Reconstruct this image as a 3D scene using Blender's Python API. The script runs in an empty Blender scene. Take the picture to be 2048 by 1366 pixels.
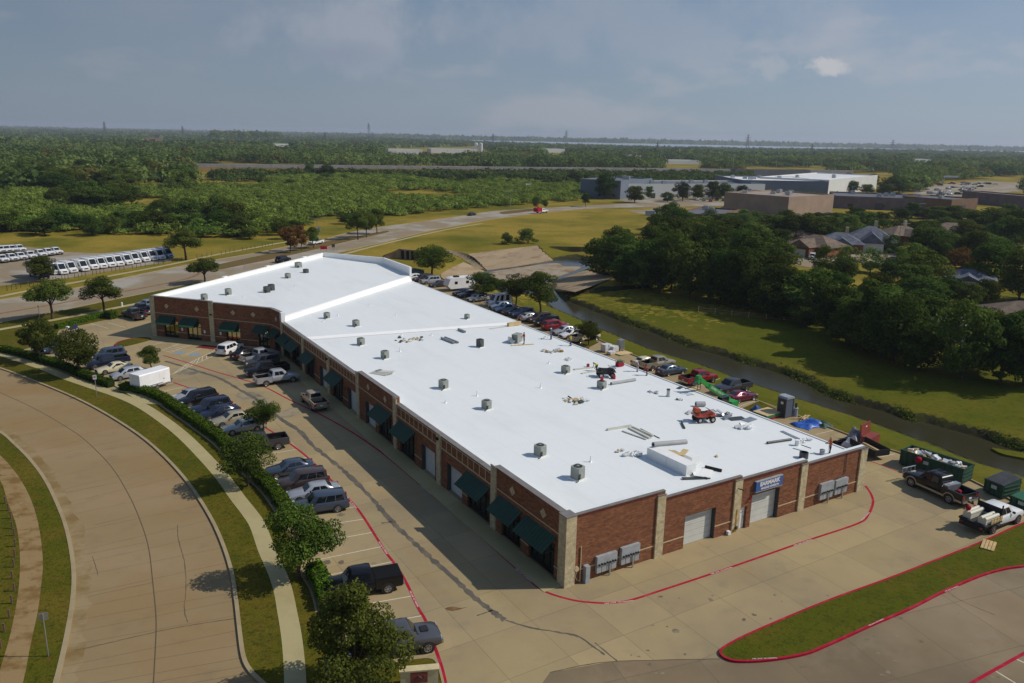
import bpy, bmesh, math, random
import numpy as np
from mathutils import Vector, Matrix, Quaternion
from mathutils.geometry import tessellate_polygon
random.seed(7)
PI = math.pi
SC = bpy.context.scene
COL = SC.collection

# ---------------------------------------------------------------- camera
F_PX, HOR, CAM_H, ROLL = 1600.0, 273.0, 33.0, math.radians(1.15)
PITCH = math.atan((683 - HOR) * math.cos(ROLL) / F_PX)
_c, _s = math.cos(ROLL), math.sin(ROLL)
_cp, _sp = math.cos(PITCH), math.sin(PITCH)
cam_d = bpy.data.cameras.new('camera')
cam_d.sensor_width = 36.0
cam_d.lens = 36.0 * F_PX / 2048.0
cam_d.clip_start, cam_d.clip_end = 0.5, 60000
cam = bpy.data.objects.new('camera', cam_d)
COL.objects.link(cam)
up0 = Vector((0, _sp, _cp)); rx0 = Vector((1, 0, 0)); fw = Vector((0, _cp, -_sp))
right = rx0 * _c + up0 * _s
up = -rx0 * _s + up0 * _c
cam.matrix_world = Matrix(((right.x, up.x, -fw.x, 0), (right.y, up.y, -fw.y, 0), (right.z, up.z, -fw.z, CAM_H), (0, 0, 0, 1)))
SC.camera = cam

# ---------------------------------------------------------------- light
SUN_EL, SUN_AZ = math.radians(42), math.atan2(0.062, 0.998)      # azimuth measured from +X
sun_dir = Vector((math.cos(SUN_AZ) * math.cos(SUN_EL), math.sin(SUN_AZ) * math.cos(SUN_EL), math.sin(SUN_EL)))
sl = bpy.data.lights.new('sun', 'SUN'); sl.energy = 4.0; sl.angle = math.radians(0.53); sl.color = (1.0, 0.93, 0.82)
so = bpy.data.objects.new('sun', sl); COL.objects.link(so)
so.location = (200, 0, 300)
so.rotation_euler = sun_dir.to_track_quat('Z', 'Y').to_euler()
SC.view_settings.view_transform = 'Standard'
SC.view_settings.look = 'None'
SC.view_settings.exposure = -0.2
SC.view_settings.gamma = 1.0
SC.cycles.use_denoising = True
SC.cycles.max_bounces = 6
SC.cycles.volume_bounces = 0

def ray(px, py):
    u = (px - 1024) / F_PX; v = -(py - 683) / F_PX
    return right * u + up * v + fw
w = bpy.data.worlds.new('World'); SC.world = w; w.use_nodes = True
nt = w.node_tree; nt.nodes.clear()
def N(nt, typ, **kw):
    n = nt.nodes.new(typ)
    for k, v in kw.items():
        if k.startswith('i_'): n.inputs[k[2:].replace('_', ' ')].default_value = v
        else: setattr(n, k, v)
    return n
sky = N(nt, 'ShaderNodeTexSky', sky_type='NISHITA', sun_disc=False)
sky.sun_elevation = SUN_EL; sky.sun_rotation = PI / 2 - SUN_AZ
sky.altitude = 200; sky.air_density = 1.0; sky.dust_density = 1.0; sky.ozone_density = 2.0
tc = N(nt, 'ShaderNodeTexCoord')
L = nt.links.new
sx = N(nt, 'ShaderNodeSeparateXYZ'); L(tc.outputs['Generated'], sx.inputs[0])
veil = N(nt, 'ShaderNodeValToRGB')                       # pale summer haze that thins with height above the horizon
veil.color_ramp.elements.new(0.25)
for e, (p_, c_) in zip(veil.color_ramp.elements, ((0.0, (5.0, 6.5, 8.2, 1)), (0.25, (2.9, 4.5, 7.3, 1)), (1.0, (2.1, 3.8, 7.6, 1)))): e.position = p_; e.color = c_
L(sx.outputs['Z'], veil.inputs['Fac'])
mv = N(nt, 'ShaderNodeMix', data_type='RGBA'); mv.inputs['Factor'].default_value = 0.72
L(sky.outputs['Color'], mv.inputs['A'])
L(veil.outputs['Color'], mv.inputs['B'])
def cloud(scale, loc, size, lo, hi, amount, col, src):
    mp = N(nt, 'ShaderNodeMapping'); mp.inputs['Scale'].default_value = scale; mp.inputs['Location'].default_value = loc
    nz = N(nt, 'ShaderNodeTexNoise', i_Scale=size, i_Detail=8.0, i_Roughness=0.58)
    r = N(nt, 'ShaderNodeMapRange', interpolation_type='SMOOTHSTEP'); r.inputs['From Min'].default_value = lo; r.inputs['From Max'].default_value = hi; r.inputs['To Max'].default_value = amount
    x = N(nt, 'ShaderNodeMix', data_type='RGBA'); x.inputs['B'].default_value = (*col, 1)
    L(tc.outputs['Generated'], mp.inputs['Vector']); L(mp.outputs['Vector'], nz.inputs['Vector']); L(nz.outputs['Fac'], r.inputs['Value']); L(r.outputs['Result'], x.inputs['Factor']); L(src, x.inputs['A'])
    return x.outputs['Result']
c1_ = cloud((1.5, 1.5, 4.0), (3.1, 0.4, 1.3), 1.3, 0.42, 0.72, 0.5, (5.6, 6.3, 7.6), mv.outputs['Result'])
c2_ = cloud((3.0, 3.0, 8.0), (5.2, 1.4, 0.9), 1.5, 0.55, 0.70, 0.6, (6.6, 7.0, 7.9), c1_)
def puff(px, py, wx, wy, lo, amount, col, src, sc=9.0):
    d = ray(px, py).normalized(); u_ = Vector((0, 0, 1)).cross(d).normalized(); v_ = d.cross(u_)
    dots = []
    for ax, k in ((u_, wx), (v_, wy)):
        o_ = N(nt, 'ShaderNodeVectorMath', operation='SUBTRACT'); o_.inputs[1].default_value = d; L(tc.outputs['Generated'], o_.inputs[0])
        q_ = N(nt, 'ShaderNodeVectorMath', operation='DOT_PRODUCT'); q_.inputs[1].default_value = ax / k; L(o_.outputs[0], q_.inputs[0])
        e_ = N(nt, 'ShaderNodeMath', operation='POWER'); e_.inputs[1].default_value = 2; ab = N(nt, 'ShaderNodeMath', operation='ABSOLUTE'); L(q_.outputs['Value'], ab.inputs[0]); L(ab.outputs[0], e_.inputs[0]); dots.append(e_)
    sm_ = N(nt, 'ShaderNodeMath', operation='ADD'); L(dots[0].outputs[0], sm_.inputs[0]); L(dots[1].outputs[0], sm_.inputs[1])
    nz = N(nt, 'ShaderNodeTexNoise', i_Scale=sc, i_Detail=8.0, i_Roughness=0.62); L(tc.outputs['Generated'], nz.inputs['Vector'])
    k_ = N(nt, 'ShaderNodeMath', operation='MULTIPLY_ADD'); k_.inputs[1].default_value = 5.0; k_.inputs[2].default_value = -1.75; L(nz.outputs['Fac'], k_.inputs[0])
    df = N(nt, 'ShaderNodeMath', operation='SUBTRACT'); L(k_.outputs[0], df.inputs[0]); L(sm_.outputs[0], df.inputs[1])
    r = N(nt, 'ShaderNodeMapRange', interpolation_type='SMOOTHSTEP'); r.inputs['From Min'].default_value = lo; r.inputs['From Max'].default_value = lo + 1.25; r.inputs['To Max'].default_value = amount; L(df.outputs[0], r.inputs['Value'])
    x = N(nt, 'ShaderNodeMix', data_type='RGBA'); x.inputs['B'].default_value = (*col, 1); L(r.outputs['Result'], x.inputs['Factor']); L(src, x.inputs['A'])
    return x.outputs['Result']
for a_ in ((660, 75, .13, .05, -.35, .75, (6.4, 7.1, 8.4)), (640, 108, .10, .022, -.2, .6, (4.2, 5.2, 7.0)), (1655, 133, .026, .011, -.5, .9, (8.4, 8.6, 9.0), 48.0), (1545, 132, .030, .014, -.3, .55, (7.0, 7.4, 8.2), 40.0), (1300, 60, .35, .05, -.3, .4, (6.2, 6.8, 8.0))):
    c2_ = puff(*a_[:7], c2_, *a_[7:])
bg = N(nt, 'ShaderNodeBackground'); bg.inputs['Strength'].default_value = 0.062
ow = N(nt, 'ShaderNodeOutputWorld')
side_ = N(nt, 'ShaderNodeMath', operation='MULTIPLY_ADD'); side_.inputs[1].default_value = 0.34; side_.inputs[2].default_value = 1.0; L(sx.outputs['X'], side_.inputs[0])   # brighter towards the sun
vs_ = N(nt, 'ShaderNodeVectorMath', operation='SCALE'); L(c2_, vs_.inputs[0]); L(side_.outputs[0], vs_.inputs['Scale'])
L(vs_.outputs[0], bg.inputs['Color']); L(bg.outputs['Background'], ow.inputs['Surface'])

# ---------------------------------------------------------------- picture <-> place
def at(px, py, z=0.0):
    """Point of the place that lies at height z under this pixel of the 2048 px photograph."""
    d = ray(px, py); t = (z - CAM_H) / d.z
    return Vector((d.x * t, d.y * t, z))
def at2(px, py, z=0.0):
    p = at(px, py, z); return (p.x, p.y)
def pix(p):
    d = Vector(p) - Vector((0, 0, CAM_H)); k = d.dot(fw)
    return 1024 + F_PX * d.dot(right) / k, 683 - F_PX * d.dot(up) / k
def height_over(base, py):
    """Height of something standing at base whose top reaches picture row py."""
    lo, hi = 0.0, 120.0
    for _ in range(40):
        m = (lo + hi) / 2
        if pix((base.x, base.y, base.z + m))[1] > py: lo = m
        else: hi = m
    return lo
def pxm(base):
    """Picture pixels per metre at a point."""
    return F_PX / (Vector(base) - Vector((0, 0, CAM_H))).dot(fw)
def smooth(pts, n=6, closed=False):
    P = [Vector(p[:2]) for p in pts]; out = []; m = len(P)
    rng = m if closed else m - 1
    for i in range(rng):
        g = lambda k: P[k % m] if closed else P[max(0, min(m - 1, k))]
        a, b, c, d = g(i - 1), g(i), g(i + 1), g(i + 2)
        for k in range(n):
            t = k / n
            out.append(0.5 * ((2 * b) + (c - a) * t + (2 * a - 5 * b + 4 * c - d) * t * t + (3 * b - a - 3 * c + d) * t ** 3))
    if not closed: out.append(P[-1])
    return [(p.x, p.y) for p in out]
def gpath(pxs, n=6, z=0.0, closed=False): return smooth([at2(x, y, z) for x, y in pxs], n, closed)

# ---------------------------------------------------------------- mesh builder
class MB:
    def __init__(s): s.v = []; s.f = []; s.m = []
    def add(s, vs, fs, m=0):
        o = len(s.v); s.v += [tuple(p) for p in vs]
        for f in fs: s.f.append(tuple(o + i for i in f)); s.m.append(m)
        return s
    def quad(s, a, b, c, d, m=0): return s.add([a, b, c, d], [(0, 1, 2, 3)], m)
    def box(s, x0, x1, y0, y1, z0, z1, m=0, M=None):
        vs = [Vector((x, y, z)) for z in (z0, z1) for y in (y0, y1) for x in (x0, x1)]
        if M is not None: vs = [M @ p for p in vs]
        return s.add(vs, [(0, 2, 3, 1), (4, 5, 7, 6), (0, 1, 5, 4), (1, 3, 7, 5), (3, 2, 6, 7), (2, 0, 4, 6)], m)
    def obox(s, c, size, rz=0.0, m=0, tilt=None):
        M = Matrix.Translation(Vector(c)) @ Matrix.Rotation(rz, 4, 'Z')
        if tilt: M = M @ Matrix.Rotation(tilt[0], 4, 'X') @ Matrix.Rotation(tilt[1], 4, 'Y')
        a, b, h = size
        return s.box(-a / 2, a / 2, -b / 2, b / 2, -h / 2, h / 2, m, M)
    def poly(s, pts, z=0.0, m=0):
        P = [Vector((p[0], p[1], z)) for p in pts]
        tri = tessellate_polygon([P])
        fs = []
        for t in tri:
            a, b, c = (P[i] for i in t)
            fs.append(t if (b - a).cross(c - a).z > 0 else t[::-1])
        return s.add(P, fs, m)
    def prism(s, pts, z0, z1, m=0, ms=None):
        s.poly(pts, z1, m); n = len(pts)
        area = sum(pts[i][0] * pts[(i + 1) % n][1] - pts[(i + 1) % n][0] * pts[i][1] for i in range(n))
        vs = [(p[0], p[1], z0) for p in pts] + [(p[0], p[1], z1) for p in pts]
        fs = [(i, (i + 1) % n, n + (i + 1) % n, n + i) for i in range(n)]
        if area < 0: fs = [f[::-1] for f in fs]
        return s.add(vs, fs, m if ms is None else ms)
    def ring(s, rings, m=0, caps=True, closed=True):
        n = len(rings[0]); vs = [p for r in rings for p in r]; fs = []
        for i in range(len(rings) - 1):
            for j in range(n if closed else n - 1):
                k = (j + 1) % n
                fs.append((i * n + j, i * n + k, (i + 1) * n + k, (i + 1) * n + j))
        if caps: fs += [tuple(range(n))[::-1], tuple((len(rings) - 1) * n + j for j in range(n))]
        return s.add(vs, fs, m)
    def tube(s, path, r, n=8, m=0, caps=True):
        P = [Vector(p) for p in path]; R = r if isinstance(r, (list, tuple)) else [r] * len(P)
        rings = []
        for i, p in enumerate(P):
            d = (P[min(i + 1, len(P) - 1)] - P[max(i - 1, 0)]).normalized()
            a = d.cross(Vector((0, 0, 1)) if abs(d.z) < 0.9 else Vector((1, 0, 0))).normalized(); b = d.cross(a)
            rings.append([p + (a * math.cos(2 * PI * k / n) + b * math.sin(2 * PI * k / n)) * R[i] for k in range(n)])
        return s.ring([r_[::-1] for r_ in rings], m, caps)
    def cyl(s, c, r, h, n=16, m=0, axis='z', r2=None):
        c = Vector(c); d = {'x': Vector((1, 0, 0)), 'y': Vector((0, 1, 0)), 'z': Vector((0, 0, 1))}[axis]
        return s.tube([c, c + d * h], [r, r if r2 is None else r2], n, m)
    def strip(s, path, wid, z=0.0, m=0):
        """Flat ribbon of a given width (number or one per point) lying along a path."""
        l, r = offset_pair(path, wid); n = len(path)
        vs = [(p[0], p[1], z) for p in l] + [(p[0], p[1], z) for p in r]
        return s.add(vs, [(n + i, n + i + 1, i + 1, i) for i in range(n - 1)], m)
    def kerb(s, path, wid, z0, z1, m=0):
        l, r = offset_pair(path, wid)
        rings = [[(a[0], a[1], z0), (a[0], a[1], z1), (b[0], b[1], z1), (b[0], b[1], z0)] for a, b in zip(l, r)]
        return s.ring(rings, m)
    def blob(s, c, r, m=0, seed=0, sub=2, rough=0.25, flat=0.0):
        bm = bmesh.new(); bmesh.ops.create_icosphere(bm, subdivisions=sub, radius=1.0); rnd = random.Random(seed)
        vs = []
        for v in bm.verts:
            k = 1 + rnd.uniform(-rough, rough); vs.append((c[0] + v.co.x * r[0] * k, c[1] + v.co.y * r[1] * k, max(c[2] + v.co.z * r[2] * k, c[2] - r[2] * (1 - flat))))
        fs = [tuple(v.index for v in f.verts) for f in bm.faces]; bm.free()
        return s.add(vs, fs, m)
    def build(s, name, mats, parent=None, smooth_deg=None, loc=None, rz=None, link=True):
        me = bpy.data.meshes.new(name); me.from_pydata(s.v, [], s.f)
        for mm in (mats if isinstance(mats, (list, tuple)) else [mats]): me.materials.append(mm)
        if any(s.m): me.polygons.foreach_set('material_index', s.m)
        if smooth_deg:
            me.polygons.foreach_set('use_smooth', [True] * len(s.f)); me.set_sharp_from_angle(angle=math.radians(smooth_deg))
        me.update()
        o = bpy.data.objects.new(name, me)
        if link: COL.objects.link(o)
        if parent is not None: o.parent = parent
        if loc is not None: o.location = loc
        if rz is not None: o.rotation_euler = (0, 0, rz)
        return o
def offset_pair(path, wid):
    n = len(path); W = wid if isinstance(wid, (list, tuple)) else [wid] * n; l, r = [], []
    for i in range(n):
        a = Vector(path[max(i - 1, 0)][:2]); b = Vector(path[min(i + 1, n - 1)][:2]); d = (b - a).normalized(); q = Vector((-d.y, d.x)); p = Vector(path[i][:2])
        l.append(p + q * W[i] / 2); r.append(p - q * W[i] / 2)
    return l, r
def offset(path, d):
    l, r = offset_pair(path, 2 * abs(d)); return [(p.x, p.y) for p in (l if d > 0 else r)]

# ---------------------------------------------------------------- things, parts, copies
def tag(o, label=None, cat=None, group=None, kind=None):
    if label: o['label'] = label
    if cat: o['category'] = cat
    if group: o['group'] = group
    if kind: o['kind'] = kind
    return o
def thing(name, label, cat, loc=(0, 0, 0), rz=0.0, group=None):
    o = bpy.data.objects.new(name, None); COL.objects.link(o); o.empty_display_size = 0.3
    o.location = loc; o.rotation_euler = (0, 0, rz)
    return tag(o, label, cat, group)
def kids(o): return [c for c in bpy.data.objects if c.parent == o]
CHILD = {}
def freeze(root):
    """Remember a finished thing's parts so that it can be copied quickly."""
    CHILD[root.as_pointer()] = [(c, list(c.children)) for c in root.children]
    return root
def dup(root, loc, rz=0.0, label=None, group=None, scale=None, hold=False):
    r = root.copy(); COL.objects.link(r); r.location = loc; r.rotation_euler = (0, 0, rz)
    if scale is not None: r.scale = scale
    if label: r['label'] = label
    if group: r['group'] = group
    for c, gs in CHILD[root.as_pointer()]:
        k = c.copy(); COL.objects.link(k); k.parent = r
        for g in gs:
            q = g.copy(); COL.objects.link(q); q.parent = k
    return r
def text_mesh(name, txt, size, m, ax='CENTER', ay='CENTER', bold=0.0, ext=0.0):
    cu = bpy.data.curves.new(name, 'FONT'); cu.body = txt; cu.size = size; cu.align_x = ax; cu.align_y = ay; cu.offset = bold; cu.extrude = ext
    t_ = bpy.data.objects.new(name, cu); COL.objects.link(t_); bpy.context.view_layer.update()
    me = bpy.data.meshes.new_from_object(t_.evaluated_get(bpy.context.evaluated_depsgraph_get())); bpy.data.objects.remove(t_); bpy.data.curves.remove(cu)
    me.materials.clear(); me.materials.append(m); me.name = name
    o = bpy.data.objects.new(name, me); COL.objects.link(o); return o
def struct(mb, name, mats, **kw):
    o = mb.build(name, mats, **kw); o['kind'] = 'structure'; return o

# ---------------------------------------------------------------- materials
def mat(name, col, rough=0.8, metal=0.0, var=0.0, scale=1.0, bump=0.0, bscale=None, coat=0.0, spec=None, col2=None, detail=5.0, coord='Object', lo=0.35, hi=0.65):
    m = bpy.data.materials.new(name); m.use_nodes = True; t = m.node_tree; b = t.nodes['Principled BSDF']
    b.inputs['Base Color'].default_value = (*col, 1); b.inputs['Roughness'].default_value = rough; b.inputs['Metallic'].default_value = metal
    if coat: b.inputs['Coat Weight'].default_value = coat; b.inputs['Coat Roughness'].default_value = 0.08
    if spec is None and rough >= .8: spec = .1
    if spec is not None: b.inputs['Specular IOR Level'].default_value = spec
    if var or col2 or bump:
        c = N(t, 'ShaderNodeTexCoord')
        if var or col2:
            n = N(t, 'ShaderNodeTexNoise', i_Scale=scale, i_Detail=detail, i_Roughness=0.6); r = N(t, 'ShaderNodeValToRGB')
            r.color_ramp.elements[0].position = lo; r.color_ramp.elements[1].position = hi
            r.color_ramp.elements[0].color = (*[x * (1 - var) for x in col], 1)
            r.color_ramp.elements[1].color = (*(col2 if col2 else [min(1, x * (1 + var)) for x in col]), 1)
            t.links.new(c.outputs[coord], n.inputs['Vector']); t.links.new(n.outputs['Fac'], r.inputs['Fac']); t.links.new(r.outputs['Color'], b.inputs['Base Color'])
        if bump:
            n2 = N(t, 'ShaderNodeTexNoise', i_Scale=bscale or scale * 4, i_Detail=4.0); bp = N(t, 'ShaderNodeBump', i_Strength=bump, i_Distance=0.05)
            t.links.new(c.outputs[coord], n2.inputs['Vector']); t.links.new(n2.outputs['Fac'], bp.inputs['Height']); t.links.new(bp.outputs['Normal'], b.inputs['Normal'])
    return m
def layers(name, base, spec_list, rough=0.9, bump=0.0, bscale=5.0, joints=None, rot=0.0, loc=(0, 0, 0)):
    """Ground material: base colour with noise layers (colour, scale, low, high, amount) and optional slab joints (width, length, dark colour)."""
    m = bpy.data.materials.new(name); m.use_nodes = True; t = m.node_tree; b = t.nodes['Principled BSDF']; b.inputs['Roughness'].default_value = rough
    b.inputs['Specular IOR Level'].default_value = 0.06
    g = N(t, 'ShaderNodeNewGeometry'); mp = N(t, 'ShaderNodeMapping'); mp.inputs['Rotation'].default_value = (0, 0, rot); mp.inputs['Location'].default_value = loc
    t.links.new(g.outputs['Position'], mp.inputs['Vector'])
    prev = None
    for i, sp in enumerate(spec_list):
        col, sc, lo, hi, am = sp[:5]
        n = N(t, 'ShaderNodeTexNoise', i_Scale=sc, i_Detail=sp[5] if len(sp) > 5 else 5.0, i_Roughness=0.62)
        mm = N(t, 'ShaderNodeMapping'); mm.inputs['Location'].default_value = (i * 17.3, i * 5.1, 0)
        if len(sp) > 6: mm.inputs['Scale'].default_value = sp[6]
        t.links.new(mp.outputs['Vector'], mm.inputs['Vector']); t.links.new(mm.outputs['Vector'], n.inputs['Vector'])
        r = N(t, 'ShaderNodeMapRange'); r.inputs['From Min'].default_value = lo; r.inputs['From Max'].default_value = hi; r.inputs['To Max'].default_value = am
        t.links.new(n.outputs['Fac'], r.inputs['Value'])
        x = N(t, 'ShaderNodeMix', data_type='RGBA'); x.inputs['B'].default_value = (*col, 1)
        t.links.new(r.outputs['Result'], x.inputs['Factor'])
        if prev is None: x.inputs['A'].default_value = (*base, 1)
        else: t.links.new(prev, x.inputs['A'])
        prev = x.outputs['Result']
    if joints:
        bw, bh, jc, jw = joints
        br = N(t, 'ShaderNodeTexBrick'); br.offset = 0.0; br.inputs['Scale'].default_value = 1.0
        br.inputs['Brick Width'].default_value = bw; br.inputs['Row Height'].default_value = bh; br.inputs['Mortar Size'].default_value = jw; br.inputs['Mortar Smooth'].default_value = 0.3
        t.links.new(mp.outputs['Vector'], br.inputs['Vector'])
        br.inputs['Color1'].default_value = (.90, .90, .91, 1); br.inputs['Color2'].default_value = (1.06, 1.05, 1.03, 1); br.inputs['Mortar'].default_value = (1, 1, 1, 1)
        if bw < 30:
            sl_ = N(t, 'ShaderNodeMix', data_type='RGBA', blend_type='MULTIPLY'); sl_.inputs['Factor'].default_value = 1.0; t.links.new(prev, sl_.inputs['A']); t.links.new(br.outputs['Color'], sl_.inputs['B']); prev = sl_.outputs['Result']
        x = N(t, 'ShaderNodeMix', data_type='RGBA'); x.inputs['B'].default_value = (*jc, 1); mu_ = N(t, 'ShaderNodeMath', operation='MULTIPLY'); mu_.inputs[1].default_value = 0.6
        t.links.new(br.outputs['Fac'], mu_.inputs[0]); t.links.new(mu_.outputs[0], x.inputs['Factor']); t.links.new(prev, x.inputs['A']); prev = x.outputs['Result']
    t.links.new(prev, b.inputs['Base Color'])
    if bump:
        n2 = N(t, 'ShaderNodeTexNoise', i_Scale=bscale, i_Detail=6.0); bp = N(t, 'ShaderNodeBump', i_Strength=bump, i_Distance=0.12)
        t.links.new(g.outputs['Position'], n2.inputs['Vector']); t.links.new(n2.outputs['Fac'], bp.inputs['Height']); t.links.new(bp.outputs['Normal'], b.inputs['Normal'])
    return m
def brick_mat(name, c1, c2, mortar):
    m = bpy.data.materials.new(name); m.use_nodes = True; t = m.node_tree; b = t.nodes['Principled BSDF']; b.inputs['Roughness'].default_value = 0.9; b.inputs['Specular IOR Level'].default_value = .08
    c = N(t, 'ShaderNodeTexCoord'); s = N(t, 'ShaderNodeSeparateXYZ'); cb = N(t, 'ShaderNodeCombineXYZ')
    t.links.new(c.outputs['Object'], s.inputs[0])
    ad = N(t, 'ShaderNodeMath', operation='ADD'); t.links.new(s.outputs['X'], ad.inputs[0]); t.links.new(s.outputs['Y'], ad.inputs[1])
    t.links.new(ad.outputs[0], cb.inputs['X']); t.links.new(s.outputs['Z'], cb.inputs['Y'])
    br = N(t, 'ShaderNodeTexBrick'); br.inputs['Scale'].default_value = 1.0; br.inputs['Brick Width'].default_value = 0.30; br.inputs['Row Height'].default_value = 0.10
    br.inputs['Mortar Size'].default_value = 0.012; br.inputs['Color1'].default_value = (*c1, 1); br.inputs['Color2'].default_value = (*c2, 1); br.inputs['Mortar'].default_value = (*mortar, 1); br.inputs['Bias'].default_value = 0.0
    t.links.new(cb.outputs[0], br.inputs['Vector'])
    n = N(t, 'ShaderNodeTexNoise', i_Scale=1.1, i_Detail=7.0, i_Roughness=0.7); st = N(t, 'ShaderNodeMapping'); st.inputs['Scale'].default_value = (0.5, 2.5, 1)
    t.links.new(cb.outputs[0], st.inputs['Vector']); t.links.new(st.outputs[0], n.inputs['Vector'])
    r = N(t, 'ShaderNodeMapRange'); r.inputs['From Min'].default_value = 0.3; r.inputs['From Max'].default_value = 0.7; r.inputs['To Min'].default_value = 0.72; r.inputs['To Max'].default_value = 1.28
    t.links.new(n.outputs['Fac'], r.inputs['Value'])
    mx_ = N(t, 'ShaderNodeMix', data_type='RGBA', blend_type='MULTIPLY'); mx_.inputs['Factor'].default_value = 1.0
    t.links.new(br.outputs['Color'], mx_.inputs['A']); t.links.new(r.outputs['Result'], mx_.inputs['B']); t.links.new(mx_.outputs['Result'], b.inputs['Base Color'])
    return m
def leaf_mat(name, dark, light, hue_var=0.03, transl=0.35):
    m = bpy.data.materials.new(name); m.use_nodes = True; t = m.node_tree; t.nodes.clear()
    a = N(t, 'ShaderNodeAttribute', attribute_name='tint'); oi = N(t, 'ShaderNodeObjectInfo')
    r = N(t, 'ShaderNodeMix', data_type='RGBA'); r.inputs['A'].default_value = (*dark, 1); r.inputs['B'].default_value = (*light, 1)
    t.links.new(a.outputs['Fac'], r.inputs['Factor'])
    h = N(t, 'ShaderNodeHueSaturation'); mh = N(t, 'ShaderNodeMapRange'); mh.inputs['To Min'].default_value = 0.5 - hue_var; mh.inputs['To Max'].default_value = 0.5 + hue_var
    mv = N(t, 'ShaderNodeMapRange'); mv.inputs['To Min'].default_value = 0.62; mv.inputs['To Max'].default_value = 1.45
    w_ = N(t, 'ShaderNodeMath', operation='FRACT'); w2 = N(t, 'ShaderNodeMath', operation='MULTIPLY'); w2.inputs[1].default_value = 7.31
    t.links.new(oi.outputs['Random'], mh.inputs['Value']); t.links.new(oi.outputs['Random'], w2.inputs[0]); t.links.new(w2.outputs[0], w_.inputs[0]); t.links.new(w_.outputs[0], mv.inputs['Value'])
    t.links.new(mh.outputs['Result'], h.inputs['Hue']); t.links.new(mv.outputs['Result'], h.inputs['Value']); t.links.new(r.outputs['Result'], h.inputs['Color'])
    d = N(t, 'ShaderNodeBsdfDiffuse'); tr = N(t, 'ShaderNodeBsdfTranslucent'); ms = N(t, 'ShaderNodeMixShader'); ms.inputs['Fac'].default_value = transl; o = N(t, 'ShaderNodeOutputMaterial')
    t.links.new(h.outputs['Color'], d.inputs['Color']); t.links.new(h.outputs['Color'], tr.inputs['Color']); t.links.new(d.outputs[0], ms.inputs[1]); t.links.new(tr.outputs[0], ms.inputs[2]); t.links.new(ms.outputs[0], o.inputs['Surface'])
    return m
M = {}
M['concrete_lot'] = layers('lot_concrete', (0.3599, 0.2775, 0.1516), [((0.2244, 0.1862, 0.1234), 0.05, 0.45, 0.7, 0.75), ((0.3927, 0.3165, 0.1587), 0.13, 0.5, 0.72, 0.7), ((0.2898, 0.1955, 0.0793), 0.09, 0.56, 0.78, 0.6), ((0.1870, 0.1629, 0.1234), 0.5, 0.55, 0.8, 0.45, 8.0), ((0.1216, 0.1117, 0.0882), 0.8, 0.66, 0.78, 0.55, 9.0), ((0.4114, 0.3351, 0.2116), 1.6, 0.62, 0.8, 0.3, 8.0)], rough=0.85, bump=0.03, bscale=8, joints=(4.6, 4.6, (0.1309, 0.1071, 0.0705), 0.025), rot=-math.radians(31.69))
M['concrete_far_lot'] = layers('old_lot_concrete', (0.2157, 0.1636, 0.0991), [((0.3300, 0.2650, 0.1749), 0.035, 0.42, 0.62, 0.75), ((0.1505, 0.1168, 0.0765), 0.06, 0.4, 0.65, 0.8), ((0.3010, 0.2430, 0.1712), 0.25, 0.55, 0.75, 0.5), ((0.1705, 0.1028, 0.0451), 0.15, 0.6, 0.78, 0.6), ((0.0702, 0.0607, 0.0541), 0.45, 0.68, 0.76, 0.8, 7.0)], rough=0.9, bump=0.03, joints=(5.5, 5.5, (0.1003, 0.0841, 0.0631), 0.03), rot=-math.radians(20))
M['road'] = layers('road_concrete', (0.2709, 0.1947, 0.1009), [((0.3095, 0.2226, 0.1253), 0.12, 0.42, 0.65, 0.7, 5.0, (0.4, 1.2, 1)), ((0.2580, 0.1510, 0.0557), 0.07, 0.5, 0.75, 0.7), ((0.1892, 0.1431, 0.0835), 0.35, 0.55, 0.75, 0.5, 8.0), ((0.3440, 0.2624, 0.1601), 1.2, 0.6, 0.8, 0.3, 8.0)], rough=0.9, bump=0.03, bscale=8)
M['road_far'] = layers('far_road_concrete', (0.2700, 0.2156, 0.1440), [((0.3600, 0.3344, 0.2880), 0.06, 0.48, 0.6, 0.85, 3.0), ((0.2160, 0.1672, 0.1040), 0.15, 0.5, 0.75, 0.6)], rough=0.9)
M['sidewalk'] = layers('sidewalk_concrete', (0.4000, 0.3400, 0.1760), [((0.3300, 0.2700, 0.1360), 0.3, 0.45, 0.7, 0.7), ((0.4600, 0.4100, 0.2400), 2.0, 0.55, 0.8, 0.4, 8.0)], rough=0.9, bump=0.02)
M['dirt_walk'] = layers('dirty_sidewalk', (0.2805, 0.1927, 0.0910), [((0.1700, 0.0984, 0.0315), 0.45, 0.48, 0.62, 0.85, 9.0, (1, 1.4, 1)), ((0.1020, 0.0656, 0.0175), 1.2, 0.58, 0.7, 0.7, 9.0)], rough=0.95, bump=0.05)
M['kerb'] = layers('kerb_concrete', (0.3420, 0.2755, 0.1615), [((0.2565, 0.1900, 0.1020), 0.5, 0.45, 0.7, 0.7)], rough=0.9)
M['verge'] = layers('verge_grass', (0.0839, 0.0844, 0.0059), [((0.1294, 0.0965, 0.0117), 0.13, 0.42, 0.60, 0.9, 7.0), ((0.0454, 0.0644, 0.0045), 0.3, 0.5, 0.7, 0.7, 7.0), ((0.1189, 0.0715, 0.0135), 0.6, 0.55, 0.68, 0.85, 9.0), ((0.0315, 0.0429, 0.0036), 2.5, 0.5, 0.75, 0.55, 9.0), ((0.1049, 0.0930, 0.0135), 5.0, 0.58, 0.75, 0.45, 6.0), ((0.030, 0.036, 0.005), 3.2, 0.50, 0.66, 0.75, 9.0), ((0.165, 0.135, 0.030), 8.0, 0.54, 0.68, 0.55, 4.0)], rough=1.0, bump=0.5, bscale=7)
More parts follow.
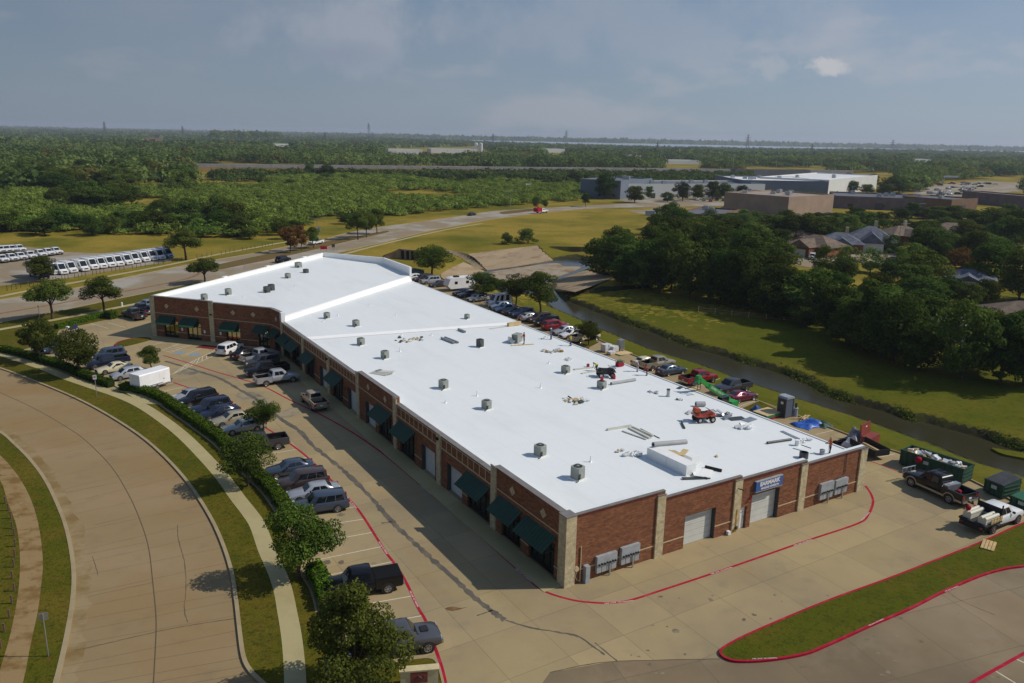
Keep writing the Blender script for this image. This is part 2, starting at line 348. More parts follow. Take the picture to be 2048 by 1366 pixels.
M['lush'] = layers('island_grass', (0.0749, 0.0833, 0.0059), [((0.1247, 0.0892, 0.0108), 0.22, 0.52, 0.68, 0.7, 7.0), ((0.0499, 0.0595, 0.0054), 0.6, 0.5, 0.7, 0.6, 8.0), ((0.1148, 0.1020, 0.0119), 4.0, 0.55, 0.75, 0.5, 6.0), ((0.028, 0.040, 0.005), 2.6, 0.50, 0.68, 0.7, 9.0), ((0.135, 0.115, 0.024), 7.0, 0.54, 0.68, 0.5, 4.0)], rough=1.0, bump=0.5, bscale=7)
M['red_paint'] = layers('red_kerb_paint', (0.36, 0.012, 0.035), [((0.46, 0.06, 0.09), 1.0, 0.5, 0.7, 0.6), ((0.22, 0.02, 0.03), 0.4, 0.55, 0.75, 0.6)], rough=0.7)
M['white_paint'] = layers('worn_white_paint', (0.62, 0.56, 0.42), [((0.40, 0.32, 0.20), 1.5, 0.5, 0.75, 0.7, 8.0)], rough=0.8)
M['letter_white'] = mat('stencil_white', (0.75, 0.72, 0.7), 0.7)
M['blue_paint'] = layers('blue_symbol_paint', (0.20, 0.29, 0.36), [((0.34, 0.30, 0.22), 1.2, 0.45, 0.7, 0.7)], rough=0.8)
M['tar'] = layers('tar_seam', (0.105, 0.095, 0.080), [((0.20, 0.165, 0.115), 0.7, 0.45, 0.7, 0.8, 8.0)], rough=0.7)
M['crack'] = mat('crack_dark', (0.105, 0.08, 0.055), 0.9)
M['red_apron'] = layers('red_apron', (0.17, 0.02, 0.03), [((0.12, 0.06, 0.05), 0.8, 0.45, 0.7, 0.7)], rough=0.8)
M['brick'] = brick_mat('red_brick', (0.27, 0.098, 0.042), (0.13, 0.040, 0.022), (0.24, 0.15, 0.095))
M['brick_band'] = mat('dark_brick_course', (0.12, 0.035, 0.028), 0.85, var=0.3, scale=6)
M['stone'] = mat('split_face_block', (0.50, 0.42, 0.26), 0.95, var=0.22, scale=3.5, bump=0.6, bscale=7)
M['tan_band'] = mat('tan_band', (0.50, 0.40, 0.24), 0.9, var=0.12, scale=2)
M['coping'] = mat('grey_coping', (0.22, 0.20, 0.18), 0.5, metal=0.2, var=0.15)
M['awning'] = mat('green_awning', (0.007, 0.046, 0.022), 0.55, var=0.2, scale=1.5)
M['awning_front'] = mat('awning_valance', (0.03, 0.21, 0.105), 0.6, var=0.15, scale=2)
M['glass_dark'] = mat('store_glass', (0.012, 0.014, 0.016), 0.04, spec=0.8)
M['frame_dark'] = mat('dark_frame', (0.018, 0.017, 0.016), 0.4, metal=0.5)
M['door_white'] = mat('roller_door', (0.60, 0.60, 0.55), 0.55, var=0.06, scale=1.2)
M['door_shadow'] = mat('shade_painted_jamb', (0.05, 0.055, 0.055), 0.7)  # jambs coloured dark to stand for the shade in the door recess
M['grey_box'] = mat('grey_enamel', (0.36, 0.39, 0.41), 0.5, metal=0.2, var=0.12, scale=2)
M['grey_dark'] = mat('dark_grey_metal', (0.06, 0.065, 0.07), 0.5, metal=0.3, var=0.2)
M['sign_blue'] = mat('sign_blue', (0.045, 0.115, 0.34), 0.5, var=0.06)
M['white'] = mat('white_enamel', (0.78, 0.78, 0.78), 0.45, var=0.04)
M['black'] = mat('black_rubber', (0.012, 0.012, 0.013), 0.75)
M['roof'] = layers('white_membrane', (0.7331, 0.7654, 0.7604), [((0.6655, 0.6922, 0.6891), 0.16, 0.5, 0.7, 0.7, 6.0, (0.5, 1.6, 1)), ((0.7716, 0.7898, 0.7794), 0.7, 0.5, 0.75, 0.5), ((0.6366, 0.6240, 0.5703), 0.25, 0.66, 0.8, 0.55, 7.0)], rough=0.42, joints=(60.0, 3.05, (0.5980, 0.6240, 0.6273), 0.03), rot=-math.radians(31.69) + PI / 2)
M['roof_new'] = mat('bright_membrane', (0.84, 0.84, 0.82), 0.35, var=0.02)
M['steel'] = mat('galvanised', (0.42, 0.44, 0.46), 0.35, metal=0.7, var=0.15)
M['rust'] = mat('rust_stain', (0.30, 0.17, 0.05), 0.9, var=0.3, scale=3)
M['wood'] = mat('raw_timber', (0.50, 0.36, 0.17), 0.8, var=0.2, scale=4)
M['ply'] = mat('plywood', (0.55, 0.42, 0.22), 0.8, var=0.15, scale=3)
M['bark'] = mat('bark', (0.085, 0.062, 0.045), 0.95, var=0.35, scale=5, bump=0.5)
M['bark_pale'] = mat('pale_bark', (0.20, 0.16, 0.12), 0.95, var=0.35, scale=5, bump=0.5)
M['hedge'] = leaf_mat('hedge_leaf', (0.045, 0.090, 0.008), (0.120, 0.195, 0.018), 0.01)
M['twig'] = mat('hedge_twigs', (0.022, 0.034, 0.008), .95, var=.3, scale=3)
M['oak'] = leaf_mat('oak_leaf', (0.038, 0.060, 0.011), (0.130, 0.164, 0.030), 0.015)
M['oak_bright'] = leaf_mat('bright_leaf', (0.040, 0.068, 0.011), (0.125, 0.168, 0.028), 0.015)
M['oak_big'] = leaf_mat('big_oak_leaf', (0.045, 0.062, 0.012), (0.150, 0.170, 0.032), 0.005, .4)
M['woodland'] = leaf_mat('woodland_leaf', (0.026, 0.050, 0.009), (0.120, 0.165, 0.030), 0.03)
M['mesquite'] = leaf_mat('mesquite_leaf', (0.062, 0.105, 0.016), (0.170, 0.240, 0.046), 0.02)
M['rusty_leaf'] = leaf_mat('autumn_leaf', (0.09, 0.05, 0.018), (0.23, 0.125, 0.04), 0.01)
M['tawny'] = leaf_mat('tawny_leaf', (0.055, 0.050, 0.014), (0.15, 0.125, 0.035), 0.01)
M['far_leaf'] = leaf_mat('far_leaf', (0.034, 0.066, 0.017), (0.140, 0.185, 0.048), 0.0, 0.3)
# ---------------------------------------------------------------- terrain with the creek and the concrete basin
WZ = -2.4
near_px = [(1085, 592), (1107, 616), (1150, 633), (1195, 655), (1250, 677), (1305, 700), (1405, 730), (1492, 762), (1605, 800), (1711, 833), (1786, 860), (1861, 887), (1961, 927), (2048, 952), (2300, 1040)]
far_px = [(2300, 962), (2048, 905), (1986, 884), (1936, 869), (1861, 848), (1811, 838), (1761, 821), (1692, 803), (1655, 791), (1605, 763), (1555, 745), (1505, 731), (1455, 715), (1380, 695), (1305, 665), (1240, 642), (1175, 617), (1122, 597), (1107, 578), (1112, 562), (1150, 548), (1185, 533), (1172, 517), (1150, 512)]
basin_px = [(1105, 521), (1040, 531), (972, 541), (945, 556), (975, 575), (1040, 590)]
creek = [at2(x, y, WZ) for x, y in near_px + far_px + basin_px]
n_near = len(near_px)
SLOPES = [([(936, 509), (1005, 500), (1074, 492)], [(974, 541), (1040, 532), (1106, 521)]), ([(884, 499), (910, 503), (934, 509)], [(930, 534), (955, 540), (971, 541)]),
          ([(895, 563), (882, 549), (927, 525)], [(950, 563), (942, 556), (969, 543)]), ([(1150, 585), (1190, 571), (1228, 555)], [(1108, 578), (1113, 562), (1172, 541)])]
def seg_dist(P, A, B):
    d = B - A; t = np.clip(((P - A) @ d) / (d @ d), 0, 1); q = A + t[:, None] * d
    return np.hypot(*(P - q).T)
def creek_height(P):
    C = np.array(creek); n = len(C); ins = np.zeros(len(P), bool)
    for i in range(n):
        a, b = C[i], C[(i + 1) % n]
        c = (a[1] > P[:, 1]) != (b[1] > P[:, 1])
        with np.errstate(divide='ignore', invalid='ignore'):
            xi = (b[0] - a[0]) * (P[:, 1] - a[1]) / (b[1] - a[1]) + a[0]
        ins ^= c & (P[:, 0] < xi)
    dn = np.full(len(P), 1e9); df = np.full(len(P), 1e9)
    for i in range(n):
        D = seg_dist(P, C[i], C[(i + 1) % n])
        if i < n_near - 1 or i >= n_near + 17: dn = np.minimum(dn, D)
        else: df = np.minimum(df, D)
    wob = 0.25 * np.sin(P[:, 0] * 1.3 + 0.7 * np.sin(P[:, 1] * 0.9)) + 0.2 * np.sin(P[:, 1] * 2.1)
    hn = np.minimum(0, WZ + 0.1 + dn * 0.24)
    hf = np.minimum(0, WZ + 0.05 + np.clip((df - 0.2 - 0.8 * wob) / 1.1, 0, 1) * 0.75 + np.clip(df - 1.5, 0, 99) * 0.06)
    h = np.where(dn < df, hn, hf)
    h = np.where(ins, WZ - 0.5, h)
    for T_, B_ in SLOPES:                                  # ground cut back under the concrete aprons
        T2, B2 = np.array([at2(x, y, 0) for x, y in T_]), np.array([at2(x, y, WZ) for x, y in B_])
        poly = np.concatenate([T2, B2[::-1]]); c_ = poly.mean(0); poly = c_ + (poly - c_) * 0.97; inn = np.zeros(len(P), bool)
        for i in range(len(poly)):
            a, b = poly[i], poly[(i + 1) % len(poly)]; c = (a[1] > P[:, 1]) != (b[1] > P[:, 1])
            with np.errstate(divide='ignore', invalid='ignore'): inn ^= c & (P[:, 0] < (b[0] - a[0]) * (P[:, 1] - a[1]) / (b[1] - a[1]) + a[0])
        dT = np.min([seg_dist(P, T2[i], T2[i + 1]) for i in range(len(T2) - 1)], 0); dB = np.min([seg_dist(P, B2[i], B2[i + 1]) for i in range(len(B2) - 1)], 0)
        h = np.where(inn, np.minimum(h, WZ * dT / (dT + dB + 1e-6) - .30), h)
    return h, np.minimum(dn, df)
gx = np.arange(-48, 150.1, 0.8); gy = np.arange(26, 250.1, 0.8)
XX, YY = np.meshgrid(gx, gy); PP = np.stack([XX.ravel(), YY.ravel()], 1)
HH, DD = creek_height(PP)
edge = np.minimum(np.minimum(PP[:, 0] - gx[0], gx[-1] - PP[:, 0]), np.minimum(PP[:, 1] - gy[0], gy[-1] - PP[:, 1]))
HH = np.where(HH > -0.02, 0, HH) - 0.03
HH = np.where(edge < 0.1, -0.03, HH)
verts = [(float(x), float(y), float(h)) for (x, y), h in zip(PP, HH)]
nx, ny = len(gx), len(gy)
faces = [(j * nx + i, j * nx + i + 1, (j + 1) * nx + i + 1, (j + 1) * nx + i) for j in range(ny - 1) for i in range(nx - 1)]
b0 = len(verts); R_ = 13000
verts += [(-R_, -200, -0.03), (R_, -200, -0.03), (R_, R_, -0.03), (-R_, R_, -0.03)]
c0, c1, c2, c3 = 0, nx - 1, nx * ny - 1, nx * (ny - 1)
faces += [(b0, b0 + 1, c1, c0), (b0 + 1, b0 + 2, c2, c1), (b0 + 2, b0 + 3, c3, c2), (b0 + 3, b0, c0, c3)]
M['ground'] = layers('field_ground', (0.1356, 0.1212, 0.0125), [((0.2906, 0.2084, 0.0342), 0.022, 0.36, 0.56, 0.92, 5.0), ((0.0678, 0.0921, 0.0074), 0.035, 0.5, 0.68, 0.8, 6.0), ((0.1646, 0.1164, 0.0199), 0.16, 0.58, 0.72, 0.6, 8.0), ((0.0581, 0.0726, 0.0057), 0.9, 0.5, 0.75, 0.45, 8.0), ((0.1840, 0.1551, 0.0285), 3.0, 0.6, 0.8, 0.35)], rough=1.0, bump=0.4, bscale=3)
M['bank_mud'] = layers('creek_bank_soil', (0.035, 0.032, 0.016), [((0.055, 0.06, 0.014), 0.4, 0.45, 0.6, 0.9, 8.0), ((0.10, 0.075, 0.04), 0.8, 0.6, 0.75, 0.5, 8.0)], rough=1.0, bump=0.6, bscale=3)
M['creek_lawn'] = layers('creek_lawn', (0.0936, 0.1021, 0.0080), [((0.1482, 0.1221, 0.0150), 0.06, 0.45, 0.65, 0.8, 6.0), ((0.0663, 0.0814, 0.0060), 0.22, 0.5, 0.7, 0.6, 7.0), ((0.1092, 0.0740, 0.0150), 0.5, 0.62, 0.75, 0.6, 8.0), ((0.0468, 0.0592, 0.0050), 2.0, 0.5, 0.75, 0.4, 8.0), ((0.035, 0.045, 0.006), 1.4, 0.52, 0.70, 0.6, 9.0)], rough=1.0, bump=0.5, bscale=4)
rdith = random.Random(2)
g = MB(); g.v = verts; g.f = faces
cy = PP[:, 1].reshape(ny, nx); H2 = HH.reshape(ny, nx); D2 = DD.reshape(ny, nx)
for j in range(ny - 1):
    for i in range(nx - 1):
        hh = H2[j:j + 2, i:i + 2]; dd = D2[j, i]
        yb = gy[j] + 0.25 * gx[i]
        g.m.append(1 if (hh.max() - hh.min() > 0.38 or hh.min() < WZ + 0.25) else (2 if rdith.random() < min(1, max(0, (150 - gx[i]) / 22)) * min(1, max(0, (188 + 9 * math.sin(gx[i] * .13) - gy[j]) / 34)) * min(1, max(0, (gx[i] + 12) / 16)) else 0))
g.m += [0] * 4
ground = struct(g, 'ground', [M['ground'], M['bank_mud'], M['creek_lawn']], smooth_deg=40)
def ground_z(x, y): return float(creek_height(np.array([[x, y]]))[0][0])

# water
wm = bpy.data.materials.new('creek_water'); wm.use_nodes = True; _b = wm.node_tree.nodes['Principled BSDF']
_b.inputs['Base Color'].default_value = (0.040, 0.036, 0.018, 1); _b.inputs['Roughness'].default_value = 0.14; _b.inputs['Specular IOR Level'].default_value = 0.22
_g = N(wm.node_tree, 'ShaderNodeNewGeometry'); _n = N(wm.node_tree, 'ShaderNodeTexNoise', i_Scale=2.2, i_Detail=4.0); _p = N(wm.node_tree, 'ShaderNodeBump', i_Strength=0.12, i_Distance=0.1)
wm.node_tree.links.new(_g.outputs['Position'], _n.inputs['Vector']); wm.node_tree.links.new(_n.outputs['Fac'], _p.inputs['Height']); wm.node_tree.links.new(_p.outputs['Normal'], _b.inputs['Normal'])
wmesh = MB(); wmesh.poly(creek, WZ)
struct(wmesh, 'creek_water', wm)
sandbar = MB(); sandbar.prism(smooth([at2(x, y, WZ) for x, y in [(978, 546), (1000, 541), (1040, 535), (1090, 528), (1118, 527), (1128, 533), (1162, 534), (1140, 545), (1112, 556), (1104, 575), (1085, 584), (1050, 572), (1030, 576), (1000, 562), (985, 556)]], 4, True), WZ - .3, WZ + .06)
M['wet_concrete'] = layers('wet_basin_concrete', (0.33, 0.27, 0.19), [((0.22, 0.13, 0.05), 0.25, 0.48, 0.62, 0.9, 7.0), ((0.42, 0.40, 0.37), 0.2, 0.55, 0.7, 0.7), ((0.12, 0.10, 0.05), 0.5, 0.6, 0.7, 0.8, 7.0)], rough=0.6)
struct(sandbar, 'basin_floor', M['wet_concrete'])
gb = MB()
gb.prism(smooth([at2(x, y, WZ) for x, y in [(1983, 899), (2010, 903), (2060, 912), (2100, 930), (2050, 920), (2005, 911)]], 5, True), WZ - 0.4, WZ + 0.22)
struct(gb, 'gravel_bar', M['creek_lawn'])
# sloped concrete aprons of the basin
M['slope_concrete'] = layers('weathered_slope_concrete', (0.34, 0.26, 0.165), [((0.22, 0.15, 0.09), 0.25, 0.48, 0.66, 0.8, 7.0, (2.0, 0.5, 1)), ((0.42, 0.36, 0.27), 0.5, 0.58, 0.75, 0.6, 7.0, (2.0, 0.6, 1)), ((0.12, 0.09, 0.06), 0.9, 0.64, 0.75, 0.6, 8.0, (3.0, 0.5, 1))], rough=0.95, joints=(3.0, 40.0, (0.17, 0.12, 0.08), 0.06), rot=0.5)
def slope(top, bot, name='concrete_slope'):
    m = MB(); n = 10; T = smooth([at2(x, y, 0.0) for x, y in top], 5); Bm = smooth([at2(x, y, WZ) for x, y in bot], 5)
    def samp(P, t):
        k = t * (len(P) - 1); i = min(int(k), len(P) - 2); f = k - i; return Vector(P[i]).lerp(Vector(P[i + 1]), f)
    rows = []
    for j in range(n + 1):
        t = j / n; a = samp(T, t); b = samp(Bm, t); rows.append([(a.x, a.y, 0.10), (a.x, a.y, 0.13), (b.x, b.y, WZ + 0.14), (b.x, b.y, WZ - 0.5)])
    m.ring(rows, 0, True, True)
    return struct(m, name, M['slope_concrete'])
for T_, B_ in SLOPES: slope(T_, B_)

# ---------------------------------------------------------------- paved surfaces
lot_left = [(47, 699), (107, 683), (118, 660), (230, 636), (300, 620)]
hedge_a = [(4, 692), (40, 700), (80, 711), (128, 726), (175, 745), (221, 761)]
hedge_b = [(243, 765), (287, 774), (325, 789), (352, 807), (378, 824), (402, 841), (440, 868), (478, 906), (512, 937), (540, 963), (566, 997), (584, 1029)]
hedge_c = [(623, 1124), (641, 1147), (651, 1172), (658, 1199)]
hz = 0.95
hp_a, hp_b, hp_c = (gpath(h, 4, hz) for h in (hedge_a, hedge_b, hedge_c))
lot_edge_l = offset(hp_a, 1.0)[::-1] if False else None
def side(path, d): return offset(path, d)
lotpoly = [at2(x, y) for x, y in lot_left]
kerb_back_px = [(815, 541), (850, 549), (890, 563), (975, 588), (1082, 631), (1194, 678), (1257, 707), (1370, 751), (1512, 801), (1652, 853), (1761, 895), (1798, 906), (1946, 963), (1966, 973), (2060, 1020)]
kerb_back = [at2(x, y) for x, y in kerb_back_px]
lotpoly += [at2(640, 512), at2(780, 520)] + kerb_back + [(75, 45), (70, 18), (-6, 18)]
low = [at2(x, y) for x, y in [(893, 1400), (884, 1360), (875, 1330), (861, 1319), (826, 1321), (732, 1337)]]
lot_west = side(hp_c, -0.9)[::-1] + [at2(612, 1098)] + side(hp_b, -0.9)[::-1] + side(hp_a, -0.9)[::-1]
lotpoly += low + lot_west
lot = MB(); lot.poly(lotpoly, 0.0); struct(lot, 'parking_lot', M['concrete_lot'])
old = MB()
isl_low = [(1440, 1306), (1452, 1319), (1480, 1325), (1540, 1322), (1609, 1310), (1655, 1292), (1748, 1250), (1818, 1220), (1887, 1185), (1956, 1155), (2003, 1141), (2048, 1134), (2200, 1118)]
isl_up = [(2200, 993), (2048, 1048), (1970, 1083), (1794, 1153), (1655, 1204), (1517, 1262), (1458, 1291)]
old.poly([at2(1060, 1400), at2(1100, 1345), at2(1216, 1324), at2(1445, 1316)] + [at2(x, y) for x, y in isl_low[2:]] + [(66, 40), (60, 20), (4, 20)], 0.005)
struct(old, 'old_parking_lot', M['concrete_far_lot'])
isl = smooth([at2(x, y) for x, y in isl_low + isl_up], 5, True)
g1 = MB(); g1.prism(isl, 0.0, 0.13); struct(g1, 'grass_island', M['lush'])
k1 = MB(); k1.kerb(isl + [isl[0]], 0.16, 0.0, 0.155); struct(k1, 'red_kerb', M['red_paint'])
nose = smooth([at2(x, y) for x, y in [(231, 691), (240, 684), (272, 677), (297, 676), (300, 680), (280, 686), (255, 692), (240, 694)]], 5, True)
g1 = MB(); g1.prism(nose, 0.0, 0.13); struct(g1, 'grass_island', M['verge'])
k1 = MB(); k1.kerb(nose[-6:] + nose[:10], 0.2, 0.0, 0.16); struct(k1, 'red_kerb', M['red_paint'])
for sq in ([(1158, 688), (1182, 680), (1200, 686), (1178, 697)], [(1482, 818), (1518, 803), (1556, 820), (1530, 838)]):
    g1 = MB(); q = [at2(x, y) for x, y in sq]; g1.prism(q, 0, 0.12); struct(g1, 'grass_island', M['verge'])
    k1 = MB(); k1.kerb(q + [q[0]], 0.22, 0, 0.14); struct(k1, 'kerb', M['kerb'])
# curved street, its kerbs, verges and walks
rk_px = [(-60, 722), (0, 737), (75, 765), (150, 796), (215, 830), (280, 872), (330, 915), (375, 965), (415, 1025), (442, 1080), (462, 1140), (472, 1200), (479, 1260), (487, 1315), (502, 1345), (530, 1372), (560, 1400)]
lk_px = [(-60, 838), (0, 865), (30, 890), (60, 920), (90, 960), (115, 1010), (132, 1055), (143, 1105), (148, 1155), (145, 1205), (137, 1255), (127, 1305), (112, 1366), (90, 1430)]
rk, lk = gpath(rk_px, 4), gpath(lk_px, 4)
rd = MB(); rd.poly([(-95, 88)] + rk + [(-12, 26), (-24, 26)] + lk[::-1], 0.0); struct(rd, 'road', M['road'])
vg = MB(); vg.prism(rk + [at2(735, 1400)] + [at2(x, y) for x, y in [(893, 1400), (884, 1360), (875, 1330), (861, 1319), (826, 1321), (732, 1337)]] + lot_west, -0.02, 0.11)
struct(vg, 'grass_verge', M['verge'])
k1 = MB(); k1.kerb(rk, 0.28, -0.02, 0.14); struct(k1, 'kerb', M['kerb'])
k1 = MB(); k1.kerb(lk, 0.3, -0.02, 0.13); struct(k1, 'kerb', M['kerb'])
k1 = MB(); k1.kerb(side(hp_c, -0.9)[::-1] + [at2(612, 1098)] + side(hp_b, -0.9)[::-1], 0.16, 0, 0.14); struct(k1, 'kerb', M['kerb'])
k1 = MB(); k1.kerb(smooth([at2(x, y) for x, y in [(732, 1337), (826, 1321), (861, 1319), (875, 1330), (884, 1360), (893, 1400)]], 5), 0.16, 0, 0.14); struct(k1, 'kerb', M['kerb'])
lv = MB(); lv.prism(lk + [(-70, 30), (-95, 60)], -0.02, 0.10); struct(lv, 'grass_verge', M['verge'])
k1 = MB(); k1.kerb(kerb_back, 0.18, -0.5, 0.15); struct(k1, 'kerb', M['kerb'])
sw = MB(); sw.strip(gpath([(-40, 702), (0, 709), (60, 728), (100, 742), (135, 757), (190, 776), (240, 793), (282, 812), (325, 840), (370, 876), (420, 927), (450, 962), (475, 997), (500, 1029), (516, 1054), (534, 1103), (556, 1152), (567, 1187), (574, 1223), (581, 1261), (586, 1299), (590, 1350), (592, 1410)], 5), 1.32, 0.118)
sw.poly([at2(x, y) for x, y in [(205, 757), (222, 762), (300, 797), (322, 806), (330, 812), (278, 808), (262, 794)]], 0.122)
struct(sw, 'sidewalk', M['sidewalk'])
dw = MB(); dl = gpath([(-30, 893), (0, 912), (30, 945), (55, 985), (72, 1030), (82, 1080), (86, 1130), (82, 1180), (75, 1230), (62, 1290), (47, 1366), (30, 1420)], 4); dr = gpath([(-40, 925), (0, 962), (15, 1005), (32, 1050), (39, 1095), (40, 1145), (35, 1200), (20, 1275), (4, 1330), (-10, 1380), (-20, 1420)], 4)
dw.poly(dl + dr[::-1], 0.108); struct(dw, 'dirt_covered_sidewalk', M['dirt_walk'])
# upper street with median, verges and walks
rt = [(-40, 608), (0, 600), (150, 577), (225, 561), (370, 531), (425, 521), (512, 506), (600, 488), (651, 478), (696, 466), (764, 454), (839, 444), (925, 432), (993, 422), (1078, 417), (1164, 412), (1300, 406), (1420, 404), (1560, 406)]
rb = [(1560, 412), (1400, 413), (1300, 415), (1230, 416), (1147, 420), (1061, 429), (976, 440), (907, 453), (850, 464), (788, 480), (735, 492), (679, 505), (600, 521), (520, 538), (420, 560), (300, 585), (215, 602), (125, 621), (0, 646), (-40, 654)]
T, Bt = gpath(rt, 4), gpath(rb, 4)
ur = MB(); ur.poly(T + Bt, 0.0); struct(ur, 'boulevard_road', M['road_far'])
k1 = MB(); k1.kerb(T, 0.3, -0.02, 0.14); struct(k1, 'kerb', M['kerb'])
k1 = MB(); k1.kerb(Bt, 0.3, -0.02, 0.14); struct(k1, 'kerb', M['kerb'])
md = MB(); md.prism(smooth([at2(x, y) for x, y in [(395, 538), (430, 531), (500, 516), (600, 496), (644, 485), (716, 473), (765, 463), (778, 463), (765, 467), (702, 481), (600, 506), (500, 527), (430, 540)]], 4, True), 0, 0.12)
md.prism(smooth([at2(x, y) for x, y in [(1000, 425), (1030, 421), (1075, 418), (1085, 419), (1040, 425), (1010, 428)]], 4, True), 0, 0.12)
struct(md, 'grass_median', layers('median_grass', (0.15, 0.10, 0.04), [((0.10, 0.10, 0.02), 0.1, 0.45, 0.65, 0.8), ((0.2, 0.14, 0.07), 0.5, 0.55, 0.75, 0.5)], rough=1.0))
ml = MB(); ml.strip(gpath([(-20, 632), (0, 627), (100, 610), (275, 578), (375, 557), (400, 545)], 4), 0.9, 0.006); struct(ml, 'median_line', mat('median_rust', (0.24, 0.13, 0.07), 0.9, var=0.2))
uv = MB(); uv.prism([at2(x, y) for x, y in [(-40, 655), (0, 647), (125, 622), (215, 603), (300, 586), (420, 561), (520, 540), (600, 522), (640, 514), (635, 525), (300, 620), (230, 636), (118, 660), (107, 683), (47, 699), (0, 691), (-40, 690)]], -0.02, 0.10); struct(uv, 'grass_verge', M['verge'])
s2 = MB(); s2.strip(gpath([(-30, 664), (0, 660), (107, 641), (215, 620), (300, 603), (330, 597)], 4), 1.4, 0.106)
s2.strip(gpath([(560, 543), (640, 521), (679, 511), (743, 494), (839, 471), (905, 457), (965, 447)], 4), 1.4, 0.02)
s2.strip(gpath([(-30, 598), (0, 593), (75, 578), (150, 565), (225, 551), (300, 537), (370, 523), (420, 512), (512, 495), (560, 486), (640, 473)], 4), 1.5, 0.02)
struct(s2, 'sidewalk', M['sidewalk'])
vl = MB(); vl.poly([at2(x, y) for x, y in [(-60, 583), (0, 572), (140, 555), (345, 522), (342, 514), (320, 503), (285, 498), (200, 507), (120, 503), (60, 494), (0, 490), (-60, 490)]], 0.003); struct(vl, 'van_lot', M['road_far'])
dv = MB(); dv.poly([at2(x, y) for x, y in [(1225, 396), (1260, 394), (1420, 400), (1470, 404), (1560, 405), (1560, 413), (1480, 409), (1300, 411), (1255, 405)]], 0.006); dv.poly([at2(x, y) for x, y in [(1255, 421), (1330, 418), (1345, 428), (1310, 431), (1275, 426)]], 0.006)
dv.poly([at2(x, y) for x, y in [(1825, 385), (1850, 372), (1960, 362), (2060, 366), (2060, 380), (1935, 392), (1860, 396)]], 0.02)
struct(dv, 'far_pavement', M['road_far'])
ds = MB(); ds.poly([at2(x, y) for x, y in [(1560, 524), (1600, 516), (1680, 504), (1735, 500), (1830, 512), (1890, 530), (1840, 545), (1770, 530), (1690, 520), (1620, 535)]], 0.01); struct(ds, 'residential_street', M['road_far'])

# ---------------------------------------------------------------- painted markings
fire_a = [(327, 711), (357, 720), (430, 743), (475, 756), (525, 772), (580, 800), (635, 826), (700, 862), (742, 890), (780, 918), (833, 963), (897, 1017), (956, 1068), (1014, 1120), (1062, 1163), (1080, 1177), (1105, 1189), (1150, 1201), (1185, 1205), (1220, 1206), (1262, 1200), (1325, 1180), (1425, 1147), (1512, 1117), (1618, 1080), (1716, 1047), (1736, 1030), (1746, 1006), (1742, 988), (1731, 972)]
fire_b = [(347, 765), (407, 787), (470, 820), (532, 856), (572, 882), (612, 912), (657, 955), (692, 992), (720, 1024), (753, 1075), (772, 1105), (794, 1134), (814, 1168), (836, 1215), (852, 1243), (872, 1300), (885, 1340), (896, 1390)]
FA, FB = gpath(fire_a, 6), gpath(fire_b, 6)
p = MB(); p.strip(FA, 0.22, 0.009); struct(p, 'fire_lane_line', M['red_paint'])
p = MB(); p.strip(FB, 0.22, 0.009); struct(p, 'fire_lane_line', M['red_paint'])
p = MB(); p.strip(gpath([(1731, 919), (1806, 947), (1933, 1003), (1960, 1015)], 3), 0.14, 0.009); p.strip(gpath([(1930, 1375), (1943, 1366), (2048, 1307), (2100, 1280)], 3), 0.24, 0.012); struct(p, 'fire_lane_line', M['red_paint'])
def unit(a, b): return (Vector(b) - Vector(a)).normalized()
dirs = [(fire_b[1], unit(at2(370, 772), at2(325, 783))), ((612, 912), unit(at2(612, 919), at2(532, 932))), ((720, 1022), unit(at2(720, 1022), at2(672, 1029))), ((772, 1105), unit(at2(772, 1105), at2(652, 1131))), ((836, 1216), unit(at2(836, 1216), at2(794, 1223)))]
def stall_dir(pt):
    ds_ = [((Vector(at2(*q)) - Vector(pt)).length, d) for q, d in dirs]; ws = [(1 / (l + 1) ** 2, d) for l, d in ds_]
    s_ = sum((d * w_ for w_, d in ws), Vector((0, 0))); return s_.normalized()
st = MB(); acc = 0.0; want = 0.6
for i in range(len(FB) - 1):
    a, b = Vector(FB[len(FB) - 1 - i]), Vector(FB[len(FB) - 2 - i]); l = (b - a).length
    while acc + l > want:
        q = a.lerp(b, (want - acc) / l); want += 2.67
        if q.y > 41.5:
            d = stall_dir(q); st.strip([tuple(q + d * 0.12), tuple(q + d * 5.4)], 0.10, 0.007)
    acc += l
for a, b in [((287, 700), (310, 696)), ((371, 709), (407, 695)), ((303, 691), (326, 684)), ((1632, 869), (1672, 859)), ((1702, 888), (1736, 875)), ((1740, 918), (1790, 908)), ((1991, 1342), (2040, 1372)), ((2030, 1317), (2080, 1340)), ((1398, 771), (1440, 757)), ((1478, 813), (1515, 800)), ((175, 645), (217, 657)), ((215, 645), (250, 655)), ((1660, 980), (1671, 987))]:
    st.strip([at2(*a), at2(*b)], 0.10, 0.007)
def hatch(q, n):
    A, B_, C_, D_ = (Vector(at2(*p_)) for p_ in q)
    st.strip([A, B_], 0.1, 0.007); st.strip([D_, C_], 0.1, 0.007)
    for k in range(n + 1):
        t = k / n; st.strip([A.lerp(B_, t), D_.lerp(C_, min(1, t + 0.02))], 0.1, 0.008)
hatch(((325, 700), (358, 687), (384, 689), (341, 705)), 6)
hatch(((372, 729), (437, 697), (452, 701), (345, 748)), 10)
struct(st, 'parking_lines', M['white_paint'])
ada = MB()
for px_, py_ in ((360, 705), (390, 709)):
    c = Vector(at2(px_, py_)); ada.prism([tuple(c + Vector((math.cos(k * PI / 8), math.sin(k * PI / 8))) * 0.85) for k in range(16)], 0.004, 0.008)
struct(ada, 'accessible_symbol', M['blue_paint'])
rnd = random.Random(3)
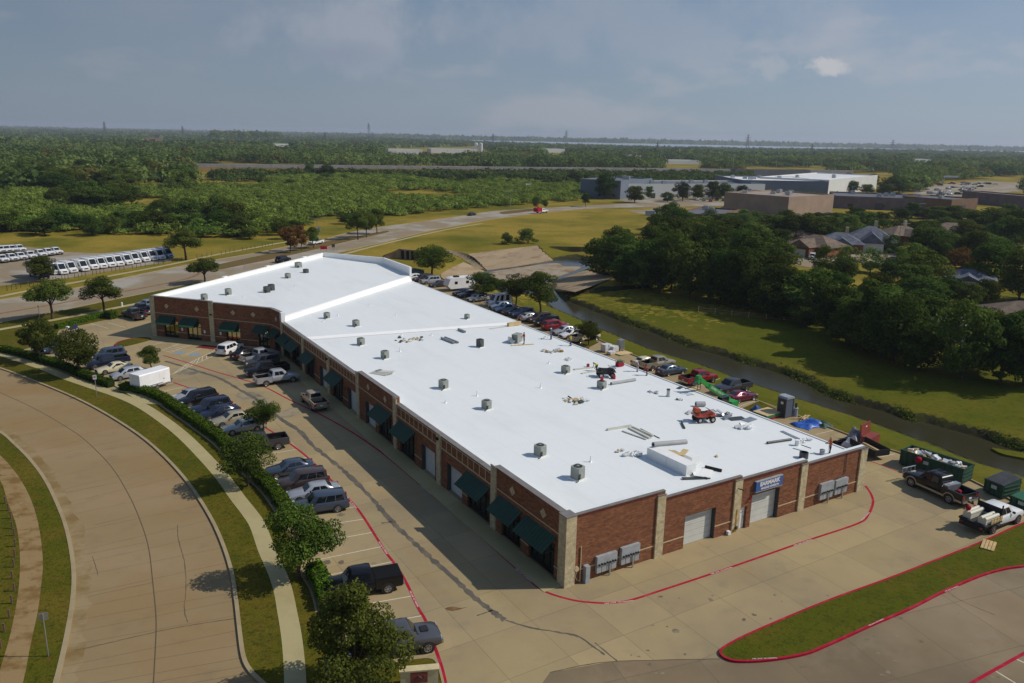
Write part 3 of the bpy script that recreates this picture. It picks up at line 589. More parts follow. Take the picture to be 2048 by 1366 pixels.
def seam(px, w0, z=0.0055, jit=0.5):
    P = gpath(px, 8); W = [w0 * (0.55 + rnd.random() * 0.9) for _ in P]; P = [(x + rnd.uniform(-.06, .06) * jit, y + rnd.uniform(-.06, .06) * jit) for x, y in P]
    return P, W, z
tar = MB()
for px, w0 in (([(330, 722), (392, 741), (440, 757), (475, 777), (512, 798), (540, 820), (565, 840), (600, 863), (625, 891), (662, 920), (700, 953), (745, 998), (763, 1020), (784, 1043), (809, 1068), (842, 1098), (867, 1121), (905, 1154), (943, 1190), (981, 1220), (1010, 1240)], 0.46), ([(1010, 1240), (1060, 1255), (1120, 1265), (1160, 1275), (1210, 1310)], 0.16), ([(1190, 1285), (1235, 1322)], 0.1), ([(954, 1231), (986, 1220)], 0.12), ([(763, 1047), (784, 1043)], 0.2)):
    P, W, z = seam(px, w0); tar.strip(P, W, z)
struct(tar, 'tar_seam', M['tar'])
wet = MB()
for px in ([(470, 790), (500, 783), (540, 800), (560, 822), (585, 815), (598, 826), (570, 836), (535, 830), (500, 806)], [(340, 742), (385, 735), (405, 742), (370, 752)]):
    wet.poly(smooth([at2(x, y) for x, y in px], 4, True), 0.004)
struct(wet, 'tar_patch', layers('tar_patch', (0.30, 0.25, 0.16), [((0.13, 0.12, 0.095), 0.35, 0.46, 0.62, 0.9, 8.0)], rough=.8))
rc = MB(); rc.strip(gpath([(-30, 772), (0, 785), (65, 815), (130, 852), (170, 880), (220, 930), (255, 985), (280, 1040), (297, 1095), (305, 1160), (311, 1220), (312, 1265), (307, 1363), (303, 1420)], 5), 0.075, 0.005)
for px, w0 in (([(150, 1301), (230, 1283), (312, 1264), (390, 1249), (470, 1237)], .06), ([(170, 1195), (305, 1165)], .03), ([(165, 1110), (290, 1085)], .025), ([(125, 987), (235, 965)], .03), ([(68, 905), (165, 880)], .025), ([(190, 1050), (272, 1030)], .02), ([(355, 1050), (357, 1080), (367, 1115), (372, 1160), (369, 1220), (376, 1245)], .045), ([(185, 1112), (196, 1150)], .03), ([(1100, 1345), (1216, 1324), (1440, 1318)], .06), ([(1690, 1235), (1740, 1215)], .04), ([(1880, 1170), (1920, 1200), (1990, 1230)], .05)):
    P, W, z = seam(px, w0, 0.0085, 0.4); rc.strip(P, W, z)
for k in range(34):
    i = int(len(rk) * (k + .5) / 34); a = Vector(rk[i]); b_ = min((Vector(q) for q in lk), key=lambda q: (q - a).length)
    if (b_ - a).length < 13 and a.y > 30: rc.strip([tuple(a.lerp(b_, f)) for f in (.02, .3, .5, .7, .98)], .022, .0045)
struct(rc, 'pavement_crack', M['crack'])
es = MB()
for path, sgn in ((rk, -1), (lk, 1)):
    W_ = [1.1 * (.5 + rnd.random()) for _ in path]; es.strip(offset(path, sgn * .55) if sgn > 0 else offset(path, .55), W_, .0035)
struct(es, 'edge_dirt', layers('edge_dirt', (0.30, 0.225, 0.12), [((0.20, 0.13, 0.05), .35, .42, .62, .9, 8.0)], rough=.95))
stain = MB()
for px in ([(890, 1217), (905, 1213), (920, 1216), (935, 1214), (906, 1222)], [(1800, 1180), (1830, 1190), (1845, 1200), (1815, 1195)]):
    stain.poly(smooth([at2(x, y) for x, y in px], 4, True), 0.0065)
struct(stain, 'pavement_stain', mat('brown_stain', (0.17, 0.10, 0.045), 0.9, var=0.3, scale=2))
os_ = MB(); ro = random.Random(8)
for k in range(26):
    f = ro.random(); q = Vector(FB[int(f * (len(FB) - 20))]); d = stall_dir(q); c = q + d * ro.uniform(1.0, 4.8) 
    r_ = ro.uniform(.10, .42); os_.poly([(c.x + r_ * ro.uniform(.6, 1.2) * math.cos(a * PI / 5), c.y + r_ * ro.uniform(.6, 1.2) * math.sin(a * PI / 5)) for a in range(10)], .0048)
for k in range(40):
    c = at2(ro.uniform(1250, 2000), ro.uniform(1180, 1360)); r_ = ro.uniform(.05, .25); os_.poly([(c[0] + r_ * ro.uniform(.5, 1.3) * math.cos(a * PI / 4), c[1] + r_ * ro.uniform(.5, 1.3) * math.sin(a * PI / 4)) for a in range(8)], .0082)
struct(os_, 'oil_stain', layers('oil_stain', (0.15, 0.125, 0.085), [((0.27, 0.22, 0.14), .9, .45, .6, .9, 8.0)], rough=.7))
def ground_text(txt, pa, pb, size, z=0.016, name='lane_lettering'):
    a, b = Vector(at2(*pa)), Vector(at2(*pb)); d = b - a
    o = text_mesh(name, txt, size, M['letter_white']); c = (a + b) / 2; o.location = (c.x, c.y, z); o.rotation_euler = (0, 0, math.atan2(d.y, d.x)); o['kind'] = 'structure'
for pa, pb in [((1214, 1207), (1262, 1202)), ((1426, 1147), (1460, 1136)), ((1592, 1090), (1620, 1080)), ((1724, 1040), (1738, 1026)), ((769, 908), (786, 922)), ((843, 973), (860, 987)), ((930, 1047), (950, 1063)), ((1036, 1142), (1058, 1160))]:
    ground_text('FIRE LANE  NO PARKING', pa, pb, 0.20)
for pa, pb in [((762, 1090), (770, 1102)), ((824, 1190), (832, 1206)), ((700, 1001), (710, 1013))]:
    ground_text('FIRE LANE  NO PARKING', pa, pb, 0.20)
for pa, pb in [((1504, 1322), (1554, 1320)), ((1738, 1255), (1766, 1242)), ((1890, 1187), (1916, 1176))]:
    ground_text('FIRE LANE  NO PARKING', pa, pb, 0.15, 0.168)
# ---------------------------------------------------------------- the long brick building
B_ANG = math.atan2(0.52531807, 0.85090594)
B_ORG = at(1129.2, 1174.6)
bu, bv = Vector((math.cos(B_ANG), math.sin(B_ANG), 0)), Vector((-math.sin(B_ANG), math.cos(B_ANG), 0))
def loc_b(u, v, z=0.0): return B_ORG + bu * u + bv * v + Vector((0, 0, z))
shop = thing('retail_building', 'long low brick commercial building with white roof and green awnings', 'building', B_ORG, B_ANG)
def fr(o, org, ang):
    o.location = (org[0], org[1], 0); o.rotation_euler = (0, 0, ang); return o
class Facade:
    """One straight wall: local x runs along it, -y points outward, z up."""
    def __init__(s, org, ang): s.org, s.ang = org, ang
    def part(s, mb, name, mats, smooth_deg=None, parent=None):
        o = mb.build(name, mats, parent if parent is not None else shop, smooth_deg)
        if parent is None: fr(o, s.org, s.ang)
        return o
    def wall(s, segs, opens, t=0.5):
        w_ = MB()
        for a, b, zt in segs:
            ops = sorted(o for o in opens if o[0] >= a - 0.01 and o[1] <= b + 0.01); x = a
            for o0, o1, z0, z1 in ops:
                if o0 > x: w_.box(x, o0, 0, t, 0, zt)
                w_.box(o0, o1, 0, t, z1, zt)
                if z0 > 0.02: w_.box(o0, o1, 0, t, 0, z0)
                x = o1
            if b > x: w_.box(x, b, 0, t, 0, zt)
        s.part(w_, 'wall', M['brick'])
        c = MB(); p_ = None
        for a, b, zt in segs: c.box(a + 0.004, b - 0.004, -0.04, t + 0.03, zt + 0.002, zt + 0.06)
        s.part(c, 'coping', M['coping'])
    def band(s, spans, z, h=0.09, proud=0.035, m='tan_band', name='stone_course'):
        for a, e in spans: b = MB(); b.box(a, e, -proud, 0.01, z - h / 2, z + h / 2); s.part(b, name, M[m])
    def pilaster(s, a, b, zt, proud=0.14):
        m = MB(); m.box(a, b, -proud, 0.02, 0, zt); s.part(m, 'pilaster', M['stone'])
        c = MB(); c.box(a - 0.03, b + 0.03, -proud - 0.04, -0.051, zt + 0.003, zt + 0.055); s.part(c, 'pilaster_cap', M['coping'])
    def diamond(s, x, z, r=0.43):
        m = MB()
        for k, (rr, pr) in enumerate(((r, 0.04), (r * 0.55, 0.06))):
            P = [(x, z - rr), (x + rr, z), (x, z + rr), (x - rr, z)]
            m.add([(a, -pr, b) for a, b in P] + [(a, 0, b) for a, b in P], [(0, 1, 2, 3)] + [(i, 4 + i, 4 + (i + 1) % 4, (i + 1) % 4) for i in range(4)], k)
        s.part(m, 'diamond_inlay', [M['tan_band'], M['stone']])
    def store(s, a, b, zt, n, glass='glass_dark', depth=0.25):
        g_ = MB(); g_.box(a, b, depth, depth + 0.03, 0.0, zt); o = s.part(g_, 'storefront_window', M[glass])
        f = MB(); w_ = (b - a) / n
        for k in range(n + 1): x = min(max(a + k * w_, a + 0.04), b - 0.04); f.box(x - 0.04, x + 0.04, depth - 0.07, depth - 0.002, 0.0, zt)
        f.box(a + 0.08, b - 0.08, depth - 0.06, depth - 0.004, 0.0, 0.45); f.box(a + 0.08, b - 0.08, depth - 0.06, depth - 0.004, 2.1, 2.18)
        q = s.part(f, 'window_frame', M['frame_dark'], parent=o)
    def rolldoor(s, a, b, zt, depth=0.42):
        d = MB(); n = 5; hgt = (zt - 0.02) / n
        for k in range(n):
            d.box(a + 0.05, b - 0.05, depth, depth + 0.04, 0.01 + k * hgt, 0.01 + (k + 1) * hgt - 0.025)
            for q in range(3): d.box(a + 0.05, b - 0.05, depth - 0.012, depth, 0.05 + k * hgt + q * hgt / 3.1, 0.09 + k * hgt + q * hgt / 3.1)
        o = s.part(d, 'roll_up_door', M['door_white'])
        j = MB(); j.box(a, a + 0.05, 0.02, depth + 0.05, 0, zt); j.box(b - 0.05, b, 0.02, depth + 0.05, 0, zt); j.box(a + 0.05, b - 0.05, 0.05, depth + 0.05, zt - 0.05, zt - 0.001)
        s.part(j, 'door_jamb', M['door_shadow'], parent=o)
    def awning(s, a, b, z1=3.56, z0=2.55, out=1.32, valance=0.0):
        m = MB(); n = max(6, int((b - a) / 0.36)); w_ = (b - a) / n
        m.add([(a, 0, z1), (b, 0, z1), (b, -out, z0), (a, -out, z0), (a, 0, z1 - .04), (b, 0, z1 - .04), (b, -out, z0 - .04), (a, -out, z0 - .04)], [(0, 3, 2, 1), (4, 5, 6, 7), (2, 3, 7, 6), (0, 4, 7, 3), (1, 2, 6, 5)])
        for k in range(n + 1):
            x = min(a + k * w_, b - .03); m.add([(x, 0, z1 + .035), (x + .035, 0, z1 + .035), (x + .035, -out, z0 + .035), (x, -out, z0 + .035), (x, 0, z1), (x + .035, 0, z1), (x + .035, -out, z0), (x, -out, z0)], [(0, 3, 2, 1), (0, 4, 7, 3), (1, 2, 6, 5), (2, 3, 7, 6)])
        if not valance:
            for x in (a + .03, b - .03): m.tube([(x, -out + .06, z0 - .06), (x, -.01, z0 - .06)], .025, 6)
        else:
            for x in (a, b - .03): m.add([(x, 0, z1 - .05), (x, -out, z0 - .05), (x, -out, z0 - valance), (x, -0.01, z0 - valance)], [(0, 1, 2, 3)])
        o = s.part(m, 'awning', M['awning'])
        if valance:
            v_ = MB(); v_.box(a + .002, b - .002, -out - .03, -out - .004, z0 - valance, z0 - .042); s.part(v_, 'valance', M['awning_front'], parent=o)
    def lamp(s, x, z):
        m = MB(); m.box(x - .14, x + .14, -.36, -.15, z - .12, z + .12); s.part(m, 'wall_lamp', M['black'])

# front wall
FW = Facade((0, 0), 0.0)
fo = [(12.0, 15.55, 0, 2.92), (18.5, 19.35, 0, 2.12), (19.88, 23.45, 0, 3.0)]
FW.wall([(0.8, 9.62, 5.76), (9.62, 18.43, 5.12), (18.43, 26.9, 4.82), (26.9, 35.5, 4.5)], fo)
FW.pilaster(8.77, 9.62, 5.5); FW.pilaster(17.55, 18.42, 4.9); FW.pilaster(26.06, 26.9, 4.62); FW.pilaster(34.64, 35.62, 4.4)
for a, b, z in ((0.8, 8.77, 5.66), (9.62, 17.55, 5.0), (18.43, 26.06, 4.7), (26.9, 34.64, 4.38)): FW.band([(a, b)], z, 0.2, 0.03, 'brick_band', 'dark_brick_course')
FW.band([(0.8, 8.77), (9.62, 12.0), (15.55, 17.55), (23.45, 26.06), (26.9, 34.64)], 1.12)
FW.rolldoor(12.0, 15.55, 2.92); FW.rolldoor(19.88, 23.45, 3.0)
d = MB(); d.box(18.55, 19.3, .2, .25, .01, 2.08); o = FW.part(d, 'door', M['white'])
h = MB(); h.box(19.18, 19.24, .14, .198, .95, 1.1); FW.part(h, 'door_handle', M['steel'], parent=o); h = MB(); h.box(18.75, 19.1, .185, .199, 1.5, 1.62); FW.part(h, 'door_number', M['grey_box'], parent=o)
def meters(f, a, b, z0, z1):
    o = MB(); o.box(a, b, -.30, -.01, z0 + .55, z1); o = f.part(o, 'meter_cabinet', M['grey_box'])
    l = MB(); n = 4; w_ = (b - a) / n
    for k in range(n):
        l.box(a + k * w_ + .02, a + (k + 1) * w_ - .03, -.26, -.02, z0, z0 + .54)
    f.part(l, 'breaker_panel', M['grey_box'], parent=o)
    d_ = MB()
    for k in range(7): d_.cyl((a + .18 + k * (b - a - .36) / 6, -.30, z0 + .72 + .03 * (k % 2)), .085, -.09, 10, 0, 'y')
    f.part(d_, 'meter_dial', M['black'], parent=o)
    lg = MB(); lg.box(b - .75, b - .62, -.34, -.315, .0, z0 + .6); lg.box(b - .75, b - .62, -.30, -.27, .0, z0); f.part(lg, 'meter_post', M['steel'], parent=o)
for a, b, z0, z1 in ((2.8, 4.75, .45, 1.85), (5.2, 7.05, .5, 1.95), (28.95, 30.8, .5, 2.12), (31.1, 32.9, .55, 2.02)): meters(FW, a, b, z0, z1)
m = MB(); m.box(1.65, 2.05, -.42, -.02, 0, 1.42); FW.part(m, 'utility_cabinet', M['grey_box'])
m = MB(); m.tube([(1.36, -.06, .1), (1.36, -.06, 3.05)], .05, 8); m.cyl((.98, -.01, 1.3), .2, -.16, 14, 0, 'y'); m.tube([(.98, -.06, 1.1), (.92, -.06, .6), (1.1, -.06, .3), (1.36, -.06, .2)], .03, 6)
FW.part(m, 'conduit', M['tan_band'])
m = MB(); m.tube([(32.52, -.07, 4.45), (32.52, -.07, 2.6), (32.4, -.07, 2.25), (31.2, -.07, 2.0), (30.9, -.2, 2.0)], .035, 6); FW.part(m, 'conduit', M['grey_dark'])
m = MB(); m.box(17.85, 18.05, -.145, -.142, .3, 2.2); m.box(17.6, 18.15, -.145, -.1425, .05, .3); FW.part(m, 'rust_streak', M['rust'])
m = MB(); m.box(17.9, 18.1, -.3, -.142, .35, .6); FW.part(m, 'outlet_box', M['grey_dark']); m = MB(); m.tube([(17.9, -.16, 4.15), (17.95, -.75, 4.2)], .05, 6); FW.part(m, 'wall_bracket', M['grey_dark'])
m = MB(); m.box(17.0, 17.3, -.3, -.02, .03, .35); FW.part(m, 'outlet_box', M['white'])
m = MB(); m.box(19.5, 19.62, -.2, -.01, 2.72, 2.86); FW.part(m, 'door_lamp', M['red_paint'])
sg = MB(); sg.box(20.0, 23.4, -.26, -.02, 3.36, 4.27); sgo = FW.part(sg, 'shop_sign', M['sign_blue'])
e = MB()
for a, b, c, d_ in ((20.0, 23.4, 3.30, 3.355), (20.0, 23.4, 4.275, 4.32)): e.box(a, b, -.27, -.02, c, d_)
FW.part(e, 'sign_rim', M['grey_box'], parent=sgo)
def wall_text(f, parent, txt, x, z, size, y, m, width=None, bold=0.0, name='lettering', shear=0.0):
    o = text_mesh(name, txt, size, m, bold=bold, ext=.01); o.parent = parent; o.location = (x, y, z); o.rotation_euler = (PI / 2, 0, 0)
    if width: o.scale = (width, 1, 1)
    return o
wall_text(FW, sgo, 'EARMARK', 21.7, 3.98, .52, -.275, M['letter_white'], 1.08, .022)
wall_text(FW, sgo, 'MARINE DIVISION', 21.75, 3.56, .27, -.275, M['letter_white'], 1.06, .008)

# corner pier, left wall
m = MB(); m.box(-.14, .8, -.14, .85, 0, 5.78); m.build('pilaster', M['stone'], shop)
m = MB(); m.box(-.17, .83, -.17, .88, 5.783, 5.86); m.build('pilaster_cap', M['coping'], shop)
LW = Facade((0, 75), -PI / 2)
def S(v): return 75 - v
stores = [(1.48, 5.12), (6.34, 9.4), (11.55, 15.5), (26.95, 30.68), (33.0, 36.6), (48.4, 52.2), (59.6, 63.2), (66.2, 70.05), (70.9, 74.1)]
doors = [(16.56, 19.6), (22.21, 25.25), (37.6, 40.6), (43.5, 46.45), (54.4, 57.15)]
LW.wall([(S(75), S(64.2), 5.08), (S(64.2), S(53.45), 5.08), (S(53.45), S(42.9), 5.08), (S(42.9), S(31.8), 5.72), (S(31.8), S(21.25), 5.1), (S(21.25), S(10.7), 5.1), (S(10.7), S(.85), 5.82)],
        [(S(b), S(a), 0, 2.9) for a, b in stores] + [(S(b), S(a), 0, 2.85) for a, b in doors])
for v_, zt in ((64.2, 5.2), (53.45, 5.2), (42.9, 5.68), (31.8, 5.68), (21.25, 5.22), (10.7, 5.86), (74.6, 5.2)): LW.pilaster(S(v_) - .42, S(v_) + .42, zt)
for a, b in ((10.7, 21.25), (21.25, 31.8), (42.9, 53.45), (53.45, 64.2), (64.2, 74.6)):
    x0, x1 = S(b) + .42, S(a) - .42; LW.band([(x0, x1)], 3.93, .12); LW.band([(x0, x1)], 4.95, .08)
    n = 9
    for k in range(n + 1):
        st_ = MB(); x = x0 + .05 + k * (x1 - x0 - .1) / n; st_.box(x - .05, x + .05, -.03, .01, 3.99, 4.91); LW.part(st_, 'panel_strip', M['tan_band'])
for a, b in ((.85, 10.7), (31.8, 42.9)):
    LW.band([(S(b) + .42, S(a) - (.42 if a > 1 else 0))], 3.98, .09)
for v_ in (7.75, 3.16, 39.6, 34.6): LW.diamond(S(v_), 4.75)
gaps = []
cuts = sorted([(S(b), S(a)) for a, b in stores + doors]); x = 0.4
for a, b in cuts:
    if a - x > .1: gaps.append((x, a))
    x = b
gaps.append((x, S(.85))); pil = [S(q) for q in (64.2, 53.45, 42.9, 31.8, 21.25, 10.7)]
LW.band([g_ for g_ in gaps if not any(g_[0] < p_ < g_[1] for p_ in pil)], 1.05)
for a, b in stores: LW.store(S(b), S(a), 2.9, 4)
for a, b in doors: LW.rolldoor(S(b), S(a), 2.85)
for a, b in ((1.3, 5.6), (6.2, 9.8), (11.4, 15.6), (26.7, 30.7), (32.8, 36.9), (48.0, 52.2), (58.9, 62.9), (66.0, 70.2), (70.6, 74.2)): LW.awning(S(b), S(a))
LW.lamp(S(21.25), 4.75); LW.lamp(S(53.45), 4.7)

# rotated end wing
A1, A2, A3 = Vector((-15.3, 96.3)), Vector((-.5, 79.0)), Vector((0, 75.0))
d1 = A2 - A1; CW = Facade(A1, math.atan2(d1.y, d1.x)); CL = d1.length
M['glass_reflection_tint'] = mat('reflective_glass', (0.42, 0.40, 0.27), 0.05, metal=1.0)  # tan tint puts the reflected sunlit paving into the glass colour
cst = [(2.34, 5.1), (6.83, 9.55), (14.4, 17.0), (20.4, 22.4)]
CW.wall([(0, 11.82, 6.66), (11.82, CL, 6.5)], [(a, b, 0, 2.75) for a, b in cst])
CW.pilaster(-.1, .8, 6.6); CW.pilaster(11.4, 12.24, 6.6)
CW.band([(.8, 11.4), (12.24, CL)], 3.97); CW.band([(.8, 2.34), (5.1, 6.83), (9.55, 11.4), (12.24, 14.4), (17.0, 20.4)], 1.05)
for x in (3.15, 9.04, 15.89, 19.61): CW.diamond(x, 5.22)
for a, b in cst: CW.store(a, b, 2.75, 3, 'glass_reflection_tint')
for a, b in ((1.75, 4.75), (6.3, 9.25), (13.9, 16.9)): CW.awning(a, b, 3.62, 2.72, 1.3, .32)
CW.awning(20.0, 22.5, 3.62, 2.7, 1.3)
CW.lamp(11.82, 4.6)
for x in (5.9, 10.25, 13.3): sm = MB(); sm.box(x - .16, x + .16, -.03, -.002, 1.35, 1.85); CW.part(sm, 'parking_plaque', M['white'])
d2 = A3 - A2; DW = Facade(A2, math.atan2(d2.y, d2.x)); DL = d2.length
DW.wall([(.0, DL, 6.5)], [(1.2, 3.2, 0, 2.75)]); DW.band([(.05, DL)], 3.97); DW.store(1.2, 3.2, 2.75, 2); DW.awning(.9, 3.5); DW.diamond(2.2, 5.2)
# side and rear walls
P_b, P_c, P_d = Vector((35.5, 106.0)), Vector((35.5, 119.8)), Vector((26.0, 132.9))
def plainwall(a, b, zt, t=.3):
    d_ = Vector(b) - Vector(a); f = Facade(a, math.atan2(d_.y, d_.x)); w_ = MB(); w_.box(0, d_.length, 0, t, 0, zt); f.part(w_, 'wall', M['brick']); return f, d_.length
f, l = plainwall((35.5, 0.5), (35.5, 63.4), 3.30)
m = MB(); m.box(0.5, l, -.06, .02, 3.305, 3.44); f.part(m, 'gutter', M['steel'])
f, l = plainwall((35.5, 63.4), P_b, 3.52); m = MB(); m.box(0, l, -.06, .02, 3.525, 3.68); f.part(m, 'gutter', M['steel'])
par = []
for a, b in ((P_b, P_c), (P_c, P_d), (P_d, A1)):
    f, l = plainwall(a, b, 6.6, .35); par.append((f, l))
    lin = MB(); lin.box(0.0, l, .352, .40, 4.4, 6.602); lin.box(0, l, -.03, .40, 6.605, 6.68); f.part(lin, 'parapet_lining', M['roof_new'])
for k in range(3):
    f, l = par[2]; m = MB(); x = l * (.14 + .25 * k); m.box(x, x + 1.2, -.1, .42, 6.685, 6.85); f.part(m, 'pilaster_cap', M['roof_new'])
f, l = par[0]; m = MB(); m.box(-.36, 0, -.02, .4, 3.5, 6.66); f.part(m, 'parapet_lining', M['roof_new'])
# roof decks
def deck(name, rings, m='roof'):
    b = MB(); b.add(rings, [tuple(range(len(rings)))]); return b.build(name, M[m], shop)
def za_(u, v=0): return 4.92 - (4.92 - 3.46) * u / 35.5
A_roof = MB()
A_roof.quad((.5, .5, za_(.5)), (35.55, .5, za_(35.5)), (35.55, 63.4, za_(35.5)), (.5, 63.4, za_(.5))); A_roof.build('roof', M['roof'], shop)
b = MB()  # membrane turned up against the front parapet
for (a, e, z) in ((.8, 9.62, 5.76), (9.62, 18.43, 5.12), (18.43, 26.9, 4.82), (26.9, 35.5, 4.5)):
    b.quad((a, .9, za_(a) + .02), (e, .9, za_(e) + .02), (e, .535, z - .03), (a, .535, z - .03))
    b.box(a + .02, e - .02, .2, .56, z + .088, z + .10)
b.build('parapet_lining', M['roof'], shop)
b = MB()
for a, e, z in ((.85, 10.7, 5.82), (31.8, 42.9, 5.72)):
    b.box(.505, .56, a, e, 4.6, z + .01)
b.box(.51, .9, 10.75, 31.75, 4.9, 5.1); b.box(.51, .9, 42.95, 63.3, 4.9, 5.09)
b.build('parapet_lining', M['roof_new'], shop)
b = MB(); b.box(35.42, 35.6, .5, 63.4, 3.47, 3.56); b.box(35.42, 35.6, 63.6, 105.8, 3.70, 3.79); b.build('drip_edge', M['roof_new'], shop)
B_roof = MB(); B_roof.add([(.5, 64.1, 5.16), (35.5, 64.1, 3.76), (35.5, 105.6, 3.74), (.5, 75.2, 5.08)], [(0, 1, 2, 3)]); B_roof.build('roof', M['roof'], shop)
b = MB(); b.quad((.5, 63.3, za_(0.5) + .03), (35.5, 63.3, za_(35.5) + .03), (35.5, 64.1, 3.765), (.5, 64.1, 5.165)); b.build('roof_step', M['roof_new'], shop)
C_roof = MB(); C_roof.add([(-14.9, 96.3, 6.1), (-.3, 79.3, 5.85), (.3, 75.3, 5.72), (35.3, 106.0, 4.86), (35.3, 119.6, 5.25), (25.9, 132.4, 5.75)], [(0, 1, 5), (1, 2, 3), (1, 3, 5), (3, 4, 5)]); C_roof.build('roof', M['roof'], shop)
b = MB(); b.quad((.35, 74.75, 5.10), (35.55, 105.55, 3.76), (35.45, 106.1, 4.88), (.1, 75.35, 5.8)); b.box(-.05, .55, 74.6, 75.4, 4.9, 6.58); b.build('roof_step', M['roof_new'], shop)
def roof_z(u, v):
    if v < 63.4: return za_(u)
    if v - 75 < (u) * 31 / 35.5: return 5.12 - 1.38 * u / 35.5
    return 5.72 - .0242 * u + .005 * (v - 75)
def roof_at(px, py):
    z = 4.4
    for _ in range(12):
        p_ = at(px, py, z) - B_ORG; u_, v_ = p_.dot(bu), p_.dot(bv); z = roof_z(u_, v_)
    return at(px, py, z)
# pavement apron strip in red by the far entrances
m = MB(); m.add([(-9.4, 86.5, .012), (-7.2, 83.9, .012), (-8.6, 82.8, .012), (-10.8, 85.3, .012)], [(0, 3, 2, 1)]); q = m.build('red_apron', M['red_apron']); q.location = B_ORG; q.rotation_euler = (0, 0, B_ANG); q['kind'] = 'structure'
q = MB(); q.prism([(-.02, 0.2), (-.02, 75), (-.52, 79), (-15.3, 96.3), (-16.6, 95.2), (-1.9, 78.0), (-1.75, 75), (-1.75, 0.2)], .0, .035); q = q.build('shop_walk', M['sidewalk']); q.location = B_ORG; q.rotation_euler = (0, 0, B_ANG); q['kind'] = 'structure'
# ---------------------------------------------------------------- foliage
def leaf_mesh(name, cen, nor, size, tint, mats, mi=None):
    """Mesh of many leaf-sized quads; every leaf keeps a tint of its own."""
    n = len(cen); rs = np.random.RandomState(n % 9973)
    nor = nor / np.linalg.norm(nor, axis=1, keepdims=True)
    t = np.cross(nor, rs.normal(size=(n, 3))); t /= np.linalg.norm(t, axis=1, keepdims=True); b = np.cross(nor, t)
    s = (size * rs.uniform(0.6, 1.4, n))[:, None]
    P = np.stack([cen - t * s - b * s * .35, cen + t * s * .2 - b * s * .75, cen + t * s + b * s * .35, cen - t * s * .2 + b * s * .75], 1).reshape(-1, 3)
    me = bpy.data.meshes.new(name); me.vertices.add(n * 4); me.vertices.foreach_set('co', P.astype(np.float32).ravel())
    me.loops.add(n * 4); me.loops.foreach_set('vertex_index', np.arange(n * 4, dtype=np.int32))
    me.polygons.add(n); me.polygons.foreach_set('loop_start', np.arange(0, n * 4, 4, dtype=np.int32))
    for mm in (mats if isinstance(mats, list) else [mats]): me.materials.append(mm)
    if mi is not None: me.polygons.foreach_set('material_index', mi.astype(np.int32))
    at_ = me.attributes.new('tint', 'FLOAT', 'FACE'); at_.data.foreach_set('value', tint.astype(np.float32))
    me.update(calc_edges=True); return me
def rand_dirs(rs, n):
    d = rs.normal(size=(n, 3)); return d / np.linalg.norm(d, axis=1, keepdims=True)
def crown_cloud(rs, blobs, n):
    """Leaves gathered in clumps on the shells of a handful of boughs."""
    B = np.array(blobs); wgt = (B[:, 3] * B[:, 4]); wgt /= wgt.sum(); k = rs.choice(len(B), n, p=wgt)
    d = rand_dirs(rs, n); r = rs.uniform(0.55, 1.05, n) ** 0.5
    # secondary clumping
    cl = np.sin(d[:, 0] * 7 + k * 1.7) * np.sin(d[:, 1] * 7 + k) * np.sin(d[:, 2] * 6 + k * .6)
    r = r * (1 + 0.22 * cl)
    c = B[k, :3] + d * r[:, None] * B[k, 3:6]
    nor = d * 0.8 + rs.normal(size=(n, 3)) * 0.55 + np.array([0, 0, .35])
    tint = np.clip(B[k, 6] * .45 + rs.uniform(0, .5, n) + .2 * cl, 0, 1)
    return c, nor, tint
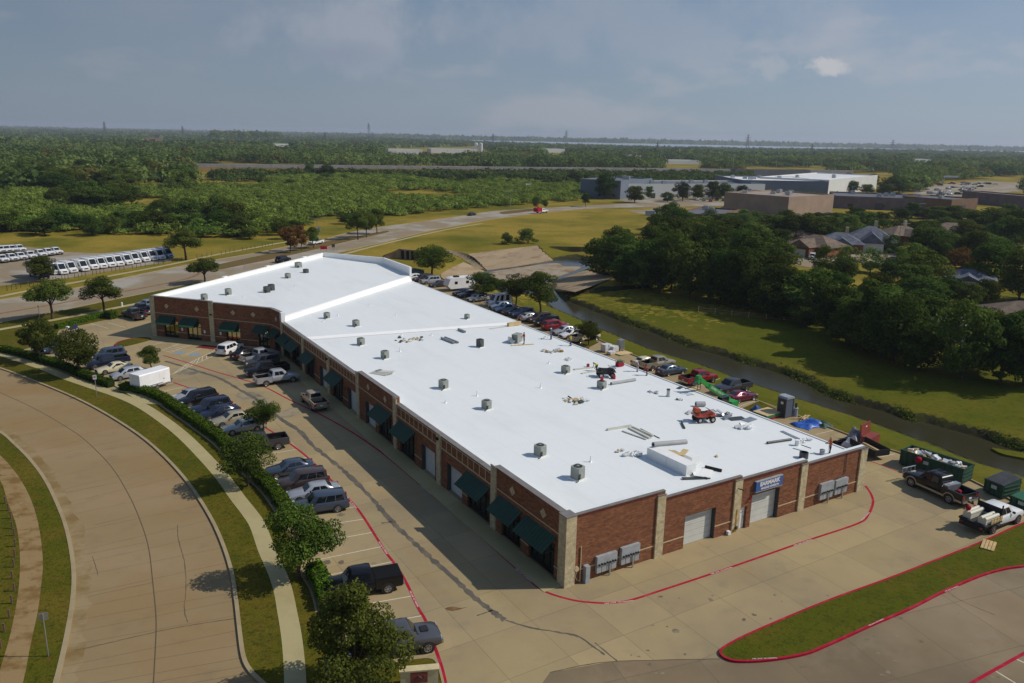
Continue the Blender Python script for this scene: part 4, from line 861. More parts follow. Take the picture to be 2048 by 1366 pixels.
def tree_proto(seed, leaf, bark, style='round', n=6000, size=.17, H=8.0, W=8.0):
    rs = np.random.RandomState(seed); blobs = []; lob = (.2, rs.uniform(0, 6), rs.uniform(0, 6))
    spec = dict(dome=(.20, 40, .14), round=(.27, 38, .165), umbrella=(.40, 34, .155), wood=(.10, 44, .165), tall=(.08, 40, .15), bush=(.0, 16, .24), open=(.24, 30, .13))[style]
    z0 = H * spec[0]; hh = H - z0
    for i in range(spec[1]):
        t = rs.uniform(0, 1); a = rs.uniform(0, 2 * PI)
        prof = dict(dome=(1 - t) ** .75 * min(1, .55 + 2.2 * t) + .06, round=math.sin(PI * (.12 + .80 * t)) ** .7, umbrella=(1 - t) ** .45 * .95 + .05, wood=math.sin(PI * (.15 + .75 * t)) ** .6, tall=(1 - t) ** .8 * .95 + .12, bush=(1 - t ** 2) ** .5, open=math.sin(PI * (.1 + .78 * t)) ** .8)[style]
        rad = W / 2 * prof * math.sqrt(rs.uniform(.15, 1)) * .78 * (1 + lob[0] * math.sin(2 * a + lob[1]) + .6 * lob[0] * math.sin(3 * a + lob[2] + 2 * t)); br = W * spec[2] * rs.uniform(.45, 1.2) * (.7 + .35 * prof)
        blobs.append((rad * math.cos(a), rad * math.sin(a), z0 + hh * (.10 + .80 * t), br, br, br * rs.uniform(.55, .85), rs.uniform(0, 1)))
    c, nor, tint = crown_cloud(rs, blobs, n)
    c[:, 2] = np.maximum(c[:, 2], .05)
    root = bpy.data.objects.new('tree', None); COL.objects.link(root)
    cr_ = bpy.data.objects.new('crown', leaf_mesh('crown', c, nor, size, tint, leaf)); COL.objects.link(cr_); cr_.parent = root
    if style != 'bush':
        tr = MB(); top = z0 + hh * .35; r0 = H * .021; wob = rs.uniform(-.15, .15, (4, 2))
        tr.tube([(0, 0, -.3), (wob[0][0] * .3, wob[0][1] * .3, z0 * .5), (wob[1][0], wob[1][1], z0), (wob[2][0] * 1.5, wob[2][1] * 1.5, top)], [r0 * 1.25, r0, r0 * .85, r0 * .4], 8)
        for b in sorted(blobs, key=lambda q: -q[3])[:9]:
            s0 = Vector((wob[1][0], wob[1][1], z0 * rs.uniform(.8, 1.05))); e = Vector(b[:3]); m_ = s0.lerp(e, .5) + Vector((0, 0, .25))
            tr.tube([s0, m_, e], [r0 * .5, r0 * .33, r0 * .12], 5)
        to = tr.build('trunk', bark, root, 60)
    else:
        tr = MB()
        for k in range(4):
            a = k * 1.7; tr.tube([(0, 0, -.1), (math.cos(a) * W * .2, math.sin(a) * W * .2, H * .6)], [.08, .03], 5)
        tr.build('stem', bark, root)
    root['_h'], root['_w'] = H, W
    return root
PROTO = {}
def reg(key, *a, **k):
    r = tree_proto(*a, **k); PROTO[key] = freeze(r); return r
for i in range(3): reg(('oak', i), 11 + i, M['oak'], M['bark'], 'round', 12500, .105)
reg(('big', 0), 19, M['oak_big'], M['bark'], 'dome', 21000, .085, H=8, W=9)
for i in range(2): reg(('umb', i), 21 + i, M['oak'], M['bark'], 'umbrella', 11000, .105)
for i in range(2): reg(('bright', i), 31 + i, M['oak_bright'], M['bark'], 'round', 12500, .105)
reg(('open', 0), 36, M['oak'], M['bark_pale'], 'open', 11000, .10); reg(('open', 1), 37, M['rusty_leaf'], M['bark'], 'open', 4500, .17)
for i in range(4): reg(('wood', i), 41 + i, M['woodland'], M['bark'], 'wood', 8000, .18, H=10, W=9)
for i in range(2): reg(('tall', i), 51 + i, M['woodland'], M['bark'], 'tall', 8000, .18, H=12, W=8)
for i in range(3): reg(('bush', i), 61 + i, M['oak'], M['bark'], 'bush', 3500, .11, H=4, W=4.4)
reg(('rust', 0), 71, M['rusty_leaf'], M['bark'], 'wood', 3000, .24, H=10, W=9)
for i in range(2): reg(('field', i), 81 + i, M['mesquite'], M['bark'], 'wood', 5000, .19, H=10, W=9)
USED = set(); TREES = []
def tree(px, py, top, wpx, kind, label, group=None, name='tree', seed=0, z=None, cat='tree'):
    p_ = at(px, py, z if z is not None else 0.0)
    if z is None: pass
    h = height_over(p_, top); w_ = wpx / pxm((p_.x, p_.y, h / 2))
    return put_tree(p_, h, w_, kind, label, group, name, seed, cat)
def put_tree(p_, h, w_, kind, label, group=None, name='tree', seed=0, cat='tree'):
    ks = [k for k in PROTO if k[0] == kind]; key = ks[seed % len(ks)]; pr = PROTO[key]
    H, W = pr['_h'], pr['_w']; rnd = random.Random(seed * 31 + 5)
    sc = (w_ / W * 1.04, w_ / W * 1.04, h / H * .97)
    if key in USED: o = dup(pr, p_, rnd.uniform(0, 6.28), label, group, sc)
    else:
        USED.add(key); o = pr; o.location = p_; o.scale = sc; o.rotation_euler = (0, 0, rnd.uniform(0, 6.28))
    o.name = name; tag(o, label, cat, group); TREES.append(o)
    for k_ in ('_h', '_w'):
        if o is not pr and k_ in o: del o[k_]
    return o
V = .11
tree(496, 972, 867, 114, 'oak', 'round dark oak on the verge beside the black pickup with the open bed', 'street trees', 'oak_tree', 0, V)
tree(599, 1157, 1008, 152, 'bright', 'dense bright green tree on the verge beside the black covered pickup', 'street trees', 'shade_tree', 0, V)
tree(712, 1384, 1166, 275, 'big', 'largest and nearest oak, spreading over the grey pickup by the verge end', 'street trees', 'oak_tree', 1, V)
tree(527, 866, 797, 70, 'bright', 'young leafy tree among parked cars above the green-grey sedan', 'street trees', 'shade_tree', 1, V)
tree(303, 740, 691, 54, 'oak', 'smallest round tree in the lot, just above the white box trailer', 'street trees', 'oak_tree', 2, V)
tree(159, 749, 654, 107, 'oak', 'dark round oak on the verge by the end of the upper hedge', 'street trees', 'oak_tree', 1, V)
tree(82, 722, 633, 92, 'open', 'sparse dull olive tree with bare gaps near the curved sidewalk', 'street trees', 'shade_tree', 0, V)
tree(105, 638, 556, 106, 'umb', 'wide flat-topped oak on the boulevard verge, its trunk leaning a little', 'boulevard trees', 'oak_tree', 0, V)
tree(209, 625, 551, 90, 'umb', 'flat-bottomed umbrella oak on the boulevard verge above the dark pickup', 'boulevard trees', 'oak_tree', 1, V)
tree(410, 567, 515, 80, 'umb', 'oak rising behind the white parapet of the rotated wing', 'boulevard trees', 'oak_tree', 0, 0.0)
tree(372, 520, 455, 84, 'umb', 'open-limbed tree by the fence at the end of the van row', 'boulevard trees', 'oak_tree', 1, 0.0)
tree(88, 562, 511, 70, 'oak', 'round oak standing in front of the black box truck', 'boulevard trees', 'oak_tree', 2, 0.0)
for i, (x, y, t, w_, k, lb) in enumerate([(581, 505, 452, 50, 'open', 'rust brown tree on the median, first of the median row'), (603, 501, 448, 34, 'open', 'slim rust brown tree on the median beside the larger one'), (627, 496, 452, 36, 'oak', 'green tree on the median beside the white pickup'), (716, 479, 421, 48, 'umb', 'olive tree at the near end of the far median trio'), (733, 474, 419, 42, 'oak', 'middle tree of the far median trio'), (754, 467, 415, 42, 'oak', 'taller green tree ending the far median trio')]):
    tree(x, y, t, w_, k, lb, 'median trees', 'median_tree', 1 if i < 2 else i, .1)
tree(864, 551, 489, 88, 'oak', 'round oak beside the concrete channel above the grey coupe', 'rear lot trees', 'oak_tree', 0, 0.0)
tree(968, 598, 544, 90, 'bright', 'leafy tree behind the travel trailer at the rear lot', 'rear lot trees', 'shade_tree', 0, -.1)
tree(1032, 612, 545, 72, 'bright', 'middle tree of the rear lot behind the white van', 'rear lot trees', 'shade_tree', 1, -.1)
tree(1081, 628, 541, 92, 'oak', 'largest dark tree of the rear lot by the creek bend', 'rear lot trees', 'shade_tree', 2, -.1)
tree(1177, 690, 639, 54, 'oak', 'small tree in the grass square beside the white pickup', 'rear lot trees', 'oak_tree', 1, .1)
tree(1013, 488, 463, 28, 'bush', 'smaller round bush on the dry field above the channel', 'field bushes', 'bush', 0, 0, 'bush'); tree(1056, 486, 456, 44, 'bush', 'larger round bush on the dry field above the channel', 'field bushes', 'bush', 1, 0, 'bush')
for i, (x, y, t, w_, lb) in enumerate([(1071, 420, 391, 18, 'thin brown-green tree on the far median near the tow truck'), (1090, 418, 397, 16, 'small round tree on the far median behind the tow truck'), (1171, 414, 386, 22, 'slim tree on the far verge before the tall green tree'), (1210, 398, 343, 44, 'tall dense green tree at the corner of the blue-grey warehouse'), (1269, 405, 367, 42, 'round tree before the white warehouse wall, next to the tall corner tree'), (1298, 398, 371, 20, 'narrow tree against the white warehouse wall'), (1335, 404, 382, 28, 'low flat tree before the white warehouse doors'), (1365, 402, 361, 36, 'first of the big dark trees lined before the white warehouse'), (1395, 400, 364, 30, 'second of the big dark trees lined before the white warehouse'), (1425, 399, 360, 34, 'third of the big dark trees lined before the white warehouse'), (1449, 397, 363, 30, 'fourth of the big dark trees lined before the white warehouse'), (1482, 396, 367, 34, 'last of the big dark trees lined before the white warehouse')]):
    tree(x, y, t, w_, 'wood' if i > 2 else 'oak', lb, 'trees before the white warehouse', 'warehouse_tree', i, 0)
# the wood beyond the creek
wood = [(1207, 468, 92, 552), (1243, 517, 42, 572), (1264, 482, 82, 572), (1302, 464, 85, 578), (1342, 450, 80, 580), (1380, 477, 78, 598), (1418, 470, 80, 590), (1440, 485, 86, 602), (1478, 486, 84, 610), (1537, 548, 88, 634), (1502, 500, 74, 602), (1572, 520, 80, 630), (1636, 545, 70, 648), (1722, 548, 100, 722), (1664, 570, 78, 690), (1690, 590, 80, 712), (1790, 582, 112, 742), (1922, 597, 120, 790), (2000, 640, 112, 830), (2046, 655, 110, 850), (1760, 640, 90, 772), (1840, 492, 92, 590), (1980, 478, 104, 575), (2038, 482, 84, 602), (1862, 452, 80, 512), (1545, 470, 82, 560), (1512, 456, 72, 552), (1690, 507, 56, 560), (1345, 425, 92, 520), (1392, 430, 82, 512), (1328, 440, 72, 522), (1300, 440, 60, 530), (1460, 432, 92, 502), (1438, 437, 72, 515), (1502, 442, 82, 512), (1545, 422, 82, 482), (1582, 426, 72, 486), (1622, 422, 82, 486), (1652, 430, 62, 478), (1725, 417, 62, 462), (1800, 434, 64, 470), (1842, 437, 62, 476), (1950, 418, 72, 470), (1986, 408, 82, 470), (2032, 412, 72, 480), (1900, 432, 72, 470), (1360, 470, 80, 560), (1410, 440, 70, 530), (1480, 450, 70, 545), (1590, 545, 80, 640), (1740, 560, 80, 650), (1965, 600, 100, 740), (1700, 640, 84, 742), (1830, 660, 100, 790), (1640, 470, 40, 496), (1780, 520, 50, 560), (1420, 520, 70, 612), (1460, 540, 60, 618), (1320, 500, 80, 590), (1285, 500, 70, 588), (1555, 590, 60, 642), (1610, 600, 60, 655), (2020, 430, 80, 500), (1955, 455, 80, 520), (1610, 440, 60, 480), (1755, 540, 60, 600), (1480, 560, 60, 620)]
FRONT = [(1150, 548), (1240, 575), (1330, 586), (1400, 602), (1480, 615), (1560, 640), (1640, 662), (1720, 702), (1800, 733), (1930, 762), (2080, 776)]
def front_row(x): return float(np.interp(x, [q[0] for q in FRONT], [q[1] for q in FRONT]))
for i, (x, t, w_, y) in enumerate(wood):
    if y > front_row(x): t -= (y - front_row(x)) * .35; y = front_row(x)
    z_ = ground_z(*at2(x, y))
    k = 'tall' if i in (13, 18, 50) else 'wood'
    tree(x, y, t, w_ * 1.05, k, 'dark broadleaf tree in the dense wood between the creek and the houses', 'trees of the wood beyond the creek', 'woodland_tree', i * 7 + 3, z_)
rf = random.Random(21); fillpoly = [(1195, 560), (1290, 612), (1400, 632), (1520, 660), (1620, 690), (1700, 742), (1800, 790), (1920, 815), (2060, 850), (2060, 470), (1960, 470), (1880, 470), (1830, 500), (1850, 560), (1760, 560), (1690, 530), (1600, 535), (1560, 500), (1560, 450), (1480, 440), (1330, 430), (1290, 480), (1200, 510)]
nf = 0
while nf < 38:
    x, y = rf.uniform(1195, 2060), rf.uniform(430, 850); ins = False
    for i in range(len(fillpoly)):
        (x0, y0), (x1, y1) = fillpoly[i], fillpoly[(i + 1) % len(fillpoly)]
        if (y0 > y) != (y1 > y) and x < (x1 - x0) * (y - y0) / (y1 - y0) + x0: ins = not ins
    if not ins or y > front_row(x) - 8 or (1560 < x < 1815 and y < 632) or (x > 1860 and 560 < y < 715): continue
    q_ = at(x, y, 0); q_.z = ground_z(q_.x, q_.y); put_tree(q_, rf.uniform(7.5, 12), rf.uniform(8, 12), 'wood', 'dark broadleaf tree in the dense wood between the creek and the houses', 'trees of the wood beyond the creek', 'woodland_tree', rf.randrange(1000)); nf += 1
for x, y in ((1560, 470), (1600, 470), (1640, 478), (1760, 478), (1850, 480), (1880, 500), (1700, 470), (1655, 488), (1778, 505), (1820, 530), (1740, 545), (1790, 550), (1690, 545), (1650, 548)): put_tree(at(x, y), rf.uniform(5, 8), rf.uniform(6, 9), 'field', 'lighter green garden tree standing between the houses', 'garden trees between the houses', 'garden_tree', x)
tree(1915, 560, 493, 68, 'rust', 'purple brown crepe myrtle among dark trees by the houses', None, 'flowering_tree', 0, 0)
tree(1660, 505, 482, 18, 'rust', 'small reddish shrub between two grey roofed houses', None, 'shrub', 1, 0, 'shrub')
# trees standing out of the scrub and behind it
rnd = random.Random(12)
def many(n, fn, kinds, label, group, name):
    for i in range(n):
        x, y, h, w_ = fn(i); p_ = at(x, y); put_tree(p_, h, w_, kinds[rnd.randrange(len(kinds))], label, group, name, rnd.randrange(1000))
many(26, lambda i: (i * 21 + rnd.uniform(-8, 8) - 10, 463 + rnd.uniform(-14, 8) + (8 if i > 15 else 0), rnd.uniform(4.5, 8.5), rnd.uniform(7, 12)), ['wood', 'field', 'wood'], 'bushy tree in the thicket row behind the van lot', 'thicket row behind the van lot', 'thicket_tree')
many(16, lambda i: (rnd.uniform(110, 280), rnd.uniform(402, 424), rnd.uniform(7, 11), rnd.uniform(9, 14)), ['wood'], 'dark tree of the grove in the middle of the green scrub', 'dark grove in the scrub', 'grove_tree')
many(16, lambda i: (rnd.uniform(310, 470), rnd.uniform(432, 462), rnd.uniform(7, 11), rnd.uniform(8, 13)), ['wood', 'wood', 'field'], 'tall dark tree at the scrub edge beyond the boulevard', 'dark trees at the scrub edge', 'scrub_tree')
for x, y, t, w_ in ((560, 470, 430, 40), (590, 462, 438, 34), (570, 478, 445, 30), (500, 478, 452, 40), (690, 448, 425, 30)): tree(x, y, t, w_, 'wood', 'dark tree by the culvert near the boulevard bend', 'trees by the boulevard bend', 'scrub_tree', x, 0)
many(60, lambda i: (rnd.uniform(-10, 390), rnd.uniform(338, 386), rnd.uniform(9, 14), rnd.uniform(11, 17)), ['wood', 'wood', 'field', 'wood', 'wood', 'rust'] if False else ['wood', 'wood', 'field', 'wood'], 'broadleaf tree in the wood beyond the scrub', 'trees of the wood beyond the scrub', 'forest_tree')
many(26, lambda i: (rnd.uniform(430, 1150), rnd.uniform(356, 376), rnd.uniform(4, 7), rnd.uniform(8, 13)), ['wood', 'field', 'field'], 'tree before the railway embankment', 'trees before the embankment', 'embankment_tree')
for x, y in ((620, 352), (655, 356), (1150, 368), (1180, 366), (30, 345), (75, 350)): put_tree(at(x, y), rnd.uniform(8, 11), rnd.uniform(10, 14), 'rust' if x < 100 else 'wood', 'tall tree standing out before the railway embankment' if x > 100 else 'rust brown tree in the wood at the far left', 'tall trees before the embankment' if x > 100 else 'rust brown trees', 'forest_tree', x)

# hedges
def hedge(path, w_, h, name, label, z0=.1, cat='hedge'):
    rs = np.random.RandomState(len(path)); P = np.array(path); seg = np.diff(P, axis=0); ln = np.hypot(*seg.T); cum = np.concatenate([[0], np.cumsum(ln)]); Lt = cum[-1]
    n = int(Lt * (w_ + 2 * h) * 120); s = rs.uniform(0, Lt, n); i = np.clip(np.searchsorted(cum, s) - 1, 0, len(ln) - 1); f = (s - cum[i]) / ln[i]
    c = P[i] + seg[i] * f[:, None]; tn = seg[i] / ln[i][:, None]; nn = np.stack([-tn[:, 1], tn[:, 0]], 1)
    fc = rs.choice(3, n, p=[w_ / (w_ + 2 * h), h / (w_ + 2 * h), h / (w_ + 2 * h)]); a = rs.uniform(-1, 1, n); zz = rs.uniform(0, 1, n); lump = .08 * np.sin(s * 2.3) + .06 * np.sin(s * 5.1 + 1) + .05 * np.sin(s * 11)
    lat = np.where(fc == 0, a * w_ / 2, np.where(fc == 1, w_ / 2, -w_ / 2) * (1 + lump)); hgt = np.where(fc == 0, h * (1 - .12 * a ** 2) + lump, zz * h * .97) + rs.normal(0, .035, n)
    cen = np.concatenate([c + nn * (lat + rs.normal(0, .04, n))[:, None], (z0 + np.maximum(hgt, .03))[:, None]], 1)
    nor = np.where((fc == 0)[:, None], np.array([0, 0, 1.0]), np.concatenate([nn * np.where(fc == 1, 1, -1)[:, None], np.zeros((n, 1))], 1)) + rs.normal(size=(n, 3)) * .5
    tint = np.clip(rs.uniform(0, .8, n) + .8 * lump, 0, 1)
    o = bpy.data.objects.new(name, leaf_mesh(name, cen, nor, .085, tint, M['hedge'])); COL.objects.link(o); tag(o, label, cat)
    core = MB(); core.kerb(path, w_ * .8, z0, z0 + h * .86); q = core.build('hedge_core', M['twig'], o)
    return o
hedge(hp_a, 1.1, .85, 'hedge', 'clipped hedge along the sidewalk ending before the silver hatchback')
hedge(hp_b, 1.15, .9, 'hedge', 'long clipped hedge curving past the white trailer and the row of sedans')
hedge(hp_c, 1.2, 1.0, 'hedge', 'short clipped hedge in front of the black covered pickup')
hedge(gpath([(112, 652), (150, 643), (190, 632), (212, 626)], 3, .6), 1.0, .8, 'hedge', 'ragged hedge at the upper edge of the lot below the boulevard')
hedge(gpath([(214, 632), (228, 629)], 3, .6), 1.8, 1.3, 'shrub', 'round shrub at the end of the upper hedge by the dark pickup', cat='shrub')
# weeds along the waterline
rs = np.random.RandomState(5); wl = np.array(smooth([at2(x, y, WZ) for x, y in far_px[1:18]], 8)); n = 5000
i = rs.randint(0, len(wl) - 1, n); f = rs.uniform(0, 1, n); c = wl[i] * (1 - f[:, None]) + wl[i + 1] * f[:, None]; c = c + rs.normal(0, .5, (n, 2)) + np.array([.35, .5])
pat = np.sin(c[:, 0] * .31) + np.sin(c[:, 0] * .83 + 1.2) > .1; c = c[pat]; n = len(c); hz_ = creek_height(c)[0]
cen = np.concatenate([c, (np.maximum(hz_, WZ) + rs.uniform(.03, .3, n))[:, None]], 1)
o = bpy.data.objects.new('creek_weeds', leaf_mesh('creek_weeds', cen, rs.normal(size=(n, 3)) + np.array([0, 0, .4]), .12, rs.uniform(0, 1, n), M['oak'])); COL.objects.link(o); tag(o, 'dark weeds hanging along the far creek bank', 'weeds', kind='stuff')

# ---- masses: scrub and far woods
def in_poly(X, Y, poly):
    ins = np.zeros(len(X), bool); n = len(poly)
    for i in range(n):
        (x0, y0), (x1, y1) = poly[i], poly[(i + 1) % n]
        if y0 == y1: continue
        c = (y0 > Y) != (y1 > Y); ins ^= c & (X < (x1 - x0) * (Y - y0) / (y1 - y0) + x0)
    return ins
def project(P):
    R = np.array([right, up, fw]); q = (P - np.array([0, 0, CAM_H])) @ R.T
    return 1024 + F_PX * q[:, 0] / q[:, 2], 683 - F_PX * q[:, 1] / q[:, 2]
def clump_mass(name, P, h, w_, nq, size, mats, label, cat, seed=1, mi=None, tintb=None):
    """Many small crowns in one mesh: P (n,2) feet, h and w_ per crown."""
    rs = np.random.RandomState(seed); n = len(P); k = np.repeat(np.arange(n), nq); d = rand_dirs(rs, n * nq); d[:, 2] = np.abs(d[:, 2]) * 1.0 - .15
    lob = 1 + .25 * np.sin(d[:, 0] * 5 + k) * np.sin(d[:, 1] * 5 + k * 1.3); r = rs.uniform(.75, 1.05, n * nq) * lob
    W = w_[k] / 2; cen = np.stack([P[k, 0] + d[:, 0] * W * r, P[k, 1] + d[:, 1] * W * r, np.maximum(.1, h[k] * .42 + d[:, 2] * h[k] * .58 * r)], 1)
    nor = d + rs.normal(size=d.shape) * .45 + np.array([0, 0, .3]); tb = rs.uniform(0, 1, n) if tintb is None else tintb
    tint = np.clip(tb[k] * .7 + rs.uniform(0, .38, n * nq), 0, 1)
    sz = size * w_[k] if np.isscalar(size) else size[k]
    o = bpy.data.objects.new(name, leaf_mesh(name, cen, nor, sz, tint, mats, None if mi is None else mi[k])); COL.objects.link(o); tag(o, label, cat, kind='stuff'); return o
rs = np.random.RandomState(77)
scrub_px = [(-40, 462), (300, 470), (420, 478), (520, 474), (600, 452), (700, 440), (800, 432), (905, 420), (1060, 409), (1150, 402), (1192, 392), (1160, 374), (1000, 362), (700, 352), (560, 356), (420, 372), (200, 384), (-40, 388)]
n = 26000; X = rs.uniform(-290, 80, n); Y = rs.uniform(255, 760, n); px_, py_ = project(np.stack([X, Y, np.zeros(n)], 1))
ok = in_poly(px_, py_, scrub_px) & (np.sin(X * .05 + 1) + np.sin(Y * .04 + X * .02) > -1.2); Ps = np.stack([X, Y], 1)[ok][:4200]; n = len(Ps)
clump_mass('mesquite_scrub', Ps, rs.uniform(1.8, 4.6, n), rs.uniform(3.5, 8, n), 170, .062, M['mesquite'], 'soft green mesquite scrub covering the land beyond the boulevard', 'scrub', 2)

many(14, lambda i: (rnd.uniform(1660, 1850), rnd.uniform(372, 396), rnd.uniform(7, 12), rnd.uniform(9, 14)), ['wood'], 'dark tree of the belt right of the big white warehouse', 'belt beside the white warehouse', 'belt_tree')
many(22, lambda i: (rnd.uniform(1420, 1720), rnd.uniform(442, 458), rnd.uniform(4, 6.5), rnd.uniform(7, 11)), ['wood', 'wood', 'field'], 'tree of the row between the tan blocks and the houses', 'row before the tan blocks', 'belt_tree')
many(16, lambda i: (rnd.uniform(1700, 2060), rnd.uniform(436, 456), rnd.uniform(5, 8), rnd.uniform(8, 12)), ['wood'], 'dark tree behind the houses at the right', 'trees behind the houses', 'belt_tree')

sp2 = [(640, 352), (1000, 350), (1500, 353), (1500, 376), (1192, 372), (1000, 362), (700, 354), (560, 358), (430, 368), (420, 352)]
X = rs.uniform(-340, 330, 16000); Y = rs.uniform(520, 830, 16000); px_, py_ = project(np.stack([X, Y, np.zeros(16000)], 1)); ok = in_poly(px_, py_, sp2); Ps = np.stack([X, Y], 1)[ok][:1300]; n = len(Ps)
clump_mass('embankment_scrub', Ps, rs.uniform(3.5, 7.0, n), rs.uniform(6, 13, n), 90, .09, M['far_leaf'], 'uneven green scrub at the foot of the railway embankment', 'scrub', 9)

many(11, lambda i: (1495 + i * 15 + rnd.uniform(-5, 5), rnd.uniform(396, 402), rnd.uniform(4, 6), rnd.uniform(7, 10)), ['wood'], 'low dark tree before the blue-grey warehouse wall', 'trees before the blue-grey wall', 'warehouse_tree')
many(20, lambda i: (rnd.uniform(2070, 2380), rnd.uniform(500, 770), rnd.uniform(8, 12), rnd.uniform(9, 13)), ['wood'], 'dark broadleaf tree in the dense wood between the creek and the houses', 'trees of the wood beyond the creek', 'woodland_tree')

for x, y, t, w_ in ((1898, 604, 548, 64), (1938, 612, 562, 52), (1972, 606, 552, 60), (2025, 700, 618, 80)): tree(x, y, t, w_, 'wood', 'dark broadleaf tree in the dense wood between the creek and the houses', 'trees of the wood beyond the creek', 'woodland_tree', x, 0)
# ---------------------------------------------------------------- vehicles
PAINT = {}
def paint(key, col, metal=.35, rough=.28):
    m = mat('paint_' + key, col, rough, metal, var=.05, scale=2.0, coat=.6); PAINT[key] = m; return m
for k, c in dict(black=(.006, .006, .008), dark_grey=(.055, .055, .065), grey=(.085, .085, .092), silver=(.42, .43, .45), silver_green=(.30, .33, .31), white=(.74, .74, .73), navy=(.018, .025, .055), blue=(.03, .055, .13), slate=(.055, .075, .11), brown=(.075, .050, .045), beige=(.45, .39, .26), cream=(.62, .55, .36), tan=(.40, .34, .25), red=(.30, .012, .02), maroon=(.16, .008, .03), paleblue=(.22, .29, .38)).items(): paint(k, c)
for k in ('black', 'navy'): PAINT[k].node_tree.nodes['Principled BSDF'].inputs['Coat Weight'].default_value = .3
for k in ('white', 'cream'): PAINT[k].node_tree.nodes['Principled BSDF'].inputs['Metallic'].default_value = 0
M['glass_car'] = mat('car_glass', (.010, .013, .016), .04, spec=.7)
M['chrome'] = mat('chrome', (.55, .56, .58), .18, metal=1.0)
M['alloy'] = mat('alloy_rim', (.45, .45, .47), .3, metal=.9)
M['tail_red'] = mat('tail_lens', (.28, .01, .012), .2, coat=.5)
M['head_lens'] = mat('head_lens', (.60, .62, .64), .1, coat=.6)
M['trim_black'] = mat('trim_black', (.018, .018, .019), .55)
M['bed_dark'] = mat('bed_liner', (.010, .010, .011), .8)
def ringpts(x, hw, z0, zt, crown=.03):
    return [(x, -hw * .88, z0), (x, -hw * .97, z0 + .10), (x, -hw, z0 + (zt - z0) * .45), (x, -hw * .985, zt - .16), (x, -hw * .93, zt - .045), (x, -hw * .80, zt + crown * .4), (x, 0, zt + crown), (x, hw * .80, zt + crown * .4), (x, hw * .93, zt - .045), (x, hw * .985, zt - .16), (x, hw, z0 + (zt - z0) * .45), (x, hw * .97, z0 + .10), (x, hw * .88, z0)]
def wheel(parent, x, y, r, wd, rimmat, sub=True):
    s_ = 1 if y > 0 else -1; m = MB(); y0 = y - s_ * wd
    prof = [(r * .90, 0.0), (r, wd * .12), (r, wd * .85), (r * .90, wd), (r * .66, wd + .004), (.02, wd - .04)]
    rings = [[(rr * math.cos(2 * PI * k / 20), y0 + s_ * yy, rr * math.sin(2 * PI * k / 20)) for k in range(20)] for rr, yy in prof]
    if s_ < 0: rings = [q[::-1] for q in rings]
    m.ring([q[::-1] for q in rings], 0, True); w_ = m.build('wheel', M['black'], parent, 40, loc=(x, 0, r))
    if sub:
        m = MB(); m.cyl((0, y + s_ * .0, 0), r * .16, s_ * .015, 10, 0, 'y')
        rim = [[(rr * math.cos(2 * PI * k / 20), y + s_ * yy, rr * math.sin(2 * PI * k / 20)) for k in range(20)] for rr, yy in ((r * .66, .006), (r * .60, .014), (r * .53, -.01))]
        m.ring(rim, 0, False)
        for k in range(6):
            a = k * PI / 3; M_ = Matrix.Rotation(-a, 4, 'Y'); m.box(.1 * r, r * .58, y - .012, y + .012, -r * .085, r * .085, 0, M_)
        m.build('rim', rimmat, w_, 40)
    return w_
def panel(P, l, rr, b, t, off=.010):
    """Glass pane laid just proud of the quad P (bl, br, tr, tl), inset by fractions."""
    a, b_, c, d = (Vector(p_) for p_ in P); n = (b_ - a).cross(d - a).normalized() * off
    f = lambda u, v_: (a.lerp(b_, u)).lerp(d.lerp(c, u), v_) + n
    return [f(l, b), f(rr, b), f(rr, t), f(l, t)]
